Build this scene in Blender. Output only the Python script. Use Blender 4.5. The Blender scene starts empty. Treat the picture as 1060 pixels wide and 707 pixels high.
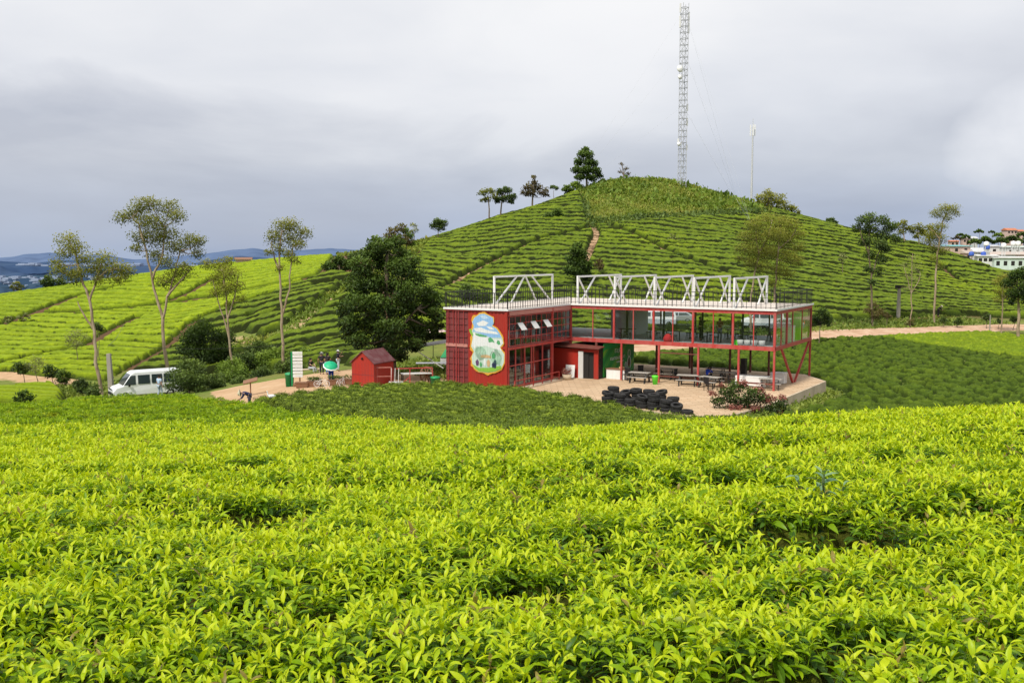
import bpy, math, random
import numpy as np
from mathutils import Vector, Matrix, Euler
R = math.radians
rng = np.random.default_rng(7)
random.seed(7)
scene = bpy.context.scene
COL = scene.collection

# ------------------------------------------------------------------ camera
CAMZ, PITCH, F = 9.26, R(5.17), 1000.0
cam_d = bpy.data.cameras.new('camera')
cam_d.sensor_width = 36.0
cam_d.lens = F / 1060 * 36.0
cam_d.clip_start, cam_d.clip_end = 0.1, 30000
cam = bpy.data.objects.new('camera', cam_d)
COL.objects.link(cam)
cam.location = (0, 0, CAMZ)
cam.rotation_euler = (R(90) - PITCH, 0, 0)
scene.camera = cam
cp_, sp_ = math.cos(PITCH), math.sin(PITCH)

def ray(px, py):
    u, v = (px - 530) / F, (py - 353.5) / F
    return np.array([u, cp_ - v * sp_, -sp_ - v * cp_])
def at(px, py, Y):
    d = ray(px, py); k = Y / d[1]
    return (d[0] * k, Y, CAMZ + d[2] * k)

# ------------------------------------------------------------------ noise
def _h(ix, iy, s):
    a = (ix.astype(np.int64) * 374761393 + iy.astype(np.int64) * 668265263 + s * 974634777) & 0xffffffff
    a = ((a ^ (a >> 13)) * 1274126177) & 0xffffffff
    a = (a ^ (a >> 16)) & 0xffffff
    return a / float(0xffffff)
def vnoise(x, y, s=0):
    ix, iy = np.floor(x), np.floor(y)
    fx, fy = x - ix, y - iy
    fx = fx * fx * (3 - 2 * fx); fy = fy * fy * (3 - 2 * fy)
    a, b, c, d = _h(ix, iy, s), _h(ix + 1, iy, s), _h(ix, iy + 1, s), _h(ix + 1, iy + 1, s)
    return (a * (1 - fx) + b * fx) * (1 - fy) + (c * (1 - fx) + d * fx) * fy
def fbm(x, y, s=0, o=3):
    t, a, n = 0, 1.0, 0
    for k in range(o):
        t = t + a * vnoise(x * 2 ** k, y * 2 ** k, s + k * 17); n += a; a *= .5
    return t / n
def worley(x, y, s=0):
    ix, iy = np.floor(x), np.floor(y)
    d1 = np.full(x.shape, 9.0); d2 = np.full(x.shape, 9.0)
    for i in (-1, 0, 1):
        for j in (-1, 0, 1):
            jx, jy = ix + i, iy + j
            dx = jx + .15 + .7 * _h(jx, jy, s) - x; dy = jy + .15 + .7 * _h(jx, jy, s + 5) - y
            d = np.sqrt(dx * dx + dy * dy)
            d2 = np.minimum(d2, np.maximum(d, d1)); d1 = np.minimum(d1, d)
    return d1, d2
def sstep(a, b, x):
    t = np.clip((x - a) / (b - a), 0, 1); return t * t * (3 - 2 * t)

# ------------------------------------------------------------------ terrain
# (px, py, depth, how far the bare ground lies under the visible surface)
CT = [(-300,707,3.6,.75),(530,707,4.0,.75),(1360,707,3.6,.75),(-200,600,5.6,.75),(530,600,5.8,.75),(1260,600,5.6,.75),
 (-200,505,9.5,.75),(300,500,9.8,.75),(800,496,9.5,.75),(1260,492,9.5,.75),
 (1300,440,15,.75),(1000,440,15,.75),(760,449,15,.75),(550,458,15.5,.75),(300,466,15.5,.75),(0,470,15.5,.75),(-250,470,15,.75),
 (1300,417,23,.75),(1060,420,22,.75),(900,429,21,.75),(760,436.5,20,.75),(640,442,20.5,.75),(540,446,21.5,.75),
 (430,446,25,.75),(250,450,25,.75),(50,450,25,.75),(-250,448,25,.75),
 (430,433,35,.75),(250,434,36,.75),(50,436,36,.75),(-250,436,36,.75),
 (560,434,38,.75),(430,418,47,.75),(250,422,48,.75),(50,425,48,.75),(-250,426,48,.75),
 (560,416,50,.75),(640,426,52,.75),(700,431,53,.6),(430,403,57,.75),(250,412,58,.75),(60,416,62,.75),(-200,418,62,.75),
 (780,455,36,.5),(950,450,38,.5),(1200,440,40,.5),(780,440,50,.2),(950,430,54,.2),(1200,415,56,.2)]
GT = [ # direct (X, Y, z) ground points
 (0,-6,6.9),(-20,-6,6.9),(20,-6,6.9),(0,-40,7),(-60,-40,7),(60,-40,7),(-60,5,6.2),(60,5,6.2),(-70,30,2),(70,30,2.5),
 (6,63,-.15),(0,66,-.15),(10,58.5,-.15),(12,70,-.15),(5,75,-.15),(0,80,-.15),(8,84,-.15),(16,78,-.15),(-6,68,-.1),(-4,76,-.1),
 (15,60,-.5),(20,64,-.8),(25,74,-.9),(22,84,-.6),(35,75,-1.6),(50,80,-1.6),(34,62,-1.6),(60,65,-1.6)]
CT2 = [ # further out, surface points
 (385,400,66,0),(345,400,67,0),(300,401,68,0),(255,407,69,0),(335,387,74,0),(420,388,74,0),(360,383,77,0),(300,390,76,0),
 (150,413,80,0),(180,409,84,0),(90,416,78,0),(0,420,76,.5),(-250,420,78,.5),
 (230,395,86,0),(180,392,94,.4),(60,398,90,.4),(0,402,88,.5),(-250,402,90,.5),
 (330,366,88,.5),(250,366,100,.5),(330,330,108,.5),(250,325,122,.5),(340,292,132,.5),(395,262,150,.5),(385,300,118,.5),(430,330,104,.4),
 (200,352,114,.5),(100,362,110,.5),(0,372,108,.5),(-250,380,108,.5),
 (200,312,146,.5),(100,324,140,.5),(0,336,135,.5),(-250,350,135,.5),
 (340,265,176,.5),(270,270,176,.5),(200,277,174,.5),(120,290,170,.5),(60,298,168,.5),(0,306,165,.5),(-250,322,165,.5),
 (700,363,96,0),(620,365,92,.4),(850,346,112,0),(960,342,117,0),(1060,339,122,0),(1250,337,126,0),(500,330,112,.5),(560,345,104,.4),
 (900,330,122,.3),(1000,327,127,.3),(1250,325,130,.3),(780,334,116,.3),(640,330,114,.5),
 (480,290,134,.5),(560,290,131,.5),(640,290,131,.5),(760,292,134,.5),(860,298,138,.5),(960,305,143,.5),(1040,318,140,.5),
 (470,265,156,.5),(540,250,156,.5),(640,250,156,.5),(760,253,160,.5),(860,265,165,.5),(950,278,170,.5),(1010,296,166,.5),
 (452,249,174,.5),(520,223,188,.5),(590,201,199,.5),(640,212,186,.3),(700,210,192,.3),(630,188,206,0),(690,187,212,0),(740,201,216,.3),
 (790,214,216,.5),(870,238,211,.5),(940,251,205,.5),(990,264,200,.5),(1035,284,186,.5),(1060,300,172,.5),
 (1000,268,300,0),(1040,277,300,0),(1110,282,300,0),(1000,257,380,0),(1060,262,380,0),(1180,262,380,0),
 (985,246,470,0),(1030,241,480,0),(1060,238,480,0),(1180,235,480,0)]
GT2 = [(-70,215,-6),(-35,215,0),(-10,225,2),(30,240,23),(60,245,14),(85,235,4),(100,230,-2),(-110,215,-14),(-160,215,-20),(-60,300,-45),
 (0,300,-20),(50,300,-5),(-150,300,-50),(-120,420,-85),(0,420,-60),(90,420,-20),(-200,520,-105),(0,520,-90),(120,560,-20),(260,560,-10),
 (-60,188,6.0),(-40,188,8.2),(-85,188,2.5),(-200,100,-5),(200,100,-2),(-200,-40,0),(200,-40,0),(200,300,2),(160,200,-2)]
PTS = [(*at(a, b, c)[:2], at(a, b, c)[2] - d) for a, b, c, d in CT + CT2] + GT + GT2
PTS = np.array(PTS)
def _phi(r2): return -np.sqrt(r2 + 9.0)
_n = len(PTS)
_d2 = ((PTS[:, None, :2] - PTS[None, :, :2]) ** 2).sum(-1)
_K = np.zeros((_n + 3, _n + 3)); _K[:_n, :_n] = _phi(_d2) + np.eye(_n) * .15
_K[:_n, _n] = 1; _K[:_n, _n + 1:] = PTS[:, :2]; _K[_n:, :_n] = _K[:_n, _n:].T
_w = np.linalg.solve(_K, np.concatenate([PTS[:, 2], [0, 0, 0]]))

# the cafe's own axes: A runs along the wing, B runs back
TH = R(-31.0)
C0 = np.array([-.33, 65.1]); AX = np.array([math.cos(TH), math.sin(TH)]); BX = np.array([-AX[1], AX[0]])
def P(a, b): q = C0 + AX * a + BX * b; return (float(q[0]), float(q[1]))
TERR_AB = [(-.6,-.5),(2,-.1),(6,-1.6),(10,-2.6),(14,-3.4),(16.2,-2.6),(17,3),(17.4,16.3),(15,19.6),(-6,19.6),(-6.3,-.5)]
TERR = [P(a, b) for a, b in TERR_AB]

def inpoly(x, y, poly):
    ins = np.zeros(np.shape(x), bool); n = len(poly)
    for i in range(n):
        x0, y0 = poly[i]; x1, y1 = poly[(i + 1) % n]
        c = ((y0 > y) != (y1 > y)) & (x < (x1 - x0) * (y - y0) / ((y1 - y0) if y1 != y0 else 1e-9) + x0)
        ins ^= c
    return ins
def dpoly(x, y, line, closed=False):
    d = np.full(np.shape(x), 1e9); n = len(line)
    for i in range(n if closed else n - 1):
        x0, y0 = line[i]; x1, y1 = line[(i + 1) % n]
        vx, vy = x1 - x0, y1 - y0; L = vx * vx + vy * vy + 1e-9
        t = np.clip(((x - x0) * vx + (y - y0) * vy) / L, 0, 1)
        d = np.minimum(d, np.hypot(x - x0 - t * vx, y - y0 - t * vy))
    return d
def H(x, y):
    x = np.asarray(x, float); y = np.asarray(y, float); sh = x.shape
    x = x.ravel(); y = y.ravel(); out = np.empty(x.size)
    for s in range(0, x.size, 60000):
        xs, ys = x[s:s + 60000], y[s:s + 60000]
        r2 = (xs[:, None] - PTS[None, :, 0]) ** 2 + (ys[:, None] - PTS[None, :, 1]) ** 2
        z = _phi(r2) @ _w[:_n] + _w[_n] + _w[_n + 1] * xs + _w[_n + 2] * ys
        out[s:s + 60000] = z
    r = np.hypot(x, y); k = sstep(430, 800, r)
    out = out * (1 - k) + (-110) * k
    kb = sstep(60, 160, -y); out = out * (1 - kb) + 5 * kb
    near = (np.abs(x - 6) < 26) & (np.abs(y - 70) < 26)
    if near.any():
        xn, yn = x[near], y[near]
        d = dpoly(xn, yn, TERR, True); d[inpoly(xn, yn, TERR)] = 0
        k = 1 - sstep(.1, 1.6, d)
        out[near] = out[near] * (1 - k) + np.minimum(out[near], -.2) * k
    return out.reshape(sh)
def hz(x, y): return float(H(np.array([x]), np.array([y]))[0])
_rs = np.concatenate([np.arange(2.5, 60, .1), np.arange(60, 560, .35)])
def hit(px, py, lift=0.0):
    d = ray(px, py); X, Y, Z = d[0] * _rs, d[1] * _rs, CAMZ + d[2] * _rs
    g = Z - H(X, Y) - lift
    i = np.argmax(g < 0)
    if not (g < 0).any(): return None
    return (float(X[i]), float(Y[i]), float(Z[i]))
def hitp(pts, lift=0.0):
    o = []
    for a, b in pts:
        q = hit(a, b, lift)
        if q: o.append((q[0], q[1]))
        else: print('MISS', a, b)
    return o

# ------------------------------------------------------------------ object helpers
def tag(o, label=None, cat=None, group=None, kind=None):
    if label: o['label'] = label
    if cat: o['category'] = cat
    if group: o['group'] = group
    if kind: o['kind'] = kind
    return o
def empty(name, loc, rz=0.0, label=None, cat=None, group=None):
    o = bpy.data.objects.new(name, None); COL.objects.link(o)
    o.empty_display_size = .3
    o.location = loc; o.rotation_euler = (0, 0, rz)
    return tag(o, label, cat, group)
def link(name, me, mat=None, parent=None):
    if mat is not None and not me.materials: me.materials.append(mat)
    o = bpy.data.objects.new(name, me); COL.objects.link(o)
    if parent is not None: o.parent = parent
    return o
def mesh_np(name, V, Fq, attrs=None, smooth=True):
    """V (n,3), Fq (m,k) index array"""
    me = bpy.data.meshes.new(name)
    V = np.ascontiguousarray(V, np.float32); Fq = np.ascontiguousarray(Fq, np.int32)
    k = Fq.shape[1]
    me.vertices.add(len(V)); me.vertices.foreach_set('co', V.ravel())
    me.loops.add(Fq.size); me.loops.foreach_set('vertex_index', Fq.ravel())
    me.polygons.add(len(Fq)); me.polygons.foreach_set('loop_start', np.arange(0, Fq.size, k, dtype=np.int32))
    me.polygons.foreach_set('use_smooth', np.full(len(Fq), smooth))
    me.update(calc_edges=True)
    for n, (t, a) in (attrs or {}).items():
        at_ = me.attributes.new(n, t, 'POINT')
        a = np.ascontiguousarray(a, np.int32 if t == 'INT' else np.float32)
        at_.data.foreach_set('vector' if t == 'FLOAT_VECTOR' else 'value', a.ravel())
    return me
class MB:
    def __init__(s): s.v = []; s.f = []; s.sm = []
    def add(s, vs, fs, smooth=False):
        n = len(s.v); s.v += [tuple(map(float, v)) for v in vs]
        s.f += [tuple(i + n for i in f) for f in fs]; s.sm += [smooth] * len(fs); return s
    def box(s, x0, x1, y0, y1, z0, z1, M=None):
        vs = [(x, y, z) for z in (z0, z1) for y in (y0, y1) for x in (x0, x1)]
        if M is not None: vs = [M @ Vector(v) for v in vs]
        return s.add(vs, [(0,2,3,1),(4,5,7,6),(0,1,5,4),(1,3,7,5),(3,2,6,7),(2,0,4,6)])
    def rbox(s, x0, x1, y0, y1, z0, z1, r=.02, M=None):
        """box with chamfered edges"""
        bm = __import__('bmesh').new()
        vs = [bm.verts.new((x, y, z)) for z in (z0, z1) for y in (y0, y1) for x in (x0, x1)]
        for f in [(0,2,3,1),(4,5,7,6),(0,1,5,4),(1,3,7,5),(3,2,6,7),(2,0,4,6)]: bm.faces.new([vs[i] for i in f])
        __import__('bmesh').ops.bevel(bm, geom=bm.edges[:], offset=r, segments=2, affect='EDGES', profile=.6)
        bm.verts.index_update()
        vv = [M @ v.co if M is not None else v.co.copy() for v in bm.verts]
        s.add(vv, [tuple(v.index for v in f.verts) for f in bm.faces]); bm.free(); return s
    def tube(s, p, q, r0, r1=None, n=8, caps=True):
        r1 = r0 if r1 is None else r1
        p, q = Vector(p), Vector(q); d = (q - p)
        if d.length < 1e-6: return s
        d.normalize(); a = d.orthogonal().normalized(); b = d.cross(a)
        vs = []
        for c, r in ((p, r0), (q, r1)):
            vs += [c + (a * math.cos(2 * math.pi * i / n) + b * math.sin(2 * math.pi * i / n)) * r for i in range(n)]
        fs = [(i, (i + 1) % n, n + (i + 1) % n, n + i) for i in range(n)]
        s.add(vs, fs, n > 5)
        if caps: s.add([vs[i] for i in range(n)], [tuple(range(n))[::-1]]); s.add([vs[n + i] for i in range(n)], [tuple(range(n))])
        return s
    def bar(s, p, q, w, h=None, up=(0, 0, 1)):
        """square bar from p to q"""
        h = w if h is None else h
        p, q = Vector(p), Vector(q); d = (q - p).normalized(); up = Vector(up)
        if abs(d.dot(up)) > .95: up = Vector((0, 1, 0))
        a = d.cross(up).normalized() * w / 2; b = a.cross(d).normalized() * h / 2
        vs = [c + i * a + j * b for c in (p, q) for i, j in ((-1,-1),(1,-1),(1,1),(-1,1))]
        return s.add(vs, [(0,1,2,3),(7,6,5,4),(0,4,5,1),(1,5,6,2),(2,6,7,3),(3,7,4,0)])
    def lathe(s, prof, c=(0, 0, 0), n=16, sx=1, sy=1, M=None):
        vs = []
        for r, z in prof:
            vs += [Vector((c[0] + r * sx * math.cos(2 * math.pi * i / n), c[1] + r * sy * math.sin(2 * math.pi * i / n), c[2] + z)) for i in range(n)]
        if M is not None: vs = [M @ v for v in vs]
        fs = [(k * n + i, k * n + (i + 1) % n, (k + 1) * n + (i + 1) % n, (k + 1) * n + i) for k in range(len(prof) - 1) for i in range(n)]
        s.add(vs, fs, True)
        return s
    def prism(s, poly, z0, z1, M=None):
        n = len(poly); vs = [Vector((x, y, z0)) for x, y in poly] + [Vector((x, y, z1)) for x, y in poly]
        if M is not None: vs = [M @ v for v in vs]
        return s.add(vs, [tuple(range(n))[::-1], tuple(range(n, 2 * n))] + [(i, (i + 1) % n, n + (i + 1) % n, n + i) for i in range(n)])
    def build(s, name, mat, parent=None):
        me = bpy.data.meshes.new(name); me.from_pydata(s.v, [], s.f)
        me.polygons.foreach_set('use_smooth', s.sm); me.update()
        bm = __import__('bmesh').new(); bm.from_mesh(me); __import__('bmesh').ops.recalc_face_normals(bm, faces=bm.faces); bm.to_mesh(me); bm.free()
        return link(name, me, mat, parent)
def copy_tree(o, parent=None):
    c = o.copy(); COL.objects.link(c); c.parent = parent
    for ch in list(o.children): copy_tree(ch, c)
    return c

# ------------------------------------------------------------------ materials
def nt(name):
    m = bpy.data.materials.new(name); m.use_nodes = True
    t = m.node_tree; t.nodes.clear()
    out = t.nodes.new('ShaderNodeOutputMaterial')
    return m, t, out
def N(t, typ, **kw):
    n = t.nodes.new(typ)
    for k, v in kw.items():
        if k.startswith('i_'):
            key = k[2:].replace('_', ' ')
            n.inputs[int(key) if key.isdigit() else key].default_value = v
        else: setattr(n, k, v)
    return n
def ramp(t, fac, stops, interp='LINEAR'):
    r = t.nodes.new('ShaderNodeValToRGB'); e = r.color_ramp.elements; r.color_ramp.interpolation = interp
    while len(e) < len(stops): e.new(.5)
    for i, (p, c) in enumerate(stops):
        e[i].position = p; e[i].color = (*c, 1) if len(c) == 3 else c
    t.links.new(fac, r.inputs[0]); return r.outputs[0]
def mixc(t, fac, a, b, mode='MIX'):
    m = t.nodes.new('ShaderNodeMix'); m.data_type = 'RGBA'; m.blend_type = mode
    for sock, v in ((m.inputs[0], fac), (m.inputs[6], a), (m.inputs[7], b)):
        if hasattr(v, 'links') or isinstance(v, bpy.types.NodeSocket): t.links.new(v, sock)
        elif isinstance(v, (int, float)): sock.default_value = v
        else: sock.default_value = (*v, 1) if len(v) == 3 else v
    return m.outputs[2]
def math_(t, op, a, b=0.0):
    m = t.nodes.new('ShaderNodeMath'); m.operation = op
    for sock, v in ((m.inputs[0], a), (m.inputs[1], b)):
        if isinstance(v, bpy.types.NodeSocket): t.links.new(v, sock)
        else: sock.default_value = v
    return m.outputs[0]
def noise(t, scale, detail=4, rough=.6, vec=None, dist=0.0):
    n = N(t, 'ShaderNodeTexNoise'); n.inputs['Scale'].default_value = scale; n.inputs['Detail'].default_value = detail
    n.inputs['Roughness'].default_value = rough; n.inputs['Distortion'].default_value = dist
    if vec is not None: t.links.new(vec, n.inputs['Vector'])
    return n.outputs[0]
def objvec(t): return N(t, 'ShaderNodeTexCoord').outputs['Object']
def bsdf(t, out, col, rough=.6, metal=0.0, spec=.5, normal=None, alpha=None):
    b = N(t, 'ShaderNodeBsdfPrincipled')
    for key, v in (('Base Color', col), ('Roughness', rough), ('Metallic', metal), ('Specular IOR Level', spec)):
        if isinstance(v, bpy.types.NodeSocket): t.links.new(v, b.inputs[key])
        else: b.inputs[key].default_value = (*v, 1) if isinstance(v, tuple) else v
    if normal is not None: t.links.new(normal, b.inputs['Normal'])
    t.links.new(b.outputs[0], out.inputs[0]); return b
def bump(t, h, strength=.3, dist=.02):
    b = N(t, 'ShaderNodeBump'); b.inputs['Strength'].default_value = strength; b.inputs['Distance'].default_value = dist
    t.links.new(h, b.inputs['Height']); return b.outputs[0]
def paint(name, col, rough=.55, dirt=.35, dscale=3.0, dcol=(.18,.13,.09), metal=0.0, bumps=.15):
    """weathered painted surface: colour broken by streaks and grime"""
    m, t, out = nt(name); v = objvec(t)
    mp = N(t, 'ShaderNodeMapping'); mp.inputs['Scale'].default_value = (1, 1, .35); t.links.new(v, mp.inputs[0])
    n1 = noise(t, dscale, 6, .65, mp.outputs[0]); n2 = noise(t, dscale * 6, 3, .6, v)
    c = mixc(t, ramp(t, n1, [(.38, (0,0,0)), (.75, (dirt,)*3)]), col, dcol)
    c = mixc(t, ramp(t, n2, [(.3, (.0,)*3), (.8, (.25,)*3)]), c, tuple(min(1, x * 1.3 + .02) for x in col))
    bsdf(t, out, c, rough, metal, .4, bump(t, n2, bumps, .01)); return m
def flat(name, col, rough=.6, metal=0.0, spec=.4):
    m, t, out = nt(name); v = objvec(t)
    n1 = noise(t, 9, 4, .6, v)
    c = mixc(t, ramp(t, n1, [(.3, (0,)*3), (.8, (.3,)*3)]), col, tuple(x * .7 for x in col))
    bsdf(t, out, c, rough, metal, spec); return m
def glass(name, tint=(.75,.85,.85), a=.25):
    m, t, out = nt(name)
    tr = N(t, 'ShaderNodeBsdfTransparent'); tr.inputs[0].default_value = (*tint, 1)
    gl = N(t, 'ShaderNodeBsdfGlossy'); gl.inputs['Roughness'].default_value = .05; gl.inputs[0].default_value = (.9,.95,1,1)
    lw = N(t, 'ShaderNodeLayerWeight'); lw.inputs[0].default_value = .5
    f2 = math_(t, 'ADD', math_(t, 'MULTIPLY', math_(t, 'POWER', lw.outputs['Facing'], 4.0), .55), .04 + a * .3)
    mx = N(t, 'ShaderNodeMixShader'); t.links.new(f2, mx.inputs[0]); t.links.new(tr.outputs[0], mx.inputs[1]); t.links.new(gl.outputs[0], mx.inputs[2])
    t.links.new(mx.outputs[0], out.inputs[0]); return m

def leafmat(name, cols, trans=.3, rough=.45, spec=.5, attr='tone', rnd=.35, brown=False):
    """cols: dark -> light; picked by the 'tone' attribute and a per-instance / per-place variation"""
    m, t, out = nt(name)
    a = N(t, 'ShaderNodeAttribute', attribute_name=attr).outputs['Fac']
    oi = N(t, 'ShaderNodeObjectInfo').outputs['Random']
    f = math_(t, 'ADD', a, math_(t, 'MULTIPLY', math_(t, 'SUBTRACT', oi, .5), rnd))
    k = len(cols) - 1
    c = ramp(t, f, [(i / k, cc) for i, cc in enumerate(cols)])
    if brown: c = mixc(t, ramp(t, math_(t, 'FRACT', math_(t, 'MULTIPLY', oi, 37.7)), [(.965, (0,)*3), (.975, (.85,)*3)]), c, (.26,.17,.06))
    b = N(t, 'ShaderNodeBsdfPrincipled'); t.links.new(c, b.inputs['Base Color'])
    b.inputs['Roughness'].default_value = rough; b.inputs['Specular IOR Level'].default_value = spec
    tl = N(t, 'ShaderNodeBsdfTranslucent')
    t.links.new(mixc(t, .5, c, mixc(t, 1.0, c, (1.0,1.0,.3), 'MULTIPLY')), tl.inputs[0])
    mx = N(t, 'ShaderNodeMixShader'); mx.inputs[0].default_value = trans
    t.links.new(b.outputs[0], mx.inputs[1]); t.links.new(tl.outputs[0], mx.inputs[2]); t.links.new(mx.outputs[0], out.inputs[0])
    return m
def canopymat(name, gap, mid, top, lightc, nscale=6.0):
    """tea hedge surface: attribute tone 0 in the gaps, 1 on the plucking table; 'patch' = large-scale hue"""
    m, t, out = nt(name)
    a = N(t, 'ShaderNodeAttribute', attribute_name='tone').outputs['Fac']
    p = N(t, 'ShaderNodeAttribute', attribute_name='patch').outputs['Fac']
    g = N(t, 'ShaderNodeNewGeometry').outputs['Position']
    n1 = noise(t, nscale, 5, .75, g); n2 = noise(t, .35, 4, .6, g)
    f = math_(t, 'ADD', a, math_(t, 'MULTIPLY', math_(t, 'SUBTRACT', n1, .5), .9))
    c = ramp(t, f, [(.05, gap), (.45, mid), (.85, top), (1.0, lightc)])  # dark gap end paints the shade between the hedges and on their flanks
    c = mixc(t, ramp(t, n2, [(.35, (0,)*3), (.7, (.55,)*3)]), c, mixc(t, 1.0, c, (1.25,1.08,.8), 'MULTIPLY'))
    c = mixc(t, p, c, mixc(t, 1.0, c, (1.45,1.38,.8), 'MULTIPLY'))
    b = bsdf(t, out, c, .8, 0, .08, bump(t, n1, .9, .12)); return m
# ------------------------------------------------------------------ world and sun
SUN_AZ, SUN_EL = R(215), R(52)
w = bpy.data.worlds.new('World'); scene.world = w; w.use_nodes = True
t = w.node_tree; t.nodes.clear()
wo = N(t, 'ShaderNodeOutputWorld'); bg = N(t, 'ShaderNodeBackground'); t.links.new(bg.outputs[0], wo.inputs[0])
sky = N(t, 'ShaderNodeTexSky', sky_type='NISHITA', sun_disc=False); sky.sun_elevation = SUN_EL; sky.sun_rotation = SUN_AZ
sky.altitude = 1500; sky.air_density = 1.0; sky.dust_density = 1.5
tc = N(t, 'ShaderNodeTexCoord').outputs['Generated']
sep = N(t, 'ShaderNodeSeparateXYZ'); t.links.new(tc, sep.inputs[0])
elev = sep.outputs['Z']
# cloud layer: overhead plane projection, so the banks flatten towards the horizon
den = math_(t, 'ADD', math_(t, 'ABSOLUTE', elev), .16)
cx, cy = math_(t, 'DIVIDE', sep.outputs['X'], den), math_(t, 'DIVIDE', sep.outputs['Y'], den)
cb = N(t, 'ShaderNodeCombineXYZ'); t.links.new(cx, cb.inputs[0]); t.links.new(cy, cb.inputs[1])
n1 = noise(t, .55, 6, .5, cb.outputs[0], .25)
mp = N(t, 'ShaderNodeMapping'); mp.inputs['Scale'].default_value = (1, 1, 3.2); mp.inputs['Location'].default_value = (.25, 0, .4); t.links.new(tc, mp.inputs[0])
n2 = noise(t, 2.1, 6, .5, mp.outputs[0], .3)
base = ramp(t, elev, [(0.0, (.38,.46,.63)), (.04, (.50,.56,.70)), (.09, (.72,.745,.80)), (.16, (.87,.88,.91)), (.28, (.98,.98,.985)), (1.0, (.88,.89,.92))])
cf = math_(t, 'ADD', math_(t, 'MULTIPLY', n1, .5), math_(t, 'MULTIPLY', n2, .5))
shade = ramp(t, cf, [(.34, (.74,.755,.80)), (.46, (.90,.91,.935)), (.56, (1.03,1.025,1.02)), (.70, (1.09,1.085,1.07))])
cloud = mixc(t, 1.0, base, shade, 'MULTIPLY')
# the dark rain bank low on the left, ragged edged
e1 = math_(t, 'MULTIPLY', math_(t, 'POWER', math_(t, 'ABSOLUTE', math_(t, 'SUBTRACT', elev, .085)), 2.0), 95)
bk = math_(t, 'SUBTRACT', math_(t, 'ADD', math_(t, 'MULTIPLY', math_(t, 'SUBTRACT', noise(t, 3.2, 6, .55, mp.outputs[0], .4), .5), 2.4), .62), math_(t, 'ADD', e1, math_(t, 'MULTIPLY', math_(t, 'ADD', sep.outputs['X'], .22), .9)))
cloud = mixc(t, ramp(t, bk, [(.1, (0,)*3), (.9, (.62,)*3)]), cloud, (.42,.45,.54))
# the lit puffs low on the right
dx = math_(t, 'SUBTRACT', sep.outputs['X'], .475)
puff = math_(t, 'SUBTRACT', math_(t, 'MULTIPLY', math_(t, 'SUBTRACT', noise(t, 5.5, 5, .55, tc, .3), .5), 1.5),
             math_(t, 'ADD', math_(t, 'MULTIPLY', math_(t, 'MULTIPLY', dx, dx), 90), math_(t, 'MULTIPLY', math_(t, 'POWER', math_(t, 'ABSOLUTE', math_(t, 'SUBTRACT', elev, .1)), 2.0), 120)))
pf = ramp(t, math_(t, 'ADD', puff, .62), [(.34, (0,)*3), (.74, (.72,)*3)])
cloud = mixc(t, pf, cloud, (.90,.91,.95))
skys = mixc(t, 1.0, sky.outputs[0], (.1,.1,.1), 'MULTIPLY')
fin = mixc(t, .93, skys, cloud)
t.links.new(fin, bg.inputs[0]); bg.inputs[1].default_value = 1.0
sd = bpy.data.lights.new('sun', 'SUN'); sd.energy = 3.9; sd.angle = R(7); sd.color = (1, .95, .84)
so = bpy.data.objects.new('sun', sd); COL.objects.link(so); so.location = (0, -20, 60)
# light comes from behind and to the left of the camera
sv = Vector((math.sin(SUN_AZ) * math.cos(SUN_EL), math.cos(SUN_AZ) * math.cos(SUN_EL), math.sin(SUN_EL)))
so.rotation_euler = sv.to_track_quat('Z', 'Y').to_euler()
scene.view_settings.view_transform = 'Standard'; scene.view_settings.look = 'None'; scene.view_settings.exposure = 0
scene.cycles.max_bounces = 6; scene.cycles.transparent_max_bounces = 12; scene.cycles.use_denoising = True
scene.cycles.diffuse_bounces = 3; scene.cycles.glossy_bounces = 2; scene.cycles.transmission_bounces = 2
scene.cycles.use_adaptive_sampling = True; scene.cycles.adaptive_threshold = .02

# ------------------------------------------------------------------ regions (plan polygons)
def ext(px, Y): return ((px - 530) / F * Y, Y)
ROADPX = [(560,366),(640,362),(700,358.5),(780,352),(850,346.5),(900,344),(960,342),(1010,340.5),(1060,339),(1130,338)]
ROAD = hitp(ROADPX)
LB1 = [(110,396),(127,388),(161,369),(200,335),(238,318),(290,302),(330,286),(342,274)]
POLY_LEFT = hitp([(-140,388),(0,386),(60,393)] + LB1) + [ext(348,186), ext(250,190), ext(120,184), ext(0,178), ext(-140,172)]
POLY_TERR = hitp([(118,396),(161,372),(200,338),(238,320),(290,304),(330,288),(352,283),(385,292),(398,305),(402,330),(402,372),(380,381),(335,378),(300,384),(230,388)])
POLY_HILL = hitp([(402,372),(470,370),(520,353),(640,347),(780,341),(850,336),(900,332),(1000,328),(1150,329)]) + [ext(1150,200), ext(1000,216), ext(870,226), ext(800,230), ext(700,238), ext(560,216), ext(500,203), ext(446,186)] + hitp([(436,258),(418,290),(405,305),(404,330)])
POLY_CAP = hitp([(612,236),(640,232),(700,228),(740,225),(793,223)]) + [ext(812,262), ext(575,262)] + hitp([(605,205)])
POLY_RIGHT = hitp([(600,371),(640,369),(720,363.5),(780,358),(850,352),(960,347),(1060,343),(1200,342)]) + [ext(1200,50), (13.6,51), P(17.8,-2.5), P(18.2,4), P(18.4,17.6), P(14,20.8), P(-3,20.8)]
POLY_BRIGHT = hitp([(905,350),(960,347.5),(1060,343.5),(1200,342.5),(1200,388),(1060,373),(1010,367),(950,358)])
BND = [ext(236,62), ext(270,56), ext(300,50), ext(350,43), ext(400,36), ext(470,28), ext(540,24.5), ext(770,24.5)]
BACKL = [ext(232,60.5)] + hitp([(190,411),(150,415),(100,417),(60,420),(0,423),(-80,425)])
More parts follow.
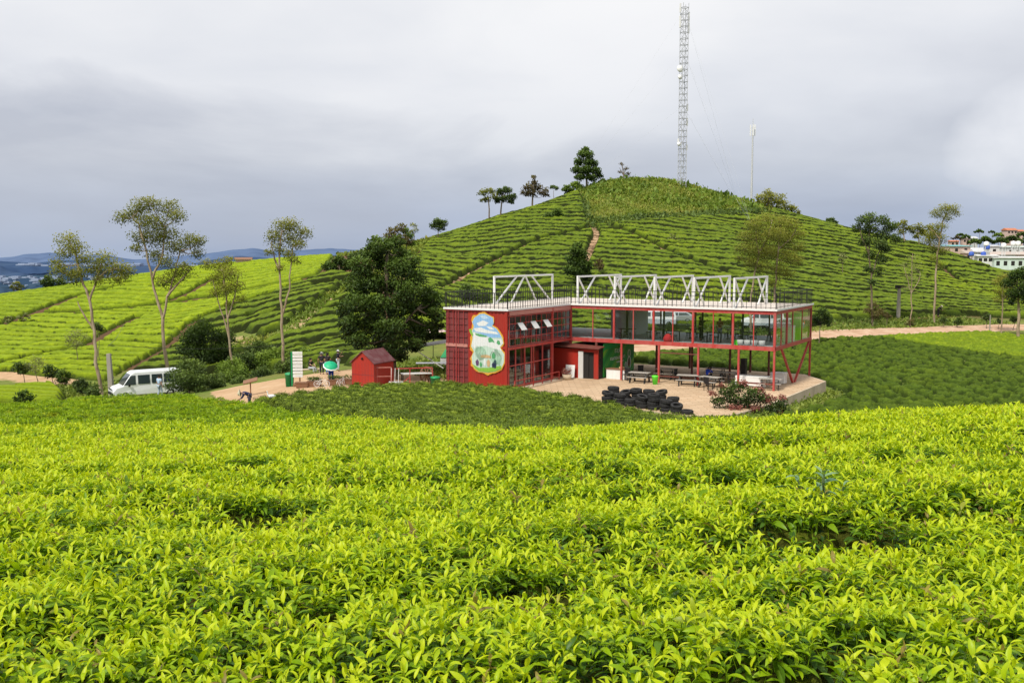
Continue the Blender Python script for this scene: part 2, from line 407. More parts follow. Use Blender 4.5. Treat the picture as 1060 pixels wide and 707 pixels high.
POLY_NEAR = [ext(-320,1.6), ext(1420,1.6), ext(1420,30), ext(770,30)] + BND[::-1] + BACKL + [ext(-320,58)]
POLY_DARK = BND + [ext(772,45), (14,50.3), P(16,-4.6), P(13.5,-4.3), P(10,-3.4), P(6,-2.4), P(2,-.9), P(-.6,-1.2), P(-6.8,-1.2)] + [ext(440,64.6), ext(400,63.6), ext(360,62.6), ext(320,61.4), ext(285,60.4), ext(250,60)]
POLY_LOWL = hitp([(-140,399),(0,396),(40,396),(62,402),(72,410),(66,419),(0,421),(-140,423)])
PATH_LINES = [ # (polyline px, half width m): bare strips between the fields
 ([(452,302),(480,288),(520,268),(560,250),(600,241),(614,236)], .5), ([(614,236),(618,243),(612,258),(606,272),(600,290)], .45),
 ([(628,235),(660,246),(690,262),(720,274),(760,288)], .5), ([(430,290),(470,276),(500,262),(540,246),(600,237)], .01),
 ([(0,339),(40,324),(78,309),(119,299)], .9), ([(38,326.5),(89,325),(148,319),(200,312),(257,302),(287,296),(329,287)], 1.1),
 ([(0,379),(60,366),(89,361),(110,347),(144,330)], .7), ([(112,357),(174,359)], .3), ([(180,312),(200,303),(222,290)], .7),
 ([(975,278),(990,292),(1010,300),(1030,306)], .5), ([(880,262),(930,275),(990,300),(1040,309)], .35),
 ([(127,388),(161,369),(200,335),(238,318),(290,302),(330,286)], .45)]
LINES = [(hitp(a), b) for a, b in PATH_LINES]
STRIP = hitp([(392,286),(372,294),(345,308),(318,328),(300,345),(262,356),(240,350)])
TRACK = hitp([(240,411),(262,408),(300,404),(340,404),(372,404)])   # by the shed
COURT = hitp([(226,405),(250,399.5),(287,393.5),(310,390),(330,387),(366,383),(420,384),(460,384)]) + [P(-6.3,4), P(-6.3,-.8)] + [ext(420,64.2), ext(370,63), ext(300,61.8), ext(238,61)]

# ------------------------------------------------------------------ ground sheet
def polar(name, az, rr, mat=None, keep=None, zf=None, attrs=None, kind_smooth=True):
    A_, R_ = np.meshgrid(az, rr); x = np.sin(A_) * R_; y = np.cos(A_) * R_
    return x, y
def grid_faces(nr, na, mask=None):
    i = np.arange(nr - 1)[:, None] * na + np.arange(na - 1)[None, :]
    Fq = np.stack([i, i + na, i + na + 1, i + 1], -1).reshape(-1, 4)
    if mask is not None: Fq = Fq[mask.ravel()[Fq].any(1)]
    return Fq
def compact(V, Fq, attrs):
    used = np.zeros(len(V), bool); used[Fq.ravel()] = True
    idx = np.cumsum(used) - 1
    return V[used], idx[Fq], {k: (t_, a.ravel()[used]) for k, (t_, a) in attrs.items()}

az = np.concatenate([np.radians(np.arange(-180, -44, 4)), np.radians(np.arange(-44, 44, .22)), np.radians(np.arange(44, 181, 4))])
rr = [0.0, .8]
while rr[-1] < 12000: rr.append(rr[-1] + max(.5, rr[-1] * (.011 if rr[-1] < 260 else .06)))
rr = np.array(rr)
A_, R_ = np.meshgrid(az, rr); gx, gy = np.sin(A_) * R_, np.cos(A_) * R_
gz = H(gx, gy)
dirt = 1 - sstep(.0, 1.2, dpoly(gx, gy, COURT, True)); dirt[inpoly(gx, gy, COURT)] = 1
dirt = np.maximum(dirt, .5 * (1 - sstep(.6, 2.0, dpoly(gx, gy, STRIP))))
dirt = np.maximum(dirt, .35 * (1 - sstep(2.5, 5.5, dpoly(gx, gy, ROAD))))
for (l, hw) in LINES[:3]: dirt = np.maximum(dirt, .5 * (1 - sstep(hw, hw + 1.0, dpoly(gx, gy, l))))
dirt = np.maximum(dirt, .7 * (1 - sstep(1.0, 4.0, dpoly(gx, gy, hitp([(-60,384),(0,388),(40,392),(62,396)])))))
grass = np.zeros_like(gx)
grass[inpoly(gx, gy, POLY_CAP)] = 1
grass = np.maximum(grass, 1 - sstep(4.0, 9.0, dpoly(gx, gy, ROAD)))
grass = np.maximum(grass, 1 - sstep(2.5, 5.0, dpoly(gx, gy, STRIP)))
grass = np.maximum(grass, sstep(205, 260, R_))
grass = np.maximum(grass, ((gx < 0) & (gy > 60) & (gy < 100)).astype(float))
grass = np.maximum(grass, ((gy > 44) & (gy < 100) & (gx > 8)).astype(float))
gz = gz + .06 * (fbm(gx / 1.5, gy / 1.5, 3) - .5) * (R_ < 250) * (1 - dirt)
V = np.stack([gx, gy, gz], -1).reshape(-1, 3)
m, t, out = nt('soil and grass')
g = N(t, 'ShaderNodeNewGeometry').outputs['Position']
n1 = noise(t, .9, 6, .7, g); n2 = noise(t, .05, 4, .6, g); n3 = noise(t, 14, 4, .7, g); n4 = noise(t, .22, 5, .65, g)
soil = ramp(t, n1, [(.3, (.075,.045,.024)), (.7, (.15,.085,.045))])
gr = ramp(t, n1, [(.25, (.055,.085,.016)), (.5, (.12,.17,.03)), (.7, (.20,.235,.05)), (.85, (.24,.21,.07))])
gr = mixc(t, ramp(t, n4, [(.4, (0,)*3), (.62, (.65,)*3)]), gr, (.21,.20,.06))
ag = N(t, 'ShaderNodeAttribute', attribute_name='grass').outputs['Fac']; ad = N(t, 'ShaderNodeAttribute', attribute_name='dirt').outputs['Fac']
c = mixc(t, ag, soil, gr)
dirtc = ramp(t, noise(t, .5, 6, .7, g), [(.25, (.40,.25,.14)), (.55, (.52,.35,.21)), (.8, (.58,.44,.30))])
f = math_(t, 'ADD', ad, math_(t, 'MULTIPLY', math_(t, 'SUBTRACT', n1, .5), 1.1))
c = mixc(t, ramp(t, f, [(.42, (0,)*3), (.6, (1,)*3)]), c, dirtc)
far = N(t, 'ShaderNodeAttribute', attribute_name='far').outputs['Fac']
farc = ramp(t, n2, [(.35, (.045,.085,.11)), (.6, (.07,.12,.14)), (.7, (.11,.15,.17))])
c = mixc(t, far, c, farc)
bsdf(t, out, c, .95, 0, .1, bump(t, n3, .6, .05)); M_ground = m
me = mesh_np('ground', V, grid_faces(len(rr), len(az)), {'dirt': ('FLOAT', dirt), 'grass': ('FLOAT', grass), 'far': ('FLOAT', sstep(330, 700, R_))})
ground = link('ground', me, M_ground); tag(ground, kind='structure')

# dirt road ribbon, draped over the ground
def ribbon(name, line, hw, mat, lift=.07, step=1.0, edge=.5, parent=None):
    pts = [Vector((*p, 0)) for p in line]; dense = []
    for a, b in zip(pts, pts[1:]):
        k = max(1, int((b - a).length / step)); dense += [a.lerp(b, i / k) for i in range(k)]
    dense.append(pts[-1]); xs = []
    for i, p in enumerate(dense):
        d = (dense[min(i + 1, len(dense) - 1)] - dense[max(i - 1, 0)]).normalized(); nrm = Vector((-d.y, d.x, 0))
        wob = hw + edge * (math.sin(i * .7) * .3 + random.random() * .35)
        xs.append([(p + nrm * wob * s) for s in (-1, -.5, 0, .5, 1)])
    xs = np.array([[(v.x, v.y) for v in r] for r in xs]); z = H(xs[..., 0], xs[..., 1]) + lift
    z[:, 0] -= lift * 1.2; z[:, -1] -= lift * 1.2
    V = np.concatenate([xs, z[..., None]], -1).reshape(-1, 3)
    return link(name, mesh_np(name, V, grid_faces(len(xs), 5)), mat, parent)
m, t, out = nt('dirt road'); g = N(t, 'ShaderNodeNewGeometry').outputs['Position']
c = ramp(t, noise(t, .7, 7, .7, g), [(.25, (.36,.21,.13)), (.5, (.50,.33,.22)), (.75, (.60,.46,.34))])
bsdf(t, out, c, .95, 0, .1, bump(t, noise(t, 5, 5, .7, g), .5, .05)); M_dirt = m
tag(ribbon('dirt_road', ROAD, 2.2, M_dirt, .1), kind='structure')

# ------------------------------------------------------------------ tea hedges
def field(name, poly, pxr, rrange, naz, drf, fn, mat, label, lines=(), holes=(), softness=.9):
    a0, a1 = math.atan((pxr[0] - 530) / F), math.atan((pxr[1] - 530) / F)
    az = np.linspace(a0, a1, naz); rr = [rrange[0]]
    while rr[-1] < rrange[1]: rr.append(rr[-1] + drf(rr[-1]))
    A_, R_ = np.meshgrid(az, np.array(rr)); x, y = np.sin(A_) * R_, np.cos(A_) * R_
    ins = inpoly(x, y, poly)
    for h in holes: ins &= ~inpoly(x, y, h)
    e = np.where(ins, 1.0, 0.0)
    sel = ins
    xs, ys = x[sel], y[sel]
    k = sstep(0, softness, dpoly(xs, ys, poly, True))
    for h in holes: k = np.minimum(k, sstep(0, softness, dpoly(xs, ys, h, True)))
    for l, hw in lines:
        if hw > .05 and len(l) > 1: k = np.minimum(k, sstep(hw * .8, hw + .5, dpoly(xs, ys, l) + .35 * (vnoise(xs * 1.1, ys * 1.1, 9) - .5)))
    hgt, tone, patch = fn(xs, ys)
    z = np.full(x.shape, -9.0)
    zz = H(xs, ys) - .12 + hgt * k
    z[sel] = zz
    T = np.zeros(x.shape); T[sel] = tone * k; Pn = np.zeros(x.shape); Pn[sel] = patch
    full = ins
    nr, na = x.shape
    Fq = grid_faces(nr, na); Fq = Fq[full.ravel()[Fq].all(1)]
    V, Fq, at_ = compact(np.stack([x, y, z], -1).reshape(-1, 3), Fq, {'tone': ('FLOAT', T), 'patch': ('FLOAT', Pn)})
    o = link(name, mesh_np(name, V, Fq, at_), mat)
    return tag(o, label, kind='stuff')
def rows(ph, gap=.3, s=1.0):
    """1 on the plucking table, 0 in the gap"""
    q = np.abs(ph - np.floor(ph) - .5) * 2
    return 1 - sstep(1 - gap * 1.15, 1 - gap * .55, q)
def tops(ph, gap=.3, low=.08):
    """like rows() but narrower on the downhill side: the shade on each hedge flank is painted dark"""
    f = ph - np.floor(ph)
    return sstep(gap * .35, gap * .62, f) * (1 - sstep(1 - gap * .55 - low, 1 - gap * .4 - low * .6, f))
PK = np.array([32.0, 222.0])
def hill_fn(x, y):
    wx = (fbm(x / 9, y / 9, 11) - .5) * 3.4; wy = (fbm(x / 9, y / 9, 12) - .5) * 3.4
    r = np.hypot((x - PK[0] + wx) * np.where(x > PK[0], .62, .92), y - PK[1] + wy)
    ang = np.arctan2(x - PK[0], PK[1] - y)
    ph = r / 2.9 + .45 * vnoise(x / 3.1, y / 3.1, 5)
    cell = np.floor(ang * r / 11 + vnoise(x / 6, y / 6, 14) * 1.2)
    ph = ph + .35 * _h(cell, np.floor(r / 13 + _h(cell, cell * 0, 9) * 3), 15) + .16 * (vnoise(x / .8, y / .8, 16) - .5)
    g = .27 + .24 * (vnoise(x / 2.6, y / 2.6, 6) - .5)
    ph = ph + .13 * (vnoise(x / .45, y / .45, 17) - .5)
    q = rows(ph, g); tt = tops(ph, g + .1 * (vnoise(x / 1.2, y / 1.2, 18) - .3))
    lump = fbm(x / .7, y / .7, 8)
    h = .9 * q * (.75 + .4 * lump) + .02 + .10 * (vnoise(x / .25, y / .25, 19) - .5) * q
    patch = sstep(.52, .7, fbm(x / 26, y / 26, 21)) * .6 + .45 * sstep(55, 70, x) * sstep(.4, .6, fbm(x / 14, y / 10, 25)) + .35 * (1 - sstep(-22, 4, x))
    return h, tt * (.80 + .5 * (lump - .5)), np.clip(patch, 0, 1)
def left_fn(x, y):
    wx = (fbm(x / 14, y / 14, 31) - .5) * 4
    ph = (.36 * x + .93 * y + wx) / 2.7 + .25 * vnoise(x / 2.5, y / 2.5, 5)
    q = rows(ph, .26)
    far = sstep(118, 140, y + .2 * x)
    q = np.maximum(q, far * (.25 + .5 * fbm(x / 5, y / 2.4, 22)))
    lump = fbm(x / .8, y / .8, 8)
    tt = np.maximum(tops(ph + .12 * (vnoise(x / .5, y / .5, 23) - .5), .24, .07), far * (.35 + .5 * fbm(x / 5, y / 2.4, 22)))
    return .7 * q * (.85 + .3 * lump) + .08 * (vnoise(x / .25, y / .25, 19) - .5), tt * (.85 + .4 * (lump - .4)) , np.clip(.55 + .5 * (fbm(x / 30, y / 22, 33) - .5) - .35 * (1 - sstep(-75, -62, x)), 0, 1)
TC = np.array([-30.0, 166.0])
def terr_fn(x, y):
    wx = (fbm(x / 8, y / 8, 41) - .5) * 3
    r = np.hypot(x - TC[0] + wx, (y - TC[1]) * 1.0 + wx)
    ph = r / 3.3 + .3 * vnoise(x / 3, y / 3, 43)
    q = rows(ph, .34)
    lump = fbm(x / .8, y / .8, 8)
    bare = sstep(.66, .74, fbm(x / 6, y / 6, 45))
    q = q * (1 - bare)
    tt = tops(ph + .14 * (vnoise(x / .5, y / .5, 23) - .5), .34, .09) * (1 - bare)
    return 1.05 * q * (.8 + .3 * lump) + .10 * (vnoise(x / .25, y / .25, 19) - .5) * q, tt * (.75 + .45 * (lump - .4)), np.full(x.shape, .12)
def right_fn(x, y):
    wx = (fbm(x / 7, y / 7, 51) - .5) * 3
    ph = (y + .22 * x + wx) / 2.4 + .3 * vnoise(x / 2, y / 2, 53)
    br = inpoly(x, y, POLY_BRIGHT)
    q = rows(ph, .34)
    d1, d2 = worley(x / 1.7, y / 1.35, 55)
    q = q * sstep(.02, .35, d2 - d1) * .88 + .12
    q = np.where(br, .9 + .1 * q, q)
    lump = fbm(x / .38, y / .38, 8)
    return .55 * q * (.6 + .8 * lump) + .16 * (vnoise(x / .2, y / .2, 19) - .5), q * (.60 + .35 * (lump - .4)) + br * .2, np.where(br, 1.0, .05 + .3 * sstep(.5, .7, fbm(x / 9, y / 6, 57)))
def dark_fn(x, y):
    d1, d2 = worley((x + .5 * y) / 1.25, (y - .3 * x) / 1.15, 61)
    q = sstep(.02, .42, d2 - d1) * (1 - .55 * sstep(.35, .7, d1))
    lump = fbm(x / .35, y / .35, 8)
    return .34 + .42 * q * (.8 + .4 * lump), .25 + q * (.62 + .35 * (lump - .4)), .1 * sstep(.5, .7, fbm(x / 7, y / 5, 63))
def near_off(x, y):
    n = fbm(x / 2.0, y / .95, 71, 3); n2 = vnoise(x / .33, y / .33, 72)
    hole = np.maximum(1 - sstep(.27, .36, fbm(x / 1.15, y / .75, 74, 3)), .9 * (1 - sstep(.24, .32, fbm(x / .34, y / .26, 78, 2))))
    return n, n2, hole
def near_fn(x, y):
    n, n2, hole = near_off(x, y)
    far = sstep(26, 40, y)
    d1, d2 = worley(x / 2.6, y / 1.3, 76)
    band = sstep(22, 34, y) * (1 - sstep(.05, .42, d2 - d1)) * (.5 + 1.1 * vnoise(x / 3.5, y / 2.5, 79)) + far * .6 * sstep(.56, .66, fbm(x / 5, y / 3, 80))
    h = .60 + .34 * (n - .5) + .1 * (n2 - .5) - .22 * hole - .3 * band
    return h, np.clip(.36 + .48 * far + .3 * (n - .5) - .25 * hole - .42 * band, 0, 1), np.clip(far * .5 - .4 * band, 0, 1)

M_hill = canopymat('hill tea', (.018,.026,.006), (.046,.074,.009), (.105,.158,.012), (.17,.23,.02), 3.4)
M_right = canopymat('field tea', (.012,.020,.005), (.040,.070,.009), (.095,.15,.014), (.16,.22,.022), 3.0)
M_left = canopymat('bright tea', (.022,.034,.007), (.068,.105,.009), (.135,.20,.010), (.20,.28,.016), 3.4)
M_dark = canopymat('pruned tea', (.02,.024,.008), (.055,.08,.012), (.145,.205,.022), (.21,.28,.035), 5.0)
M_near = canopymat('tea understory', (.022,.018,.008), (.07,.085,.01), (.24,.31,.014), (.33,.40,.02), 9.0)
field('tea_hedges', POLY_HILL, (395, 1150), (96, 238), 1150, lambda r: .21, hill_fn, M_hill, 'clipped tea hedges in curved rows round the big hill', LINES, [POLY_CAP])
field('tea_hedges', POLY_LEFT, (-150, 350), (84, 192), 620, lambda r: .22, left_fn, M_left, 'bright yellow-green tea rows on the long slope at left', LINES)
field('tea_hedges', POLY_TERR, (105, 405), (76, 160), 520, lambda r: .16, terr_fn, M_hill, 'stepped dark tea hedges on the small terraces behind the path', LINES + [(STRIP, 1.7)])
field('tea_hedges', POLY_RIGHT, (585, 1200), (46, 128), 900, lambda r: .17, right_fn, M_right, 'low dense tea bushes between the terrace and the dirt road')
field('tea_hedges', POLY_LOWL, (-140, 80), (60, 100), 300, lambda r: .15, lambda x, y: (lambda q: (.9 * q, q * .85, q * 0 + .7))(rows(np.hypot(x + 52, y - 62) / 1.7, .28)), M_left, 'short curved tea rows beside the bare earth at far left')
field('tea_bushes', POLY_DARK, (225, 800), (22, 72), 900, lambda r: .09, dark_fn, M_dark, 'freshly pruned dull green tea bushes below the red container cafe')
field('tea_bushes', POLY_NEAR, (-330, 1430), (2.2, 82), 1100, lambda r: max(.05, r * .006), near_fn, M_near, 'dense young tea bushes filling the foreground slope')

# ------------------------------------------------------------------ leaves
def leaf_geo(L, Wd, curl, fold, n=5):
    """one lanceolate leaf along +Y from the origin, midrib valley, drooping tip"""
    V, Fc = [], []
    for i in range(n + 1):
        s = i / n; wv = Wd * math.sin(math.pi * min(1, s * .93 + .05)) ** .8 * (1 - .25 * s) if i < n else 0.001
        ang = curl * s; yy = L * (math.sin(ang) / curl if abs(curl) > 1e-3 else s); zz = -L * ((1 - math.cos(ang)) / curl if abs(curl) > 1e-3 else 0)
        V += [(-wv / 2, yy, zz + fold * wv), (0, yy, zz), (wv / 2, yy, zz + fold * wv)]
        if i < n: b = i * 3; Fc += [(b, b + 1, b + 4, b + 3), (b + 1, b + 2, b + 5, b + 4)]
    return V, Fc
def shoot(name, seed, mat, nl=6, L=.085, ht=.12, tone=(.35, .95), spread=1.0):
    rd = random.Random(seed); V, Fc, T = [], [], []
    a0 = rd.random() * 6.28
    for k in range(nl):
        f = k / (nl - 1) if nl > 1 else 1
        el = R(10 + 62 * f ** 1.3 + rd.uniform(-10, 12)) / (1 if spread < 1.2 else 1.5)
        ll = L * (1.08 - .5 * f) * rd.uniform(.8, 1.15)
        v, fc = leaf_geo(ll, ll * rd.uniform(.30, .38), rd.uniform(.5, 1.25), rd.uniform(.12, .35))
        M = Matrix.Translation((0, 0, -ht * (1 - f) * rd.uniform(.8, 1.1))) @ Matrix.Rotation(a0 + k * 2.4 + rd.uniform(-.4, .4), 4, 'Z') @ Matrix.Rotation(el, 4, 'X') @ Matrix.Rotation(rd.uniform(-.4, .4), 4, 'Y') @ Matrix.Translation((0, .008 * spread, 0))
        b = len(V); V += [tuple(M @ Vector(q)) for q in v]; Fc += [tuple(i + b for i in q) for q in fc]
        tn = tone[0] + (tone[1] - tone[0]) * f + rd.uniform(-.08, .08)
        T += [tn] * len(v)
    mb = MB(); mb.tube((0, 0, -ht * 1.6), (0, 0, .0), .0022, .0012, 4, False); b = len(V)
    V += mb.v; Fc += [tuple(i + b for i in q) for q in mb.f]; T += [.5] * len(mb.v)
    return V, Fc, T
def inst_collection(name, items, mat):
    c = bpy.data.collections.new(name)
    for i, (V, Fc, T) in enumerate(items):
        me = mesh_np(f'{name}_{i}', np.array(V), np.array(Fc), {'tone': ('FLOAT', np.array(T))}); me.materials.append(mat)
        c.objects.link(bpy.data.objects.new(f'{name}_{i:02d}', me))
    return c
def scatter(name, pts, rot, scl, idx, coll, label):
    me = mesh_np(name, pts, np.zeros((0, 4), int), {'rot': ('FLOAT_VECTOR', rot), 'scl': ('FLOAT', scl), 'idx': ('INT', idx)}) if False else None
    me = bpy.data.meshes.new(name); me.vertices.add(len(pts)); me.vertices.foreach_set('co', np.ascontiguousarray(pts, np.float32).ravel())
    for n, ty, a, key in (('rot', 'FLOAT_VECTOR', rot, 'vector'), ('scl', 'FLOAT', scl, 'value'), ('idx', 'INT', idx, 'value')):
        q = me.attributes.new(n, ty, 'POINT'); q.data.foreach_set(key, np.ascontiguousarray(a, np.int32 if ty == 'INT' else np.float32).ravel())
    me.update()
    o = link(name, me)
    g = bpy.data.node_groups.new(name, 'GeometryNodeTree')
    g.interface.new_socket('Geometry', in_out='INPUT', socket_type='NodeSocketGeometry'); g.interface.new_socket('Geometry', in_out='OUTPUT', socket_type='NodeSocketGeometry')
    gi, go = g.nodes.new('NodeGroupInput'), g.nodes.new('NodeGroupOutput')
    ip = g.nodes.new('GeometryNodeInstanceOnPoints'); ci = g.nodes.new('GeometryNodeCollectionInfo')
    ci.inputs['Collection'].default_value = coll; ci.inputs['Separate Children'].default_value = True; ci.inputs['Reset Children'].default_value = True
    def na(n, ty):
        a = g.nodes.new('GeometryNodeInputNamedAttribute'); a.data_type = ty; a.inputs['Name'].default_value = n; return a.outputs['Attribute']
    er = g.nodes.new('FunctionNodeEulerToRotation')
    g.links.new(gi.outputs[0], ip.inputs['Points']); g.links.new(ci.outputs[0], ip.inputs['Instance']); ip.inputs['Pick Instance'].default_value = True
    g.links.new(na('idx', 'INT'), ip.inputs['Instance Index']); g.links.new(na('rot', 'FLOAT_VECTOR'), er.inputs[0]); g.links.new(er.outputs[0], ip.inputs['Rotation'])
    g.links.new(na('scl', 'FLOAT'), ip.inputs['Scale']); g.links.new(ip.outputs[0], go.inputs[0])
    md = o.modifiers.new('scatter', 'NODES'); md.node_group = g
    return tag(o, label, kind='stuff')
def sample(poly, pxr, rrng, dens, extra=None):
    """random plan points, density dens(r) per square metre"""
    a0, a1 = math.atan((pxr[0] - 530) / F), math.atan((pxr[1] - 530) / F); X, Y = [], []
    r = rrng[0]
    while r < rrng[1]:
        r2 = min(rrng[1], r * 1.06 + .1); area = (a1 - a0) / 2 * (r2 * r2 - r * r); n = int(area * dens((r + r2) / 2))
        q = np.sqrt(rng.uniform(r * r, r2 * r2, n)); a = rng.uniform(a0, a1, n); X.append(np.sin(a) * q); Y.append(np.cos(a) * q); r = r2
    x, y = np.concatenate(X), np.concatenate(Y); k = inpoly(x, y, poly)
    return x[k], y[k]

M_leaf = leafmat('tea leaf', [(.018,.055,.012), (.065,.155,.010), (.20,.35,.006), (.375,.535,.006), (.58,.67,.014)], .42, .42, .3, brown=True)
M_leafd = leafmat('pruned tea leaf', [(.025,.045,.010), (.07,.115,.014), (.145,.205,.020), (.22,.29,.03)], .3, .5, .2)
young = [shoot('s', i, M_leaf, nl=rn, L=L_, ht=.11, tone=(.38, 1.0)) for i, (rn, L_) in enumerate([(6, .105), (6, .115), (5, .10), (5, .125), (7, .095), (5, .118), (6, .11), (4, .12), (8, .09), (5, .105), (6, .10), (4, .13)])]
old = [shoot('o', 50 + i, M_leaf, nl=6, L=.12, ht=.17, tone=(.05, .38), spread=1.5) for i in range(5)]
C_near = inst_collection('tea_shoot', young + old, M_leaf)
def near_scale(r): return 1.0 if r < 7 else 1.0 + (r - 7) * .03
x, y = sample(POLY_NEAR, (-150, 1210), (3.0, 40), lambda r: 300 / near_scale(r) ** 2 * (1 if r < 21 else max(0, 1 - (r - 21) / 19)))
n, n2, hole = near_off(x, y)
keep = rng.random(len(x)) > hole * .72; x, y, n, n2, hole = x[keep], y[keep], n[keep], n2[keep], hole[keep]
oldm = rng.random(len(x)) < (.2 + .5 * hole)
z = H(x, y) + .62 + .34 * (n - .5) + .1 * (n2 - .5) - .2 * hole + .06 + rng.normal(0, .028, len(x)) - oldm * rng.uniform(.03, .12, len(x))
r_ = np.hypot(x, y); sc_ = np.where(r_ < 7, 1.0, 1 + (r_ - 7) * .03) * rng.uniform(.75, 1.25, len(x))
rot = np.stack([rng.normal(0, .25, len(x)), rng.normal(0, .25, len(x)), rng.uniform(0, 6.283, len(x))], -1)
idx = np.where(oldm, 12 + rng.integers(0, 5, len(x)), rng.integers(0, 12, len(x)))
scatter('tea_leaves', np.stack([x, y, z], -1), rot, sc_, idx, C_near, 'fresh yellow-green tea shoots covering the foreground bushes')
print('near shoots', len(x))

def clump(seed, n, Rr, L, hgt, flat_=.5):
    rd = random.Random(seed); V, Fc, T = [], [], []
    for k in range(n):
        a = rd.random() * 6.283; q = Rr * math.sqrt(rd.random()); zz = rd.uniform(-hgt, hgt * .5)
        ll = L * rd.uniform(.7, 1.2); v = [(-ll * .17, ll * .4, 0), (0, 0, 0), (ll * .17, ll * .4, 0), (0, ll, -ll * .15)]
        M = Matrix.Translation((q * math.cos(a), q * math.sin(a), zz)) @ Matrix.Rotation(rd.random() * 6.283, 4, 'Z') @ Matrix.Rotation(rd.uniform(-.2, 1.2), 4, 'X') @ Matrix.Rotation(rd.uniform(-.5, .5), 4, 'Y')
        b = len(V); V += [tuple(M @ Vector(p_)) for p_ in v]; Fc.append((b + 1, b + 2, b + 3, b)); T += [min(1, max(0, .55 + zz / hgt * .4 + rd.uniform(-.15, .15)))] * 4
    return V, Fc, T
M_leafm = leafmat('mid tea leaf', [(.03,.06,.010), (.13,.23,.009), (.27,.41,.008), (.42,.56,.012)], .42, .45, .2)
C_mid = inst_collection('tea_clump', [clump(i, 26, .16, .11, .07) for i in range(6)], M_leafm)
C_drk = inst_collection('pruned_clump', [clump(20 + i, 24, .15, .10, .06) for i in range(6)], M_leafd)
def lay(name, poly, pxr, rrng, dens, fn, coll, label, scl=1.0, lo=.0, lift=.0):
    x, y = sample(poly, pxr, rrng, dens); h, tn, pt = fn(x, y)
    k = rng.random(len(x)) < np.clip((tn - lo) * 1.8, .08, 1); x, y, h = x[k], y[k], h[k]
    z = H(x, y) - .12 + h * sstep(0, .8, dpoly(x, y, poly, True)) + lift
    n = len(x); rot = np.stack([rng.normal(0, .2, n), rng.normal(0, .2, n), rng.uniform(0, 6.283, n)], -1)
    print(name, n)
    scatter(name, np.stack([x, y, z], -1), rot, scl * rng.uniform(.7, 1.3, n), rng.integers(0, 6, n), coll, label)
lay('tea_leaves', POLY_NEAR, (-60, 780), (20, 82), lambda r: 32 * min(1, .15 + (r - 20) / 14) * (30 / max(r, 30)) ** 1.2, near_fn, C_mid, 'bright tea leaves on the bushes in the middle distance', 1.25, 0, .08)
lay('tea_leaves', POLY_DARK, (225, 800), (23, 70), lambda r: 34 * (35 / max(r, 35)) ** .8, dark_fn, C_drk, 'dull green leaves on the pruned bushes', 1.1, .15, .03)

# a broad-leaved bluish weed standing among the tea at right
q = hit(852, 528, .62); wd = empty('leafy_weed', (q[0], q[1], hz(q[0], q[1]) + .08), 0, 'young broad leaved plant with bluish green leaves growing out of the foreground tea', 'plant')
M_weedl = leafmat('bluish weed leaf', [(.02,.06,.03), (.05,.13,.06), (.13,.24,.12), (.22,.34,.17)], .25, .45, .4)
mb = MB(); rd = random.Random(5); lv = []
for k, (tx, ty, hh) in enumerate([(0, 0, .86), (-.22, .05, .8), (.16, -.05, .76), (-.08, -.18, .74), (.05, .2, .82)]):
    mb.tube((tx * .2, ty * .2, .1), (tx, ty, hh), .012, .006, 6)
    V_, F_, T_ = shoot('w', 300 + k, None, nl=6, L=.23, ht=.2, tone=(.2, .9), spread=1.5); lv.append((V_, F_, T_, tx, ty, hh))
mb.build('stem', M_bark if 'M_bark' in globals() else flat('green stem', (.08,.12,.04)), wd)
for (V_, F_, T_, tx, ty, hh) in lv:
    link('leaf_sprig', mesh_np('leaf_sprig', np.array(V_) + np.array([tx, ty, hh]), np.array(F_), {'tone': ('FLOAT', np.array(T_))}), M_weedl, wd)
# ------------------------------------------------------------------ trees and shrubs
def crownmat(name, cols, rough=.6, trans=.22):
    return leafmat(name, cols, trans, rough, .3, 'tone', .25)
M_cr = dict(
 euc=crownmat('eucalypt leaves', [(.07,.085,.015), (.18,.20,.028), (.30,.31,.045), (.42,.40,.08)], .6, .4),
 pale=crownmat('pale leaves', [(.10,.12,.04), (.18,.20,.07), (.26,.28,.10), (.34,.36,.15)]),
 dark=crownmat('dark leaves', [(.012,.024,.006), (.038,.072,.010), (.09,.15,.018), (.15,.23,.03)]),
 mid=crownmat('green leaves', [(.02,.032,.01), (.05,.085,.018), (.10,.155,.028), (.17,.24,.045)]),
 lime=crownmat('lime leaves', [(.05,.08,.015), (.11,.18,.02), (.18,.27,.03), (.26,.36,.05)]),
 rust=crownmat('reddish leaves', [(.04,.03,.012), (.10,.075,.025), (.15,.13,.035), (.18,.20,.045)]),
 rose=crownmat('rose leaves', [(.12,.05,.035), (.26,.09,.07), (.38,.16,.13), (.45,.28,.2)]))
m, t, out = nt('grey brown bark'); v = objvec(t); mpn = N(t, 'ShaderNodeMapping'); mpn.inputs['Scale'].default_value = (1, 1, .25); t.links.new(v, mpn.inputs[0])
nb = noise(t, 5, 6, .7, mpn.outputs[0])
bsdf(t, out, ramp(t, nb, [(.3, (.07,.05,.035)), (.5, (.17,.13,.09)), (.72, (.28,.23,.17))]), .9, 0, .2, bump(t, nb, .6, .05)); M_bark = m
m, t, out = nt('pale bark'); v = objvec(t); mpn = N(t, 'ShaderNodeMapping'); mpn.inputs['Scale'].default_value = (1, 1, .2); t.links.new(v, mpn.inputs[0])
nb = noise(t, 4, 6, .7, mpn.outputs[0])
bsdf(t, out, ramp(t, nb, [(.3, (.14,.10,.06)), (.5, (.33,.25,.17)), (.7, (.45,.38,.28))]), .85, 0, .2, bump(t, nb, .5, .04)); M_barkp = m

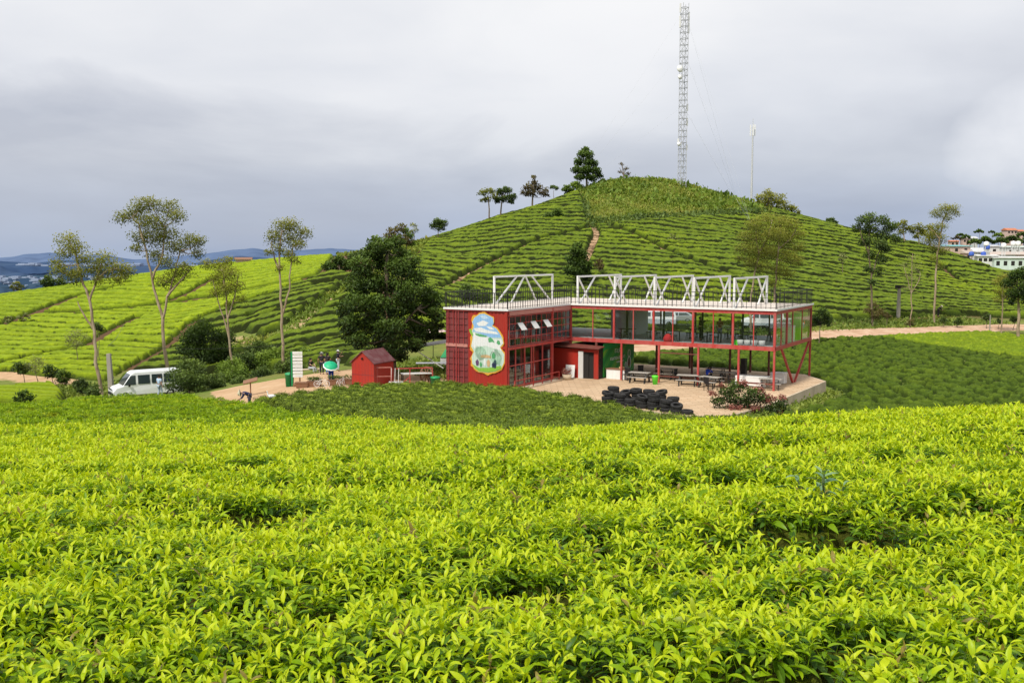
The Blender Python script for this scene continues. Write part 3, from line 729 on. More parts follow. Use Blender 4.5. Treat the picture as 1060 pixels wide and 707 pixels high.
def leafcloud(centers, radii, sub, per, size, rs, tonebias=0.0, flatten=.8, tuft=.26):
    """many small leaf sprays gathered in tufts inside each clump"""
    Vs, Ts = [], []
    C_all = np.array([c[2] for c in centers]); zlo, zhi = C_all.min() - max(radii), C_all.max() + max(radii)
    for c, rad in zip(centers, radii):
        tot = sub * math.pi * rad * rad / (.26 * size * size); k = max(5, int(tot / per)); pr = per
        d = rs.normal(size=(k, 3)); d /= np.linalg.norm(d, axis=1)[:, None]
        q = rad * rs.uniform(.25, 1.0, k) ** .6
        tips = np.array(c) + d * q[:, None] * np.array([1, 1, flatten])
        n = per * k; tp = np.repeat(tips, per, 0); dd = np.repeat(d, per, 0)
        off = np.clip(rs.normal(size=(n, 3)), -1.7, 1.7) * (rad * tuft + .04) * np.array([1, 1, .6])
        pos = tp + off
        ax = rs.normal(size=(n, 3)) + np.array([0, 0, -.3]); ax /= np.linalg.norm(ax, axis=1)[:, None]
        bx = rs.normal(size=(n, 3)); bx -= (bx * ax).sum(1)[:, None] * ax; bx /= np.linalg.norm(bx, axis=1)[:, None] + 1e-9
        s = size * rs.uniform(.55, 1.3, n)[:, None]
        quad = np.stack([pos - ax * s * .5, pos + bx * s * .27, pos + ax * s * .5, pos - bx * s * .27], 1)
        Vs.append(quad.reshape(-1, 3))
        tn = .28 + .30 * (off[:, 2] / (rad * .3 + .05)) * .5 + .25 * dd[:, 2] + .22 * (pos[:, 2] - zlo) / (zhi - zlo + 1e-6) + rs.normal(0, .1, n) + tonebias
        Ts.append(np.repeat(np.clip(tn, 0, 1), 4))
    V = np.concatenate(Vs); T = np.concatenate(Ts)
    return V, np.arange(len(V)).reshape(-1, 4), T
def limb(mb, pts, r0, r1, rd, n=7):
    """tapered, slightly wandering branch through pts"""
    P_ = [Vector(p) for p in pts]; fine = []
    for i in range(len(P_) - 1):
        k = 3
        for j in range(k): fine.append(P_[i].lerp(P_[i + 1], j / k))
    fine.append(P_[-1]); L = sum((b - a).length for a, b in zip(fine, fine[1:])) / max(1, len(fine))
    for i in range(1, len(fine) - 1): fine[i] = fine[i] + Vector((rd.uniform(-1, 1), rd.uniform(-1, 1), rd.uniform(-.5, .5))) * L * .10
    m_ = len(fine)
    base = len(mb.v); up = Vector((0, 1, .01))
    for i, p in enumerate(fine):
        d = (fine[min(i + 1, m_ - 1)] - fine[max(i - 1, 0)]).normalized(); a = d.cross(up).normalized(); b = d.cross(a)
        r = r0 + (r1 - r0) * i / (m_ - 1)
        mb.v += [tuple(p + (a * math.cos(6.2832 * k / n) + b * math.sin(6.2832 * k / n)) * r) for k in range(n)]
    fs = [(base + i * n + k, base + i * n + (k + 1) % n, base + (i + 1) * n + (k + 1) % n, base + (i + 1) * n + k) for i in range(m_ - 1) for k in range(n)]
    mb.f += fs; mb.sm += [True] * len(fs)
    return fine
def tree(name, label, cat, Y, base, limbs, clumps, mat='mid', bark=None, r0=.14, size=.28, sub=5.0, per=9, group=None, seed=0, twig=True, second=None, deep=.8, tuft=.26, flatten=.8):
    """everything is read off the photograph in its own pixels and set at depth Y; base = px of the foot, planted on the ground"""
    rd = random.Random(seed * 7 + len(label)); rs = np.random.default_rng(seed + 11)
    k = Y / F
    if mat in ('euc', 'pale') and Y < 130: tuft = .36; size *= .72; clumps = [(c[0], c[1], c[2] * 1.12, *c[3:]) for c in clumps]
    bx = base * 1.0; X0 = (base - 530) / F * Y; Z0 = hz(X0, Y)
    root = empty(name, (X0, Y, Z0), 0, label, cat, group)
    def loc(px, py, dy=0.0):
        q = at(px, py, Y); return (q[0] - X0, dy, q[2] - Z0)
    cs, rad = [], []
    for c in clumps:
        r_ = c[2] * k; cs.append(loc(c[0], c[1], rd.uniform(-1, 1) * r_ * deep + (c[3] * k if len(c) > 3 else 0))); rad.append(r_)
    mb = MB(); nodes = []
    for li, l in enumerate(limbs):
        pts = [(0, 0, -.25)] if l[0] == 'B' else []
        pts += [loc(p[0], p[1], (rd.uniform(-.3, .3) * k * 8 if i else 0)) if p != 'B' else None for i, p in enumerate(l) if p != 'B']
        if li > 0 and nodes and l[0] != 'B':
            nb_ = min(nodes, key=lambda q: (Vector(q) - Vector(pts[0])).length); pts[0] = tuple(nb_)
        rr0 = r0 if l[0] == 'B' else r0 * .62
        nodes += [tuple(v) for v in limb(mb, pts, rr0, rr0 * .4, rd)]
    if twig and nodes:
        top = [q for q in nodes if q[2] > .3 * max(n_[2] for n_ in nodes)] or nodes
        for c, r_ in zip(cs, rad):
            nb_ = min(top, key=lambda q: (Vector(q) - Vector(c)).length + .5 * max(0, q[2] - c[2]))
            mid = Vector(nb_).lerp(Vector(c), .5) + Vector((0, 0, -.12 * (Vector(c) - Vector(nb_)).length))
            limb(mb, [nb_, tuple(mid), c], r0 * .3, r0 * .1, rd, 5)
            for _ in range(6):
                e = Vector(c) + Vector((rd.uniform(-1, 1), rd.uniform(-1, 1), rd.uniform(-.3, 1))) * r_ * .7
                limb(mb, [c, tuple(e)], r0 * .1, r0 * .04, rd, 4)
    mb.build('trunk', bark or M_bark, root)
    sub = dict(euc=2.3, pale=1.3, dark=5.5, mid=4.2, lime=4.0, rust=2.6, rose=3)[mat] * (.4 if sub <= 3 else 1) * (1.5 if Y > 125 else 1)
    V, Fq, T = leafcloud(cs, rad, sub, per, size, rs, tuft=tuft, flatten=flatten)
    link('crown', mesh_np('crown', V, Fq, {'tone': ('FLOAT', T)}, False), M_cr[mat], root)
    if second:
        c2, m2 = second; cc = [loc(c[0], c[1], rd.uniform(-1, 0) * c[2] * k) for c in c2]; r2 = [c[2] * k for c in c2]
        V, Fq, T = leafcloud(cc, r2, sub, per, size, rs)
        o = link('flowering_crown', mesh_np('flowering_crown', V, Fq, {'tone': ('FLOAT', T)}, False), M_cr[m2], root); o['label'] = 'pinkish red flowering sprays among the green leaves'
    return root

G1 = 'tall thin trees along the left roadside'
tree('slender_tree', 'thin tall tree with sparse yellowish crown, leftmost of the roadside trees', 'tree', 84, 102.5,
 [['B',(100,375),(97.6,343),(94,311),(86,294),(78,265),(71,250)],[(95,315),(99,290),(106,270)],[(97,340),(86,325),(80,312)],[(99,290),(112,280),(122,278)]],
 [(70,249,9),(80,258,8),(65,262,7),(63,281,9),(74,288,8),(88,268,7),(107,268,9),(96,278,9),(117,279,10),(130,280,7),(84,282,8),(103,290,6),(122,290,6),(60,272,5)], 'euc', M_barkp, .17, .24, 7, 8, G1, 1)
tree('slender_tree', 'tall forked tree with airy olive crown rising behind the white minibus', 'tree', 90, 172.5,
 [['B',(173,390),(171,360),(168,330),(161,307),(156,281),(149,249)],[(168,330),(174,307),(180,285),(186,260)],[(158,290),(168,265),(170,235)],[(149,249),(143,232),(136,225)],[(174,307),(186,292),(197,280)]],
 [(126,226,8),(137,219,8),(149,213,8),(160,212,8),(172,215,9),(184,224,8),(163,231,11),(150,230,8),(146,244,9),(158,248,10),(172,243,10),(181,256,9),(196,250,9),(207,250,6),(142,258,6),(160,264,8),(170,292,7),(181,286,8),(192,278,8),(202,262,6),(174,272,7)], 'euc', M_barkp, .2, .24, 7, 8, G1, 2)
tree('slender_tree', 'small leaning tree with thin faded crown right of the forked tree', 'tree', 86, 246,
 [['B',(243,385),(237.5,363),(236,330),(233,300),(230,280)],[(236,330),(243,305),(246,285)],[(237,350),(228,320),(220,290)]],
 [(228,276,8),(240,283,8),(224,290,8),(244,297,8),(215,274,6),(233,300,8),(222,304,5),(249,310,5),(238,316,5),(236,270,5)], 'euc', M_barkp, .13, .2, 5, 7, G1, 3)
tree('slender_tree', 'tall bare stemmed tree with small tufted crown behind the sign post', 'tree', 82, 292,
 [['B',(294,380),(292,345),(291,318),(290,290),(289,262),(292,240)],[(293,325),(299,300),(301,280),(303,255)],[(290,285),(284,268),(281,252)]],
 [(290,234,8),(302,233,8),(313,241,7),(283,245,8),(298,247,9),(310,254,6),(288,258,6),(300,264,6),(279,262,4),(290,278,4),(306,270,4)], 'euc', M_barkp, .15, .22, 7, 8, G1, 4)
tree('broadleaf_tree', 'big dark dense tree standing behind the small red shed', 'tree', 71, 407,
 [['B',(407,372),(405,350),(402,320),(400,285),(400,262)],[(405,352),(418,335),(432,320)],[(404,345),(388,330),(372,318)],[(403,330),(412,300),(420,280)],[(402,325),(390,300),(382,280)]],
 [(398,255,11),(386,262,11),(411,263,11),(377,275,12),(395,273,13),(416,277,13),(430,287,11),(366,293,11),(384,292,14),(404,295,14),(424,300,14),(441,305,10),(358,318,10),(374,313,13),(394,315,15),(414,318,15),(434,320,14),(450,326,9),(352,326,6),(366,333,12),(386,336,14),(406,338,15),(426,340,14),(443,343,11),(453,337,6),(374,350,11),(393,355,12),(412,358,12),(430,356,9),(402,368,8),(384,366,8),(415,370,8),(362,345,9),(370,300,11),(432,350,11),(448,312,10),(410,250,8),(388,252,8),(424,270,10),(372,283,10)],
 'dark', M_bark, .28, .22, 26, 13, None, 5, deep=1.7, tuft=.2)
tree('roundish_tree', 'dark round bush tree between the roadside trees above the minibus', 'tree', 97, 213, [['B',(213,362),(212,350)],[(213,362),(203,352)],[(213,362),(224,352)]],
 [(212,343,14),(198,350,11),(226,352,12),(190,362,8),(205,362,13),(222,366,13),(234,362,8),(213,375,12),(228,378,8)], 'dark', None, .15, .24, 14, 10, None, 6, deep=1.2)
tree('leafy_shrub', 'dense green bush growing at the back end of the minibus', 'shrub', 76, 194, [['B',(193,398),(193,388)]],
 [(190,378,8),(201,382,9),(181,388,9),(194,391,11),(207,393,9),(184,399,9),(198,402,10),(210,403,6),(177,399,5)], 'mid', None, .09, .17, 22, 10, None, 7, deep=1.2)
G2 = 'bushy green shrubs behind the dirt path'
lab2 = ['low shrub touching the dense green bush by the minibus','round shrub next to the dark bush tree','green shrub left of the tall bare stemmed tree','shrub on the path edge left of the tall stem','wide shrub just behind the bare stem','shrub furthest back among the path shrubs','shrub between the sign and the hedges','shrub behind the sign post top','shrub at the left end of the dirt path','last low shrub beside the standing people']
for i, (px, py, r_, Yd) in enumerate([(222,394,9,78),(240,382,12,84),(257,374,13,88),(272,388,10,82),(286,371,13,88),(268,361,10,95),(303,380,11,82),(314,368,9,88),(250,395,8,79),(323,384,7,83)]):
    tree('leafy_shrub', lab2[i], 'shrub', Yd, px, [['B',(px, py + 3)]], [(px,py - r_*.3,r_*.75),(px - r_*.8,py,r_*.7),(px + r_*.8,py + 1,r_*.7),(px - r_*.3,py + r_*.6,r_*.75),(px + r_*.5,py + r_*.7,r_*.7)], 'lime' if i % 3 == 1 else 'mid', None, .06, .2, 13, 9, G2, 20 + i, deep=1.3)
tree('dark_tree', 'dark rounded tree on the skyline between the bright slope and the big tree', 'tree', 142, 352, [['B',(352,285),(351,275)]],
 [(342,276,7),(350,269,6),(358,276,8),(346,285,8),(356,288,8),(338,286,5)], 'dark', None, .2, .34, 5, 10, None, 31, deep=1.2)
tree('dark_tree', 'ragged dark tree just right of the rounded skyline tree', 'tree', 150, 372, [['B',(372,275)]], [(366,267,6),(375,264,7),(384,268,7),(370,277,7),(381,280,8),(361,273,4)], 'mid', None, .2, .34, 5, 10, None, 32, deep=1.2)
tree('dark_tree', 'reddish brown leaved tree showing over the top of the big dark tree', 'tree', 158, 408, [['B',(410,252)]], [(408,240,6),(415,236,5),(402,247,6),(413,247,7),(421,250,5)], 'rust', None, .2, .34, 5, 10, None, 33, second=None)
tree('dark_tree', 'bright green tree behind the reddish brown tree', 'tree', 160, 421, [['B',(421,252)]], [(419,238,4),(423,245,5),(426,252,4)], 'lime', None, .15, .3, 6, 9, None, 34)
tree('small_tree', 'faint grey green tree left of the crest path', 'tree', 176, 429, [['B',(429,243)]], [(428,233,3.5),(430,238,3.5),(426,241,3)], 'pale', None, .1, .3, 5, 8, None, 35)
tree('small_tree', 'small dark tree at the lower left end of the hill crest', 'tree', 176, 454, [['B',(454,236)]], [(453,230,4.5),(459,231,4),(449,234,4),(456,236,4.5)], 'mid', None, .12, .3, 5, 9, None, 36)
G3 = 'trees on the crest of the hill'
tree('crest_tree', 'left one of the two joined round trees on the hill crest', 'tree', 186, 507, [['B',(506,209),(505,203)]], [(500,200,4.5),(507,197,4.5),(504,206,4),(512,203,4),(499,207,3)], 'euc', None, .16, .38, 4.5, 9, G3, 41)
tree('crest_tree', 'right one of the two joined round trees on the hill crest', 'tree', 187, 518, [['B',(519,210),(521,203)]], [(518,199,5),(525,197,4.5),(530,204,4.5),(522,206,5),(515,207,4),(529,209,3)], 'mid', None, .18, .38, 4.5, 9, G3, 42)
tree('crest_tree', 'pointed brownish green tree below the summit on the left', 'tree', 193, 551, [['B',(552,197),(553,188)]], [(553,184,2.6),(552,189,4),(547,194,5),(556,194,5),(544,200,5),(552,200,5),(562,199,5),(566,202,3)], 'rust', None, .2, .4, 4.5, 10, G3, 43)
tree('crest_tree', 'tiny tree between the pointed tree and the summit bushes', 'tree', 196, 573, [['B',(573,198)]], [(572,194,2.6),(576,195,2.4)], 'mid', None, .08, .3, 6, 8, G3, 44)
tree('crest_tree', 'tall dark tree standing on the summit', 'tree', 204, 607, [['B',(607,178),(606,165)],[(607,178),(614,168)]],
 [(606,155,3.5),(602,160,4.5),(610,161,4.5),(600,167,5),(609,168,5),(615,169,4.5),(597,176,5),(606,177,6),(616,177,5),(620,182,3.5),(600,184,5),(612,184,5)], 'dark', None, .25, .42, 4.2, 10, G3, 45)
tree('crest_tree', 'nearly bare twiggy tree on the summit right of the tall dark tree', 'tree', 206, 645, [['B',(645,178),(643,168)],[(645,182),(649,172)],[(645,182),(641,174)],[(645,180),(651,178)]], [(643,170,2.5),(648,175,3),(642,178,2.6),(651,180,2.6)], 'rust', None, .16, .3, 2.5, 5, G3, 46)
for i, (px, py, r_, mt, lb) in enumerate([(588,195,5,'lime','light green bush at the left foot of the summit'),(597,191,5,'lime','bush left under the tall dark summit tree'),(624,189,5,'mid','bush right under the tall dark summit tree'),(662,188,5,'mid','leftmost of the bushes right of the twiggy tree'),(673,189,6,'mid','middle one of the bushes right of the twiggy tree'),(683,191,4,'mid','last bush before the lattice tower'),
   (711,198,3,'dark','small dark bush at the foot of the lattice tower'),(730,202,5,'dark','dark bush on the skyline just right of the lattice tower'),(741,205,6,'dark','bushy dark clump left of the thin mast'),(752,207,6,'dark','dark clump nearest left of the thin mast'),(763,211,4,'dark','lowest dark clump beside the thin mast'),(850,231,3,'mid','very small bush on the right shoulder of the hill'),(860,229,5,'mid','round bush alone on the right shoulder of the hill')]):
    X_ = (px - 530) / F * 208
    tree('crest_bush', lb, 'bush', 208, px, [['B',(px, py)]], [(px,py - r_*.2,r_*.7),(px - r_*.7,py + r_*.2,r_*.6),(px + r_*.7,py + r_*.3,r_*.6),(px,py + r_*.6,r_*.7)], mt, None, .08, .4, 4.5, 9, 'bushes along the hill crest', 60 + i)
tree('olive_tree', 'spreading olive green tree on the skyline right of the thin mast', 'tree', 206, 795, [['B',(795,212),(795,205)]], [(788,206,6),(796,201,6),(804,206,7),(784,214,6),(796,212,8),(810,213,7),(820,217,5),(826,220,3)], 'euc', None, .25, .42, 4.2, 10, None, 75)
tree('dark_conifer', 'dark narrow tree growing among the tea rows above the roof frames', 'tree', 128, 598, [['B',(598,275),(598,258)]],
 [(598,254,4),(596,260,6),(602,263,6),(592,269,6),(600,271,8),(607,275,6),(590,279,6),(598,281,8),(607,284,6)], 'dark', None, .14, .3, 9, 10, None, 76)
G4 = 'small trees scattered among the hill tea rows'
for i, (px, top, bot, r_, Yd, mt, lb) in enumerate([(577,216,228,6,176,'dark','small dark round tree high in the tea rows'),(545,232,243,4,168,'lime','yellowish little tree left of the dark round one'),(567,220,232,4,176,'mid','thin little tree touching the dark round one'),(697,240,262,6,158,'pale','grey sparse tree in the middle of the hill tea'),(703,262,280,5,148,'mid','low tree below the grey sparse one'),(652,256,268,5,152,'mid','faint low bush right of the brown hill path'),
    (484,292,312,9,112,'mid','bush behind the railing left of the first white frame'),(500,300,314,7,112,'lime','lighter bush behind the first white frame'),(620,268,290,5,134,'rust','brown dry shrub right of the dark narrow tree'),(872,262,285,4,150,'pale','bare pale shrub on the right part of the hill')]):
    tree('small_tree', lb, 'tree', Yd, px, [['B',(px, (top + bot) / 2)]], [(px,top + r_*.6,r_*.7),(px - r_*.6,top + r_*1.2,r_*.65),(px + r_*.6,top + r_*1.3,r_*.65),(px,top + r_*1.9,r_*.6)], mt, None, .08, .3, 7 if mt != 'pale' else 3, 8, G4, 80 + i)
tree('willowy_tree', 'wide pale olive tree with two trunks behind the right end of the cafe roof', 'tree', 110, 778, [['B',(777,320),(779,295),(785,262),(782,240)],[(785,262),(795,245),(800,228)]],
 [(780,234,8),(792,228,8),(773,245,8),(786,248,9),(797,243,9),(770,258,8),(784,262,9),(776,272,7),(788,277,8),(766,268,4),(793,262,8)], 'euc', M_barkp, .14, .22, 6.5, 8, 'pair of willowy trees behind the cafe', 95, tuft=.32)
tree('willowy_tree', 'right trunk of the pair, pale drooping crown above the last roof frame', 'tree', 112, 803, [['B',(801,320),(803,290),(806,258),(808,235)],[(806,262),(818,248),(824,238)]],
 [(806,230,8),(818,233,8),(829,243,6),(804,245,9),(816,248,9),(828,256,6),(802,262,9),(814,266,9),(824,270,6),(806,280,8),(816,284,6),(800,294,5)], 'euc', M_barkp, .14, .22, 6.5, 8, 'pair of willowy trees behind the cafe', 96, tuft=.32)
G5 = 'tall thin trees along the road at right'
tree('roadside_tree', 'dark green tall tree by the road, nearest right of the cafe', 'tree', 119, 904, [['B',(903,310),(902,285),(899,262),(901,238)],[(901,285),(910,262),(918,245)],[(899,262),(892,246),(889,236)]],
 [(902,226,7),(892,228,6),(888,236,5),(912,229,7),(922,235,7),(903,238,8),(914,243,8),(926,247,6),(897,249,7),(908,253,7),(918,257,6),(903,264,6),(912,268,6),(900,278,5),(908,281,5),(903,292,4)], 'mid', M_bark, .15, .24, 8, 9, G5, 97)
tree('roadside_tree', 'thin young tree with almost no leaves between the post and the tall trees', 'tree', 119, 943, [['B',(943,320),(944,295),(945,262)],[(944,300),(938,285),(936,276)],[(944,305),(951,290),(953,282)]],
 [(940,286,6),(948,278,6),(937,275,4),(944,268,5),(951,290,5),(938,298,5)], 'pale', M_barkp, .09, .18, 3, 6, G5, 98)
tree('roadside_tree', 'tall tree with a lean tufted top over the village side', 'tree', 122, 968, [['B',(968,295),(970,270),(971,248),(976,230),(981,218)],[(971,250),(966,240),(963,236)]],
 [(977,217,6),(986,216,5),(970,221,5),(979,225,5),(990,221,3.5),(972,236,6),(966,243,6),(974,247,6),(961,250,5),(969,256,6),(976,260,5),(966,268,4),(972,275,4)], 'euc', M_barkp, .14, .23, 8, 9, G5, 99)
for i, (px, py, lb) in enumerate([(935,234,'pale grove tree directly right of the dark green tall tree'),(950,238,'middle tree of the pale grove on the shoulder'),(962,239,'right hand tree of the pale grove on the shoulder')]):
    tree('grove_tree', lb, 'tree', 196, px, [['B',(px, py + 6),(px + 1, py)]], [(px,py - 3,4.5),(px - 5,py + 1,4.2),(px + 5,py + 2,4.2),(px - 1,py + 6,4)], 'euc', M_barkp, .13, .4, 4, 8, 'pale grove on the right shoulder', 100 + i)
tree('edge_tree', 'dark full tree cut by the right edge of the view', 'tree', 112, 1056, [['B',(1055,315),(1054,300)]], [(1052,284,7),(1060,281,7),(1067,288,8),(1048,293,7),(1058,297,9),(1068,303,8),(1050,304,7),(1060,309,7),(1047,312,4)], 'dark', M_barkp, .2, .26, 9, 10, None, 110, deep=1.2)
tree('edge_tree', 'pale slim tree just left of the dark tree at the right edge', 'tree', 116, 1038, [['B',(1038,318),(1038,300)],[(1038,315),(1044,300)]], [(1034,293,5),(1041,288,5),(1046,297,5),(1036,303,5),(1042,307,5),(1032,311,3)], 'euc', M_barkp, .1, .24, 6, 8, None, 111)
tree('small_tree', 'little dark tree on the road edge next to the raised floor corner', 'tree', 104, 849, [['B',(848,342),(849,334)]], [(850,322,4.5),(843,328,5),(856,328,5),(848,333,5.5),(858,335,3.5),(840,335,3.5)], 'dark', M_bark, .07, .2, 14, 9, None, 112)
for i, (px, py, r_, mt, lb) in enumerate([(905,320,9,'rust','scrubby brown green bush at the foot of the dark roadside tree'),(918,326,4,'rust','orange leaved little bush beside the scrubby one'),(942,334,5,'rust','dry shrub on the bank above the road'),(977,331,4,'mid','small green shrub by the road under the lean tree'),(992,332,4,'dark','dark small shrub on the road edge'),(1022,328,4,'mid','shrub on the road edge near the right'),(1034,332,3,'mid','tiniest shrub on the road edge near the right'),(1050,330,4,'mid','shrub below the dark edge tree'),(866,338,3,'lime','low light green tuft behind the little dark tree')]):
    tree('road_shrub', lb, 'shrub', 119, px, [['B',(px, py + 2)]], [(px,py - r_*.4,r_*.6),(px - r_*.6,py + r_*.2,r_*.55),(px + r_*.6,py + r_*.3,r_*.55),(px,py + r_*.6,r_*.6)], mt, None, .05, .2, 9, 8, 'shrubs along the dirt road', 120 + i)
tree('flowering_shrub', 'leafy shrub with pink red flower sprays at the front edge of the terrace', 'shrub', 57.5, 766, [['B',(760,428),(752,415)],[(762,430),(775,412)],[(764,432),(790,420)],[(760,430),(745,422)]],
 [(752,405,8),(764,401,8),(777,407,8),(745,416,7),(760,414,9),(774,417,9),(789,413,8),(756,428,8),(770,430,9),(785,426,8),(798,422,7),(742,428,6),(806,416,6),(812,424,5)], 'mid', None, .05, .15, 30, 8, None, 130, second=([(737,407,4),(747,399,3),(769,396,4),(760,423,7),(785,404,5),(795,412,6),(780,424,7),(748,433,5),(772,436,6),(809,412,4),(803,426,5)], 'rose'))
G6 = 'pale scrub on the left slope'
for i, (px, py, r_, Yd, mt, lb) in enumerate([(78,350,9,104,'pale','pale thin shrub left of the first thin tree'),(101,338,5,104,'mid','small shrub right of the first thin tree'),(24,328,5,136,'pale','pale sapling at far left of the slope'),(9,330,4,136,'pale','palest sapling by the left edge'),(22,380,7,93,'mid','leftmost bush above the bare earth'),(36,377,8,93,'pale','whitish shrub above the bare earth'),(52,384,7,92,'mid','bush in the middle of the bare earth bank'),(66,389,7,91,'dark','dark bush at the right end of the bare earth bank'),(25,411,8,72,'dark','dark bush standing alone in the lower left'),(84,398,8,86,'mid','bush at the foot of the first thin tree'),(96,404,7,82,'mid','low bush touching the front of the minibus'),(128,284,5,165,'pale','faint bush on the ridge between the thin trees'),(17,296,5,172,'euc','small yellow tree on the left ridge'),(50,291,6,172,'mid','clump on the left ridge under the thin crown'),(62,293,5,172,'mid','second clump on the left ridge')]):
    tree('scrub_bush', lb, 'bush', Yd, px, [['B',(px, py + 2)]], [(px,py - r_*.5,r_*.6),(px - r_*.7,py + r_*.1,r_*.55),(px + r_*.7,py,r_*.55),(px - r_*.2,py + r_*.6,r_*.6),(px + r_*.4,py + r_*.7,r_*.5)], mt, None, .05, .2 if Yd < 120 else .34, 9 if mt != 'pale' else 4, 8, G6, 140 + i)

# grass and weeds (one mass each)
def tufts(name, poly, pxr, rr_, dens, size, mat, label, lift=.1):
    x, y = sample(poly, pxr, rr_, dens); z = H(x, y) + lift; rs = np.random.default_rng(3)
    n = len(x); per = 5; pos = np.repeat(np.stack([x, y, z], -1), per, 0) + rs.normal(size=(n * per, 3)) * np.array([.35, .35, .12]) * (size / .3)
    k = len(pos); ax = rs.normal(size=(k, 3)) * .6 + np.array([0, 0, 1.0]); ax /= np.linalg.norm(ax, axis=1)[:, None]
    bx = rs.normal(size=(k, 3)); bx -= (bx * ax).sum(1)[:, None] * ax; bx /= np.linalg.norm(bx, axis=1)[:, None]
    s = size * rs.uniform(.5, 1.4, k)[:, None] * (.6 + .9 * fbm(pos[:, 0] / 3, pos[:, 1] / 3, 91)[:, None])
    quad = np.stack([pos - ax * s * .4, pos + bx * s * .3, pos + ax * s * .6, pos - bx * s * .3], 1).reshape(-1, 3)
    tn = np.repeat(np.clip(.1 + .9 * fbm(pos[:, 0] / 4, pos[:, 1] / 4, 92) + rs.normal(0, .12, k), 0, 1), 4)
    return tag(link(name, mesh_np(name, quad, np.arange(len(quad)).reshape(-1, 4), {'tone': ('FLOAT', tn)}, False), mat), label, kind='stuff')
M_weed = crownmat('hill weeds', [(.09,.14,.015), (.14,.21,.02), (.22,.27,.03), (.30,.28,.06)])
M_grs = crownmat('bank grass', [(.05,.08,.015), (.12,.18,.025), (.22,.28,.04), (.30,.32,.08)])
tufts('grass', POLY_CAP, (560, 840), (170, 235), lambda r: 4.5, .42, M_weed, 'rough yellow green grass and weeds on the hilltop')
BANK = hitp([(700,357),(780,349),(850,344.5),(900,341.5),(960,339),(1060,336.5),(1130,336),(1130,328),(1000,327),(900,331),(850,336),(780,341),(640,347),(560,352)])
tufts('grass', BANK, (540, 1140), (90, 140), lambda r: 5, .3, M_grs, 'grassy bank between the road and the hill tea')
BUSHY = hitp([(205,395),(235,393),(287,386),(330,381),(335,378),(300,384),(230,388),(160,396),(100,398),(60,400),(70,412),(110,412),(180,406)])
tufts('grass', BUSHY, (50, 350), (66, 105), lambda r: 9, .3, M_grs, 'long grass and weeds along the left road edge')
STR2 = hitp([(400,276),(372,288),(345,302),(312,326),(290,345),(240,356),(245,362),(300,350),(325,334),(355,312),(385,300),(404,290)])
tufts('grass', STR2, (200, 420), (90, 165), lambda r: 4, .4, M_weed, 'dry brownish grass strip between the terraces')
SL = [ext(385,170), ext(350,182), ext(430,195), ext(455,180)] + hitp([(448,250),(436,258),(418,285),(400,296)])
tufts('grass', SL, (330, 470), (100, 200), lambda r: 3, .55, M_weed, 'wild grass on the left shoulder of the hill')

EDGE = hitp([(612,237),(640,233),(700,228),(740,226),(793,224),(793,219),(740,220),(700,223),(650,226),(612,229),(607,214),(602,206),(600,212)])
tufts('scrub', EDGE, (590, 800), (165, 235), lambda r: 5, .55, M_cr['mid'], 'dark green scrub along the lower border of the hilltop grass', .25)
tufts('scrub', POLY_CAP, (590, 800), (190, 235), lambda r: .35, .8, M_cr['lime'], 'light green weeds dotted over the hilltop', .2)

RIM = [P(a, b) for a, b in [(-7.2,-1.6),(-.6,-1.4),(2,-.8),(6,-2.4),(10,-3.4),(14,-4.3),(17.3,-3.2),(18.2,3),(18.4,17),(17.5,16.5),(17.15,3),(16.4,-2.7),(14,-3.5),(10,-2.7),(6,-1.7),(2,-.2),(-.6,-.6),(-7,-.6)]]
tufts('grass', RIM, (440, 900), (50, 90), lambda r: 16, .22, M_grs, 'weeds and grass growing against the terrace edge', .15)

LAWN = [P(-6.5,3), P(-6.5,19), P(-3,21), P(2,22)] + hitp([(560,372),(480,372),(400,376),(372,384),(395,386),(430,388)])
tufts('grass', LAWN, (360, 620), (66, 100), lambda r: 10, .26, M_grs, 'long weedy grass behind the big tree and the container')
# ------------------------------------------------------------------ container cafe
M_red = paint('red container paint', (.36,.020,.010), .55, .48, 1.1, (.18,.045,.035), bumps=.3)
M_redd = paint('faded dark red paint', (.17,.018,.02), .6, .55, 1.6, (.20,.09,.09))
M_redf = paint('red steel frame', (.40,.035,.03), .5, .5, 3.0, (.45,.22,.2))
M_redk = paint('dark red steel', (.14,.025,.02), .6, .5, 3.0)
M_white = paint('white painted steel', (.78,.78,.77), .5, .3, 3.0, (.45,.43,.4))
M_deckm, t, out = nt('cream roof decking'); v = objvec(t)
br = N(t, 'ShaderNodeTexBrick'); br.inputs['Scale'].default_value = 1.0; br.inputs['Brick Width'].default_value = 2.4; br.inputs['Row Height'].default_value = .16; br.inputs['Mortar Size'].default_value = .012
br.inputs['Color1'].default_value = (.60,.53,.47,1); br.inputs['Color2'].default_value = (.68,.62,.56,1); br.inputs['Mortar'].default_value = (.25,.2,.17,1); t.links.new(v, br.inputs[0])
bsdf(t, out, mixc(t, ramp(t, noise(t, .7, 6, .7, v), [(.4, (0,)*3), (.8, (.5,)*3)]), br.outputs[0], (.42,.33,.27)), .75)
M_black = flat('black metal', (.012,.012,.014), .5)
M_dark = flat('dark interior', (.018,.016,.015), .8)
M_grey = flat('grey floor', (.42,.43,.44), .5)
M_greyl = flat('light grey board', (.62,.62,.61), .6)
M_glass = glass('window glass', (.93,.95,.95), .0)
M_glassd = glass('tinted window glass', (.75,.8,.8), .15)  # stronger tint and reflection than the wing glazing
M_pave, t, out = nt('sandy brick paving'); v = objvec(t)
br = N(t, 'ShaderNodeTexBrick'); br.inputs['Scale'].default_value = 1.0; br.inputs['Brick Width'].default_value = .9; br.inputs['Row Height'].default_value = .45; br.inputs['Mortar Size'].default_value = .025
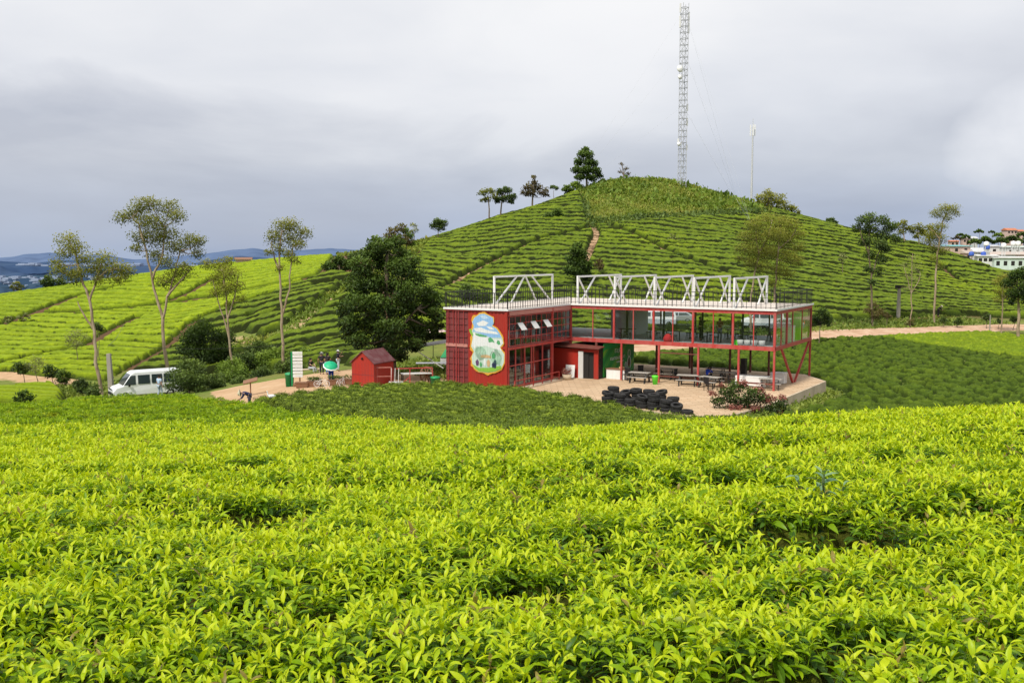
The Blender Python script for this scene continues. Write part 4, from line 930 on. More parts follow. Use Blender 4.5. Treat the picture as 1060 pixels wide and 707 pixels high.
br.inputs['Color1'].default_value = (.52,.36,.22,1); br.inputs['Color2'].default_value = (.62,.46,.30,1); br.inputs['Mortar'].default_value = (.33,.22,.14,1); t.links.new(v, br.inputs[0])
bsdf(t, out, mixc(t, ramp(t, noise(t, .45, 6, .7, v), [(.4, (0,)*3), (.7, (.85,)*3)]), br.outputs[0], (.40,.28,.17)), .9)
M_conc = paint('weathered concrete', (.60,.49,.36), .9, .75, .9, (.27,.2,.13))
M_green = flat('green plastic', (.01,.28,.09), .45)
M_lime = flat('lime plastic', (.12,.75,.04), .45)
M_wood = paint('worn brown wood', (.23,.11,.06), .7, .5, 4)
M_pink = paint('pinkish panel', (.5,.2,.17), .7, .4, 3)

cafe = empty('container_cafe', (*P(0, 0), 0.0), TH, 'two storey red container cafe with glazed wing on posts and roof deck', 'building')
H0, H1, H2 = .2, 2.92, 5.5
XC, XM = -5.06, -3.15
# corrugated end wall with the mural side
def corrug(mb, x0, x1, y, z0, z1, dep=.035, pitch=.28, axis='x'):
    n = int(abs(x1 - x0) / pitch); pts = []
    for i in range(n):
        a = x0 + (x1 - x0) * i / n; w_ = (x1 - x0) / n
        pts += [(a, 0), (a + w_ * .25, dep), (a + w_ * .5, dep), (a + w_ * .75, 0)]
    pts.append((x1, 0))
    vs = [(px, y + o, z) if axis == 'x' else (y + o, px, z) for z in (z0, z1) for px, o in pts]
    k = len(pts); mb.add(vs, [(i, i + 1, k + i + 1, k + i) for i in range(k - 1)])
mb = MB(); corrug(mb, XM, -.12, 0, H0 + .1, H1 - .1); corrug(mb, XM, -.12, 0, H1 + .1, H2 - .12)
mb.box(XM, 0, .06, .12, H0, H2 - .3); mb.build('end_wall', M_red, cafe)
mb = MB()
for z0, z1 in ((H0, H0 + .12), (H1 - .1, H1 + .1), (H2 - .14, H2)): mb.box(XM, -.002, -.04, .055, z0, z1)
mb.box(-.14, .02, -.06, .1, H0 - .05, H2 + .01); mb.build('corner_frame', M_red, cafe)
# the door end, set a little back
mb = MB(); mb.box(XC, XM - .004, .05, .12, H0, H2 - .02); 
for s in (H0, H1 + .05):
    for k in range(6): mb.box(XC + .06, XM - .1, -.0, .052, s + .08 + k * .44, s + .13 + k * .44)
mb.build('door_panel', M_redd, cafe)
mb = MB()
for s in (H0, H1 + .05):
    for x_ in (XC + .25, XC + .68, XC + 1.12, XC + 1.55): mb.tube((x_, -.04, s + .05), (x_, -.04, s + 2.5), .022, n=6)
mb.box(XC + .88, XC + .93, -.03, .0, H0, H2 - .05)
mb.build('lock_rod', M_redf, cafe)
mb = MB(); mb.box(XC + .01, XM - .06, -.012, .0, H1 - .1, H1 + .12); mb.build('faded_band', M_pink, cafe)
# far sides
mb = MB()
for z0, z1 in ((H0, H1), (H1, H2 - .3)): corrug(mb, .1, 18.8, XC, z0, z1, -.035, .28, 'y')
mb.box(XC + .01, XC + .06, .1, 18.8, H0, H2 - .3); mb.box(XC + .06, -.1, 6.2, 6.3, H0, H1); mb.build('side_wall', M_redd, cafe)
mb = MB(); mb.box(XC, 0, .1, 9.2, H1 - .12, H1 - .0); mb.box(XC, 15.5, 9.2, 18.8, H1 - .12, H1); mb.box(XC, -.05, .1, 6.2, H0 - .1, H0 + .05); mb.build('floor', M_grey, cafe)
mb = MB(); mb.box(XC, -.05, 9.0, 9.1, H1, H1 + .002); mb.box(XC + .1, XC + .2, .2, 18.7, H1, H2 - .3); mb.box(XC + .2, -2.2, 12.2, 12.3, H1, H2 - .3); mb.build('inner_wall', M_greyl, cafe)
mb = MB(); mb.box(XC + .2, -.8, 6.05, 6.15, H0 + .05, H1 - .13); mb.box(-3.4, -3.3, .2, 6, H0 + .05, H1 - .13); mb.build('inner_partition', M_dark, cafe)
# beams
mb = MB()
mb.box(-.02, .1, .1, 9.2, H1 - .16, H1 + .02); mb.box(-.02, .1, .1, 9.2, H2 - .42, H2 - .1)
mb.box(.1, 15.6, 9.12, 9.26, H1 - .2, H1 + .08); mb.box(.1, 15.6, 9.14, 9.24, H2 - .32, H2 - .18)
mb.box(15.5, 15.64, 9.26, 18.9, H1 - .2, H1 + .05); mb.box(15.52, 15.62, 9.26, 18.9, H2 - .32, H2 - .18)
mb.box(.1, 15.5, 18.78, 18.9, H1 - .2, H1 + .0); mb.box(.1, 15.5, 18.78, 18.88, H2 - .32, H2 - .18)
for k in range(1, 5): mb.box(k * 3.1, k * 3.1 + .1, 9.3, 18.75, H1 - .2, H1 - .122)
mb.build('beam', M_redf, cafe)
# roof slab and white fascia
mb = MB(); mb.prism([(XC - .05, -.08), (.08, -.08), (.08, 9.1), (15.66, 9.1), (15.66, 18.95), (XC - .05, 18.95)], H2 - .07, H2 + .0); mb.build('roof_deck', M_deckm, cafe)
MB().prism([(XC - .03, -.06), (.06, -.06), (.06, 9.12), (15.64, 9.12), (15.64, 18.93), (XC - .03, 18.93)], H2 - .176, H2 - .073).build('roof_slab', M_redf, cafe)
MB().box(.2, 15.4, 9.4, 18.6, H2 - .20, H2 - .18).build('ceiling', M_greyl, cafe)
mb = MB()
mb.box(XC - .1, .14, -.13, -.084, H2 - .075, H2 + .055); mb.box(.084, .14, -.08, 9.04, H2 - .075, H2 + .055); mb.box(.144, 15.72, 9.04, 9.096, H2 - .075, H2 + .055)
mb.box(15.664, 15.72, 9.1, 18.95, H2 - .075, H2 + .055); mb.box(XC - .1, XC - .054, -.08, 18.95, H2 - .075, H2 + .055); mb.build('fascia', M_white, cafe)
# lower storey glazing of the container
mb = MB()
for b in (.16, 1.05, 2.3, 3.25, 3.55, 4.85, 6.15): mb.box(-.04, .06, b - .05, b + .05, H0 - .1, H1 - .17)
mb.box(-.03, .05, .2, 6.1, 1.62, 1.69); mb.box(-.05, .07, .15, 6.2, H0 - .1, H0 + .05); mb.build('shopfront_frame', M_redf, cafe)
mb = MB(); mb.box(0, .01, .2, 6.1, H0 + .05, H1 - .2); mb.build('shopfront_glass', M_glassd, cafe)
mb = MB()
for b in (-.05, 1.25, 2.5, 3.8, 5.1, 6.3): mb.bar((.62, b, .0), (.62, b, .72), .06)
mb.bar((.62, -.05, .7), (.62, 6.3, .7), .05); mb.bar((.62, -.05, .35), (.62, 6.3, .35), .04); mb.build('porch_rail', M_redf, cafe)
mb = MB(); mb.box(.09, .75, -.1, 6.6, -.1, .1); mb.build('porch_step', M_conc, cafe)
mb = MB(); mb.box(-.06, .12, 6.18, 6.34, H0 - .1, H2 - .1); mb.box(-.06, .12, 9.14, 9.3, H0 - .2, H2 - .19); mb.build('post', M_redf, cafe)
# upper storey window grid
def grid_window(b0, b1, nc, nr, z0, z1, name='window'):
    mb = MB()
    for i in range(nc + 1): b = b0 + (b1 - b0) * i / nc; mb.box(.02, .07, b - .022, b + .022, z0, z1)
    for j in range(nr + 1): z = z0 + (z1 - z0) * j / nr; mb.box(.03, .08, b0 - .02, b1 + .02, z - .025, z + .025)
    fr = mb.build(name, M_redf, cafe)
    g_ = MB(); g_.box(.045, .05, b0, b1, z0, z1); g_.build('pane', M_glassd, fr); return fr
grid_window(.22, 6.12, 8, 4, H1 + .1, H2 - .48); grid_window(6.4, 9.08, 4, 4, H1 + .1, H2 - .48)
for b in (1.2, 3.0, 4.8):
    mb = MB(); M4 = Matrix.Translation((.08, b, H1 + 1.62)) @ Matrix.Rotation(R(-38), 4, 'Y')
    mb.box(.0, .03, 0, .7, -.62, 0, M4); mb.build('open_window', M_greyl, cafe)
mb = MB(); mb.box(.1, .115, .14, 6.2, H2 - .4, H2 - .13); mb.box(.1, .115, 6.36, 9.1, H2 - .4, H2 - .13); mb.build('faded_header', M_pink, cafe)
# wing: posts, mullions and glass
def a_of(px, b=9.2):
    q = C0 + BX * b; k = (px - 530) / F; return (k * q[1] - q[0]) / (AX[0] - k * AX[1])
for px in (636, 677, 718, 759.5):
    a = a_of(px); mb = MB(); mb.box(a - .07, a + .07, 9.12, 9.25, H1 + .09, H2 - .33); mb.build('post', M_redf, cafe)
mb = MB(); mb.box(15.48, 15.64, 9.1, 9.27, H1 + .09, H2 - .19); mb.build('post', M_redf, cafe)
for px in (614, 656, 697, 739, 781): a = a_of(px); MB().box(a - .035, a + .035, 9.16, 9.22, H1 + .09, H2 - .33).build('mullion', M_redf, cafe)
for b in (10.7, 13.6, 16.2): MB().box(15.53, 15.6, b - .04, b + .04, H1 + .06, H2 - .33).build('mullion', M_redf, cafe)
for b in (12.1, 18.8): mb = MB(); mb.box(15.5, 15.63, b - .07, b + .07, H1 + .06, H2 - .33); mb.build('post', M_redf, cafe)
for k in range(6):
    mb = MB(); a = .4 + k * 3.0; mb.box(a - .05, a + .05, 18.75, 18.86, H1 + .01, H2 - .33); mb.build('back_post', M_redk, cafe)  # darker steel colour paints in the backlit shade on these posts
for a in (2.5, 5.6, 8.7, 11.8): mb = MB(); mb.box(a - .06, a + .06, 14.0, 14.12, H1 + .01, H2 - .18); mb.build('inner_post', M_black, cafe)
mb = MB(); mb.box(.2, 15.5, 9.185, 9.19, H1 + .09, H2 - .33); mb.box(15.56, 15.565, 9.3, 18.75, H1 + .06, H2 - .33); mb.build('glazing', M_glass, cafe)
MB().box(.2, 15.45, 18.7, 18.705, H1 + .01, H1 + 1.0).build('low_screen', glass('frosted screen', (.72,.76,.78), .1), cafe)
mb = MB(); mb.box(1.0, 3.2, 14.3, 16.6, H1 + .01, H2 - .2); mb.build('grey_room', M_greyl, cafe)
# lower supports
def pole(a, b, z0, z1, w_=.13, mat=M_redf): mb = MB(); mb.box(a - w_ / 2, a + w_ / 2, b - w_ / 2, b + w_ / 2, z0, z1); return mb.build('support_post', mat, cafe)
for px in (644, 683, 724, 766): pole(a_of(px), 9.2, -.1, H1 - .21)
pole(a_of(618), 9.2, -.1, H1 - .21, .16, M_redk)
pole(15.56, 9.2, -.75, H1 - .21)
for px in (680.5, 717.5, 757, 797.5): pole(a_of(px, 13.9), 13.9, -.1, H1 - .21, .13, M_redk)
pole(15.56, 18.8, -1.2, H1 - .21, .13, M_redf); pole(.4, 18.7, -.2, H1 - .21, .14, M_redk); pole(6, 18.7, -.2, H1 - .21, .14, M_redk); pole(11, 18.7, -.2, H1 - .21, .14, M_redk)
for (p_, q_) in (((15.56, 10.9, H1 - .2), (15.56, 14.1, 0)), ((15.56, 18.5, H1 - .2), (15.56, 14.5, 0))):
    mb = MB(); mb.bar(p_, q_, .14); mb.build('brace', M_redf, cafe)
a1, a2, a3 = a_of(683), a_of(724), a_of(766)
for p_, q_, w_ in (((a1, 9.2, 2.2), (a2, 9.2, 2.2), .07), ((a3, 9.2, .45), (15.5, 9.2, .45), .1), ((a_of(717, 13.9), 13.9, 2.55), (a_of(757, 13.9), 13.9, 2.55), .07), ((a1, 9.2, .5), (a2, 9.2, .5), .07)): MB().bar(p_, q_, w_).build('cross_rail', M_redk, cafe)
# roof railing
def railing(pts, h=1.08):
    mb = MB()
    for (p_, q_) in zip(pts, pts[1:]):
        p_, q_ = Vector((*p_, H2 + .03)), Vector((*q_, H2 + .03)); L = (q_ - p_).length; n = max(2, int(L / .33))
        for i in range(n + 1):
            c = p_.lerp(q_, i / n); mb.bar(c, c + Vector((0, 0, h)), .045 if i % 6 == 0 else .028)
        for z in (.12, .78, h): mb.bar(p_ + Vector((0, 0, z)), q_ + Vector((0, 0, z)), .045 if z == h else .03)
    return mb.build('railing', M_black, cafe)
railing([(XC + .0, -.02), (.02, -.02)]); railing([(.02, .05), (.02, 9.16)]); railing([(.1, 9.18), (15.58, 9.18)]); railing([(15.58, 9.3), (15.58, 18.85)]); railing([(XC + .02, .1), (XC + .02, 18.8)]); railing([(XC + .1, 18.87), (15.5, 18.87)])
# white frames on the roof
def roof_frame(A_, B_, h=2.05, w_=.13, kind=0):
    z = H2 + .005; A_, B_ = Vector((*A_, z)), Vector((*B_, z)); up = Vector((0, 0, h)); f = lambda s, k: A_.lerp(B_, s) + up * k
    mb = MB(); mb.bar(A_, A_ + up, w_); mb.bar(B_, B_ + up, w_); mb.bar(f(-.008, 1), f(1.008, 1), w_, w_)
    D = [(0.02, 0, .36, 1), (.27, 0, .49, 1), (.51, 1, .70, 0), (.62, 1, .95, 0)] if kind == 0 else [(0.01, 1, .27, 0), (.38, 1, .05, 0), (.70, 1, .97, 0), (.99, 1, .72, 0)]
    for s0, k0, s1, k1 in D: mb.bar(f(s0, k0 * .98), f(s1, k1 * .98), w_ * .75)
    return mb.build('roof_frame', M_white, cafe)
roof_frame((XC + .35, 5.9), (XC + .35, 15.0))
for px in (598, 636.5, 677.5, 718.5, 760): a = a_of(px, 9.7); roof_frame((a, 9.7), (a, 17.5), kind=1)
# mural
mur_mats = dict(o=flat('orange paint', (.75,.38,.04), .7), b=flat('sky blue paint', (.28,.50,.80), .7), w=flat('white paint', (.78,.80,.80), .7), lb=flat('light blue paint', (.50,.66,.84), .7), g=flat('leaf green paint', (.10,.38,.16), .7), lg=flat('grass paint', (.25,.5,.06), .7),
   pg=flat('pale green paint', (.55,.70,.60), .7), t=flat('tan paint', (.62,.42,.22), .7), n=flat('navy paint', (.02,.03,.08), .7), p=flat('plum paint', (.13,.06,.16), .7), y=flat('yellow paint', (.8,.6,.08), .7))
for m_ in mur_mats.values():   # painted over the container ribs
    t_ = m_.node_tree; b_ = next(n for n in t_.nodes if n.type == 'BSDF_PRINCIPLED'); s_ = N(t_, 'ShaderNodeSeparateXYZ'); t_.links.new(objvec(t_), s_.inputs[0])
    wv = math_(t_, 'SINE', math_(t_, 'MULTIPLY', s_.outputs['X'], 22.4)); t_.links.new(bump(t_, wv, .9, .03), b_.inputs['Normal'])
def M2(x, y): return (XM + (x - 40) / 350 * 3.15, .24 + (695 - y) / 687 * 5.2)
def mpoly(name, pts, lay_, mk, parent=None):
    mb = MB(); vs = [(M2(*p)[0], -.052 - .004 * lay_, M2(*p)[1]) for p in pts]; mb.add(vs, [tuple(range(len(vs)))]); return mb.build(name, mur_mats[mk], parent or cafe)
OUT = [(150,45),(190,40),(240,60),(270,75),(275,125),(260,150),(300,170),(330,215),(350,250),(360,300),(330,340),(370,400),(365,470),(340,530),(290,560),(220,575),(140,570),(100,540),(80,500),(75,440),(95,390),(70,340),(85,270),(75,210),(95,160),(80,120),(100,80)]
rd = random.Random(3); cxm, cym = 220, 310; BORD = []
for i, p in enumerate(OUT):
    q = OUT[(i + 1) % len(OUT)]
    for s in (0, .5):
        e = (p[0] + (q[0] - p[0]) * s, p[1] + (q[1] - p[1]) * s); d = math.hypot(e[0] - cxm, e[1] - cym); k = 1 + rd.choice([8, 14, 26, 12]) / d
        BORD.append((min(384, cxm + (e[0] - cxm) * k), cym + (e[1] - cym) * k))
mural = mpoly('mural', BORD, 0, 'o')
mpoly('painted_field', OUT, 1, 'pg', mural)
mpoly('painted_sky', [(150,48),(190,43),(240,62),(268,77),(272,125),(257,150),(298,172),(328,215),(345,250),(250,255),(160,225),(88,205),(98,160),(84,120),(104,80)], 2, 'b', mural)
for j, pl in enumerate([[(120,130),(180,100),(230,120),(200,150),(140,155)],[(150,60),(200,55),(230,80),(180,92)],[(96,178),(160,165),(210,185),(300,200),(320,222),(200,215),(110,205)],[(205,150),(255,158),(285,182),(240,180)]]): mpoly('painted_cloud', pl, 3, 'w' if j != 1 else 'lb', mural)
mpoly('painted_hill', [(90,215),(160,232),(250,262),(350,270),(356,300),(330,336),(350,370),(200,330),(100,360),(78,335),(88,270)], 3, 'w', mural)
mpoly('painted_leaf', [(105,222),(160,228),(215,240),(210,252),(150,250),(115,238)], 4, 'g', mural); mpoly('painted_leaf', [(52,190),(70,182),(92,240),(80,250),(58,215)], 4, 'lg', mural)
mpoly('painted_palm', [(230,300),(225,262),(245,250),(270,270),(285,300),(262,292)], 4, 'g', mural); mpoly('painted_palm', [(300,300),(310,272),(328,280),(336,310),(318,316)], 4, 'g', mural)
mb = MB()
for k in range(7):
    for (cx_, cy_, r0_) in ((100, 400, 20 + k * 14), (350, 420, 16 + k * 15)):
        prev = None
        for i in range(9):
            an = R(-80 + i * 18) if cx_ < 200 else R(100 + i * 18); x_, y_ = cx_ + r0_ * math.cos(an), cy_ + r0_ * math.sin(an) * .7
            if inpoly(np.array([x_]), np.array([y_]), OUT)[0] and 330 < y_ < 520:
                q = (M2(x_, y_)[0], -.072, M2(x_, y_)[1])
                if prev: mb.bar(prev, q, .035, .008)
                prev = q
            else: prev = None
mb.build('painted_rows', mur_mats['g'], mural)['kind'] = 'stuff'
mpoly('painted_house', [(155,440),(160,418),(205,410),(250,418),(255,440)], 5, 't', mural)
mpoly('painted_grass', [(84,505),(140,535),(230,528),(340,500),(345,528),(290,556),(220,571),(140,566),(103,538)], 5, 'lg', mural)
def mfig(x_, y0, y1, w_, mk): mpoly('painted_figure', [(x_ - w_ * .3, y1), (x_ + w_ * .3, y1), (x_ + w_ * .5, (y0 + y1) / 2), (x_ + w_ * .45, y0 + 14), (x_ + w_ * .18, y0 + 10), (x_ + w_ * .2, y0), (x_ - w_ * .2, y0), (x_ - w_ * .18, y0 + 10), (x_ - w_ * .45, y0 + 14), (x_ - w_ * .5, (y0 + y1) / 2)], 7, mk, mural)
for f_ in [(127,458,515,30,'p'),(160,478,525,24,'g'),(196,450,515,22,'w'),(228,452,520,30,'t'),(270,475,525,22,'n'),(288,448,528,24,'n'),(275,388,442,34,'g')]: mfig(*f_)
mpoly('painted_hat', [(258,380),(275,362),(292,380)], 8, 'w', mural)

# terrace slab
mb = MB(); mb.prism([P(a, b) for a, b in TERR_AB], -1.9, 0.0)
ter = mb.build('terrace', M_conc); tag(ter, 'raised sandy paved terrace with stained concrete edge wall under the cafe', 'terrace')
ins = 0.0
mb = MB(); mb.prism([P(a, b) for a, b in [(-.5,-.4),(2,.0),(6,-1.5),(10,-2.5),(14,-3.25),(16.1,-2.45),(16.85,3),(17.25,16.2),(14.9,19.5),(-5.9,19.5),(-6.2,-.4)]], .002, .012); mb.build('paving', M_pave, ter)

# red kiosk and green banner under the wing
ki = empty('red_kiosk', (*P(0, 0), 0), TH, 'low red kiosk with open doorway tucked under the cafe wing', 'kiosk')
mb = MB(); mb.box(-1.2, 1.15, 8.5, 8.6, .02, 2.2); mb.box(2.35, 2.7, 8.5, 8.6, .02, 2.2); mb.box(2.6, 2.7, 8.6, 9.0, .02, 2.2); mb.box(1.15, 2.35, 8.5, 8.6, 2.0, 2.2); mb.build('wall', M_red, ki)
mb = MB(); mb.box(-1.2, 2.7, 8.62, 14.9, .02, 2.25); mb.box(1.3, 1.9, 8.55, 8.62, .02, 1.99); mb.build('inner_wall', M_dark, ki)
mb = MB(); mb.box(1.1, 1.5, 8.42, 8.5, .02, 2.05); mb.build('door_frame', M_greyl, ki)
mb = MB(); mb.add([(-1.4, 8.2, 2.35), (2.9, 8.2, 2.25), (2.9, 9.2, 2.35), (-1.4, 9.2, 2.5), (-1.4, 8.2, 2.43), (2.9, 8.2, 2.33), (2.9, 9.2, 2.43), (-1.4, 9.2, 2.58)], [(0,3,2,1),(4,5,6,7),(0,1,5,4),(1,2,6,5),(2,3,7,6),(3,0,4,7)]); mb.build('roof', M_redk, ki)
m, t, out = nt('green printed banner'); v = objvec(t); sp = N(t, 'ShaderNodeSeparateXYZ'); t.links.new(v, sp.inputs[0])
dg = math_(t, 'ADD', math_(t, 'MULTIPLY', sp.outputs['Y'], .35), math_(t, 'MULTIPLY', sp.outputs['Z'], -.5)); dv = N(t, 'ShaderNodeCombineXYZ'); t.links.new(dg, dv.inputs[0])
bsdf(t, out, ramp(t, noise(t, 2.4, 3, .6, dv.outputs[0]), [(.35, (.008,.16,.03)), (.5, (.02,.30,.05)), (.6, (.20,.42,.03)), (.7, (.015,.24,.05))]), .6)
ban = empty('green_banner', (*P(0, 0), 0), TH, 'green printed banner with white lettering and oval emblem beside the kiosk', 'banner')
mb = MB(); mb.box(2.72, 2.76, 9.3, 14.9, .1, 2.6); mb.build('cloth', m, ban)
mb = MB(); mb.add([(2.765, 9.3, 2.1), (2.765, 14.9, 2.45), (2.765, 14.9, 2.6), (2.765, 9.3, 2.6)], [(0,1,2,3)]); mb.build('green_band', flat('bright green print', (.01,.33,.09), .6), ban)
mb = MB(); rd = random.Random(8)
for (b0, b1, z, hh, n) in ((11.3, 12.5, 1.75, .30, 3), (10.5, 13.2, 1.25, .2, 9), (11.6, 12.9, .98, .08, 9)):
    for i in range(n):
        b = b0 + (b1 - b0) * i / n; w_ = (b1 - b0) / n * .66
        mb.bar((2.78, b, z), (2.78, b, z + hh), .035, .006); 
        if i % 3 != 1: mb.bar((2.78, b, z + hh), (2.78, b + w_, z + hh * .9), .006, .04)
        mb.bar((2.78, b + w_, z + hh * (.9 if i % 2 else .5)), (2.78, b + w_ * (1 if i % 2 else .6), z), .006, .04) if hh > .1 else None
        if i % 2: mb.bar((2.78, b, z), (2.78, b + w_, z), .006, .04)
def ring(mb, x_, b, z, rb, rz, w_=.05, n=20):
    for i in range(n):
        a0, a1 = 2 * math.pi * i / n, 2 * math.pi * (i + 1) / n
        mb.bar((x_, b + rb * math.cos(a0), z + rz * math.sin(a0)), (x_, b + rb * math.cos(a1), z + rz * math.sin(a1)), w_, w_)
ring(mb, 2.775, 13.9, 1.5, .22, .3, .045); ring(mb, 2.775, 13.9, .75, .3, .5, .06); ring(mb, 2.775, 13.3, .55, .16, .32, .05)
mb.build('lettering', M_white, ban)
mb = MB(); mb.lathe([(0, -.0), (.22, .0), (.22, .01), (0, .01)], n=16, M=Matrix.Translation((2.77, 13.9, .75)) @ Matrix.Rotation(R(90), 4, 'Y') @ Matrix.Diagonal((1.4, .8, 1, 1))); mb.build('emblem', M_redk, ban)

def place(name, label, cat, a, b, z=.012, rz=0.0, group=None): return empty(name, (*P(a, b), z), TH + rz, label, cat, group)
cn = place('counter', 'white drinks counter in front of the green banner', 'counter', 3.75, 9.6)
mb = MB(); mb.rbox(-.75, .75, -.3, .3, 0, .72, .02); mb.build('body', M_white, cn); mb = MB(); mb.box(-.8, .8, -.35, .35, .722, .77); mb.build('top', M_wood, cn)
mb = MB(); mb.rbox(.2, .55, -.15, .15, .772, .93, .03); mb.build('basket', flat('cane', (.5,.35,.16)), cn)
bd = place('notice_board', 'white blank board leaning on the kiosk wall', 'board', .55, 8.1)
mb = MB(); mb.box(-.38, .38, -.03, .02, .05, 1.0, Matrix.Rotation(R(-8), 4, 'X')); mb.build('panel', M_white, bd); mb = MB(); mb.bar((-.3, .0, 0), (-.3, .25, .9), .03); mb.bar((.3, .0, 0), (.3, .25, .9), .03); mb.build('leg', M_black, bd)
pk = place('plant_tub', 'low stone tub with flowers at the foot of the container corner post', 'planter', .8, 7.2)
mb = MB(); mb.lathe([(.0, 0), (.28, 0), (.36, .4), (.3, .4), (.28, .3), (0, .3)]); mb.build('tub', M_conc, pk)
V, Fq, T = leafcloud([(0,0,.55),(.15,.1,.7),(-.15,0,.65)], [.25,.2,.2], 2, 8, .12, np.random.default_rng(5)); link('flowers', mesh_np('flowers', V, Fq, {'tone': ('FLOAT', T)}, False), M_cr['rose'], pk)

# picnic tables
M_slat = paint('grey weathered table', (.36,.34,.31), .8, .5, 6)
def picnic(a, b, rz, label, top=M_slat, first=None, z=.012, grp='tables with benches under the cafe wing'):
    if first is not None:
        c = copy_tree(first); c.location = (*P(a, b), z); c.rotation_euler.z = TH + rz; c['label'] = label; c['group'] = grp; return c
    r = place('picnic_table', label, 'table', a, b, z, rz, grp)
    mb = MB()
    for k in range(4): mb.box(-.75, .75, -.36 + k * .185, -.36 + k * .185 + .17, .7, .74)
    mb.build('tabletop', top, r)
    for s in (-1, 1): mb = MB(); mb.box(-.75, .75, s * .62 - .13, s * .62 + .13, .41, .45); mb.build('bench', top, r)
    for x_ in (-.55, .55):
        mb = MB(); mb.bar((x_, -.5, 0), (x_, -.2, .7), .06); mb.bar((x_, .5, 0), (x_, .2, .7), .06); mb.bar((x_, -.66, .4), (x_, .66, .4), .06)
        for s in (-1, 1): mb.bar((x_, s * .7, 0), (x_, s * .62, .41), .05)
        mb.build('leg', M_black, r)
    return r
def gp(px, py, z=0.0):
    """ground point of the terrace plane under a pixel, in the cafe's own axes"""
    d = ray(px, py); k = (z - CAMZ) / d[2]; q = np.array([d[0] * k, d[1] * k]) - C0; return float(q @ AX), float(q @ BX)
tp = picnic(*gp(712, 399), .2, 'grey picnic table behind the tyres, leftmost of the row')
picnic(*gp(735, 401), -.15, 'picnic table standing beside the person in blue', first=tp)
picnic(*gp(755, 396), .1, 'picnic table with a green cloth seen above the flowering shrub', first=tp)
picnic(*gp(797, 403), .25, 'picnic table nearest the raised edge wall', first=tp)
picnic(*gp(741, 391), .0, 'long grey table farthest back under the wing', first=tp)
picnic(*gp(662, 396), .1, 'brown bench table right of the green banner', first=tp)
picnic(*gp(690, 392), .0, 'low table between the two red posts behind the tyres', first=tp)
wt = place('white_table', 'large white covered table beside the dark loudspeaker column', 'table', *gp(779, 400)); mb = MB(); mb.rbox(-1.1, 1.1, -.55, .55, .66, .74, .02); mb.build('tabletop', M_white, wt)
mb = MB(); mb.box(-1.08, 1.08, -.54, -.5, .1, .66); mb.box(-1.08, -1.04, -.5, .5, .1, .66); mb.build('skirt', M_white, wt)
for sx in (-1, 1):
    for sy in (-1, 1): mb = MB(); mb.bar((sx * .95, sy * .42, 0), (sx * .95, sy * .42, .66), .06); mb.build('leg', M_greyl, wt)
wb = place('white_box', 'white chest standing at the far end of the terrace', 'box', *gp(806, 397)); mb = MB(); mb.rbox(-.5, .5, -.35, .35, .03, .72, .04); mb.build('body', M_white, wb); mb = MB(); mb.rbox(-.53, .53, -.38, .38, .722, .8, .02); mb.build('lid', M_white, wb)
lsp = place('loudspeaker', 'tall dark column speaker between the tables', 'speaker', *gp(769.5, 396)); mb = MB(); mb.rbox(-.2, .2, -.2, .2, .12, 1.75, .03); mb.build('cabinet', M_black, lsp); mb = MB(); mb.box(-.15, .15, -.206, -.202, .3, 1.6); mb.build('grille', M_dark, lsp); mb = MB(); mb.box(-.28, .28, -.28, .28, 0, .118); mb.build('base', M_black, lsp)
gb = place('lime_bin', 'lime green bin beside the red post near the tyres', 'bin', *gp(678, 398)); mb = MB(); mb.lathe([(0, 0), (.22, 0), (.3, .72), (.32, .75), (0, .75)]); gb.scale = (.75,) * 3; mb.build('body', M_lime, gb); mb = MB(); mb.lathe([(.33, .755), (.3, .84), (.0, .88)]); mb.build('lid', M_lime, gb)
for i, (px, py, lb) in enumerate([(648,394,'black covered chair next to the green banner'),(664,391,'dark chair pushed to the bench table'),(702,395,'black chair in front of the middle support posts'),(757,402,'black chair by the green cloth table'),(733,404,'black chair nearest the person in blue')]):
    ch = place('black_chair', lb, 'chair', *gp(px, py), rz=i * .7, group='dark chairs under the wing')
    mb = MB(); mb.rbox(-.23, .23, -.23, .23, .42, .47, .015); mb.build('seat', M_black, ch); mb = MB(); mb.rbox(-.23, .23, .2, .24, .5, .92, .015); mb.build('backrest', M_black, ch)
    for sx in (-1, 1):
        for sy in (-1, 1): mb = MB(); mb.bar((sx * .2, sy * .2, 0), (sx * .2, sy * .2, .42), .035); mb.build('leg', M_black, ch)
# upper floor furniture
def cafe_table(a, b, label, first=None):
    if first is not None: c = copy_tree(first); c.location = (*P(a, b), H1); c['label'] = label; return c
    r = place('cafe_table', label, 'table', a, b, H1, 0, 'tables on the glazed upper floor')
    mb = MB(); mb.rbox(-.6, .6, -.35, .35, .71, .75, .01); mb.build('tabletop', M_black, r)
    for sx in (-.5, .5): mb = MB(); mb.bar((sx, 0, .02), (sx, 0, .71), .06); mb.box(sx - .04, sx + .04, -.3, .3, 0, .03); mb.build('leg', M_black, r)
    return r
def stool(a, b, label, mat, first=None):
    if first is not None: c = copy_tree(first); c.location = (*P(a, b), H1); c['label'] = label; return c
    r = place('bar_stool', label, 'stool', a, b, H1, 0, 'stools on the glazed upper floor')
    mb = MB(); mb.lathe([(0, .45), (.19, .45), (.2, .48), (.18, .5), (0, .5)], n=12); mb.build('seat', mat, r); mb = MB()
    for k in range(4): an = k * 1.571 + .78; mb.bar((.2 * math.cos(an), .2 * math.sin(an), 0), (.13 * math.cos(an), .13 * math.sin(an), .45), .03)
    mb.build('frame', mat, r); return r
names = ['between the first and second bay','in the second bay','in the third bay, nearest the glass','in the third bay, farther back','in the fourth bay, nearest the glass','in the fourth bay, farther back','in the last bay behind the lime crate','in the last bay by the end glazing']
t0_ = None; s0_ = None
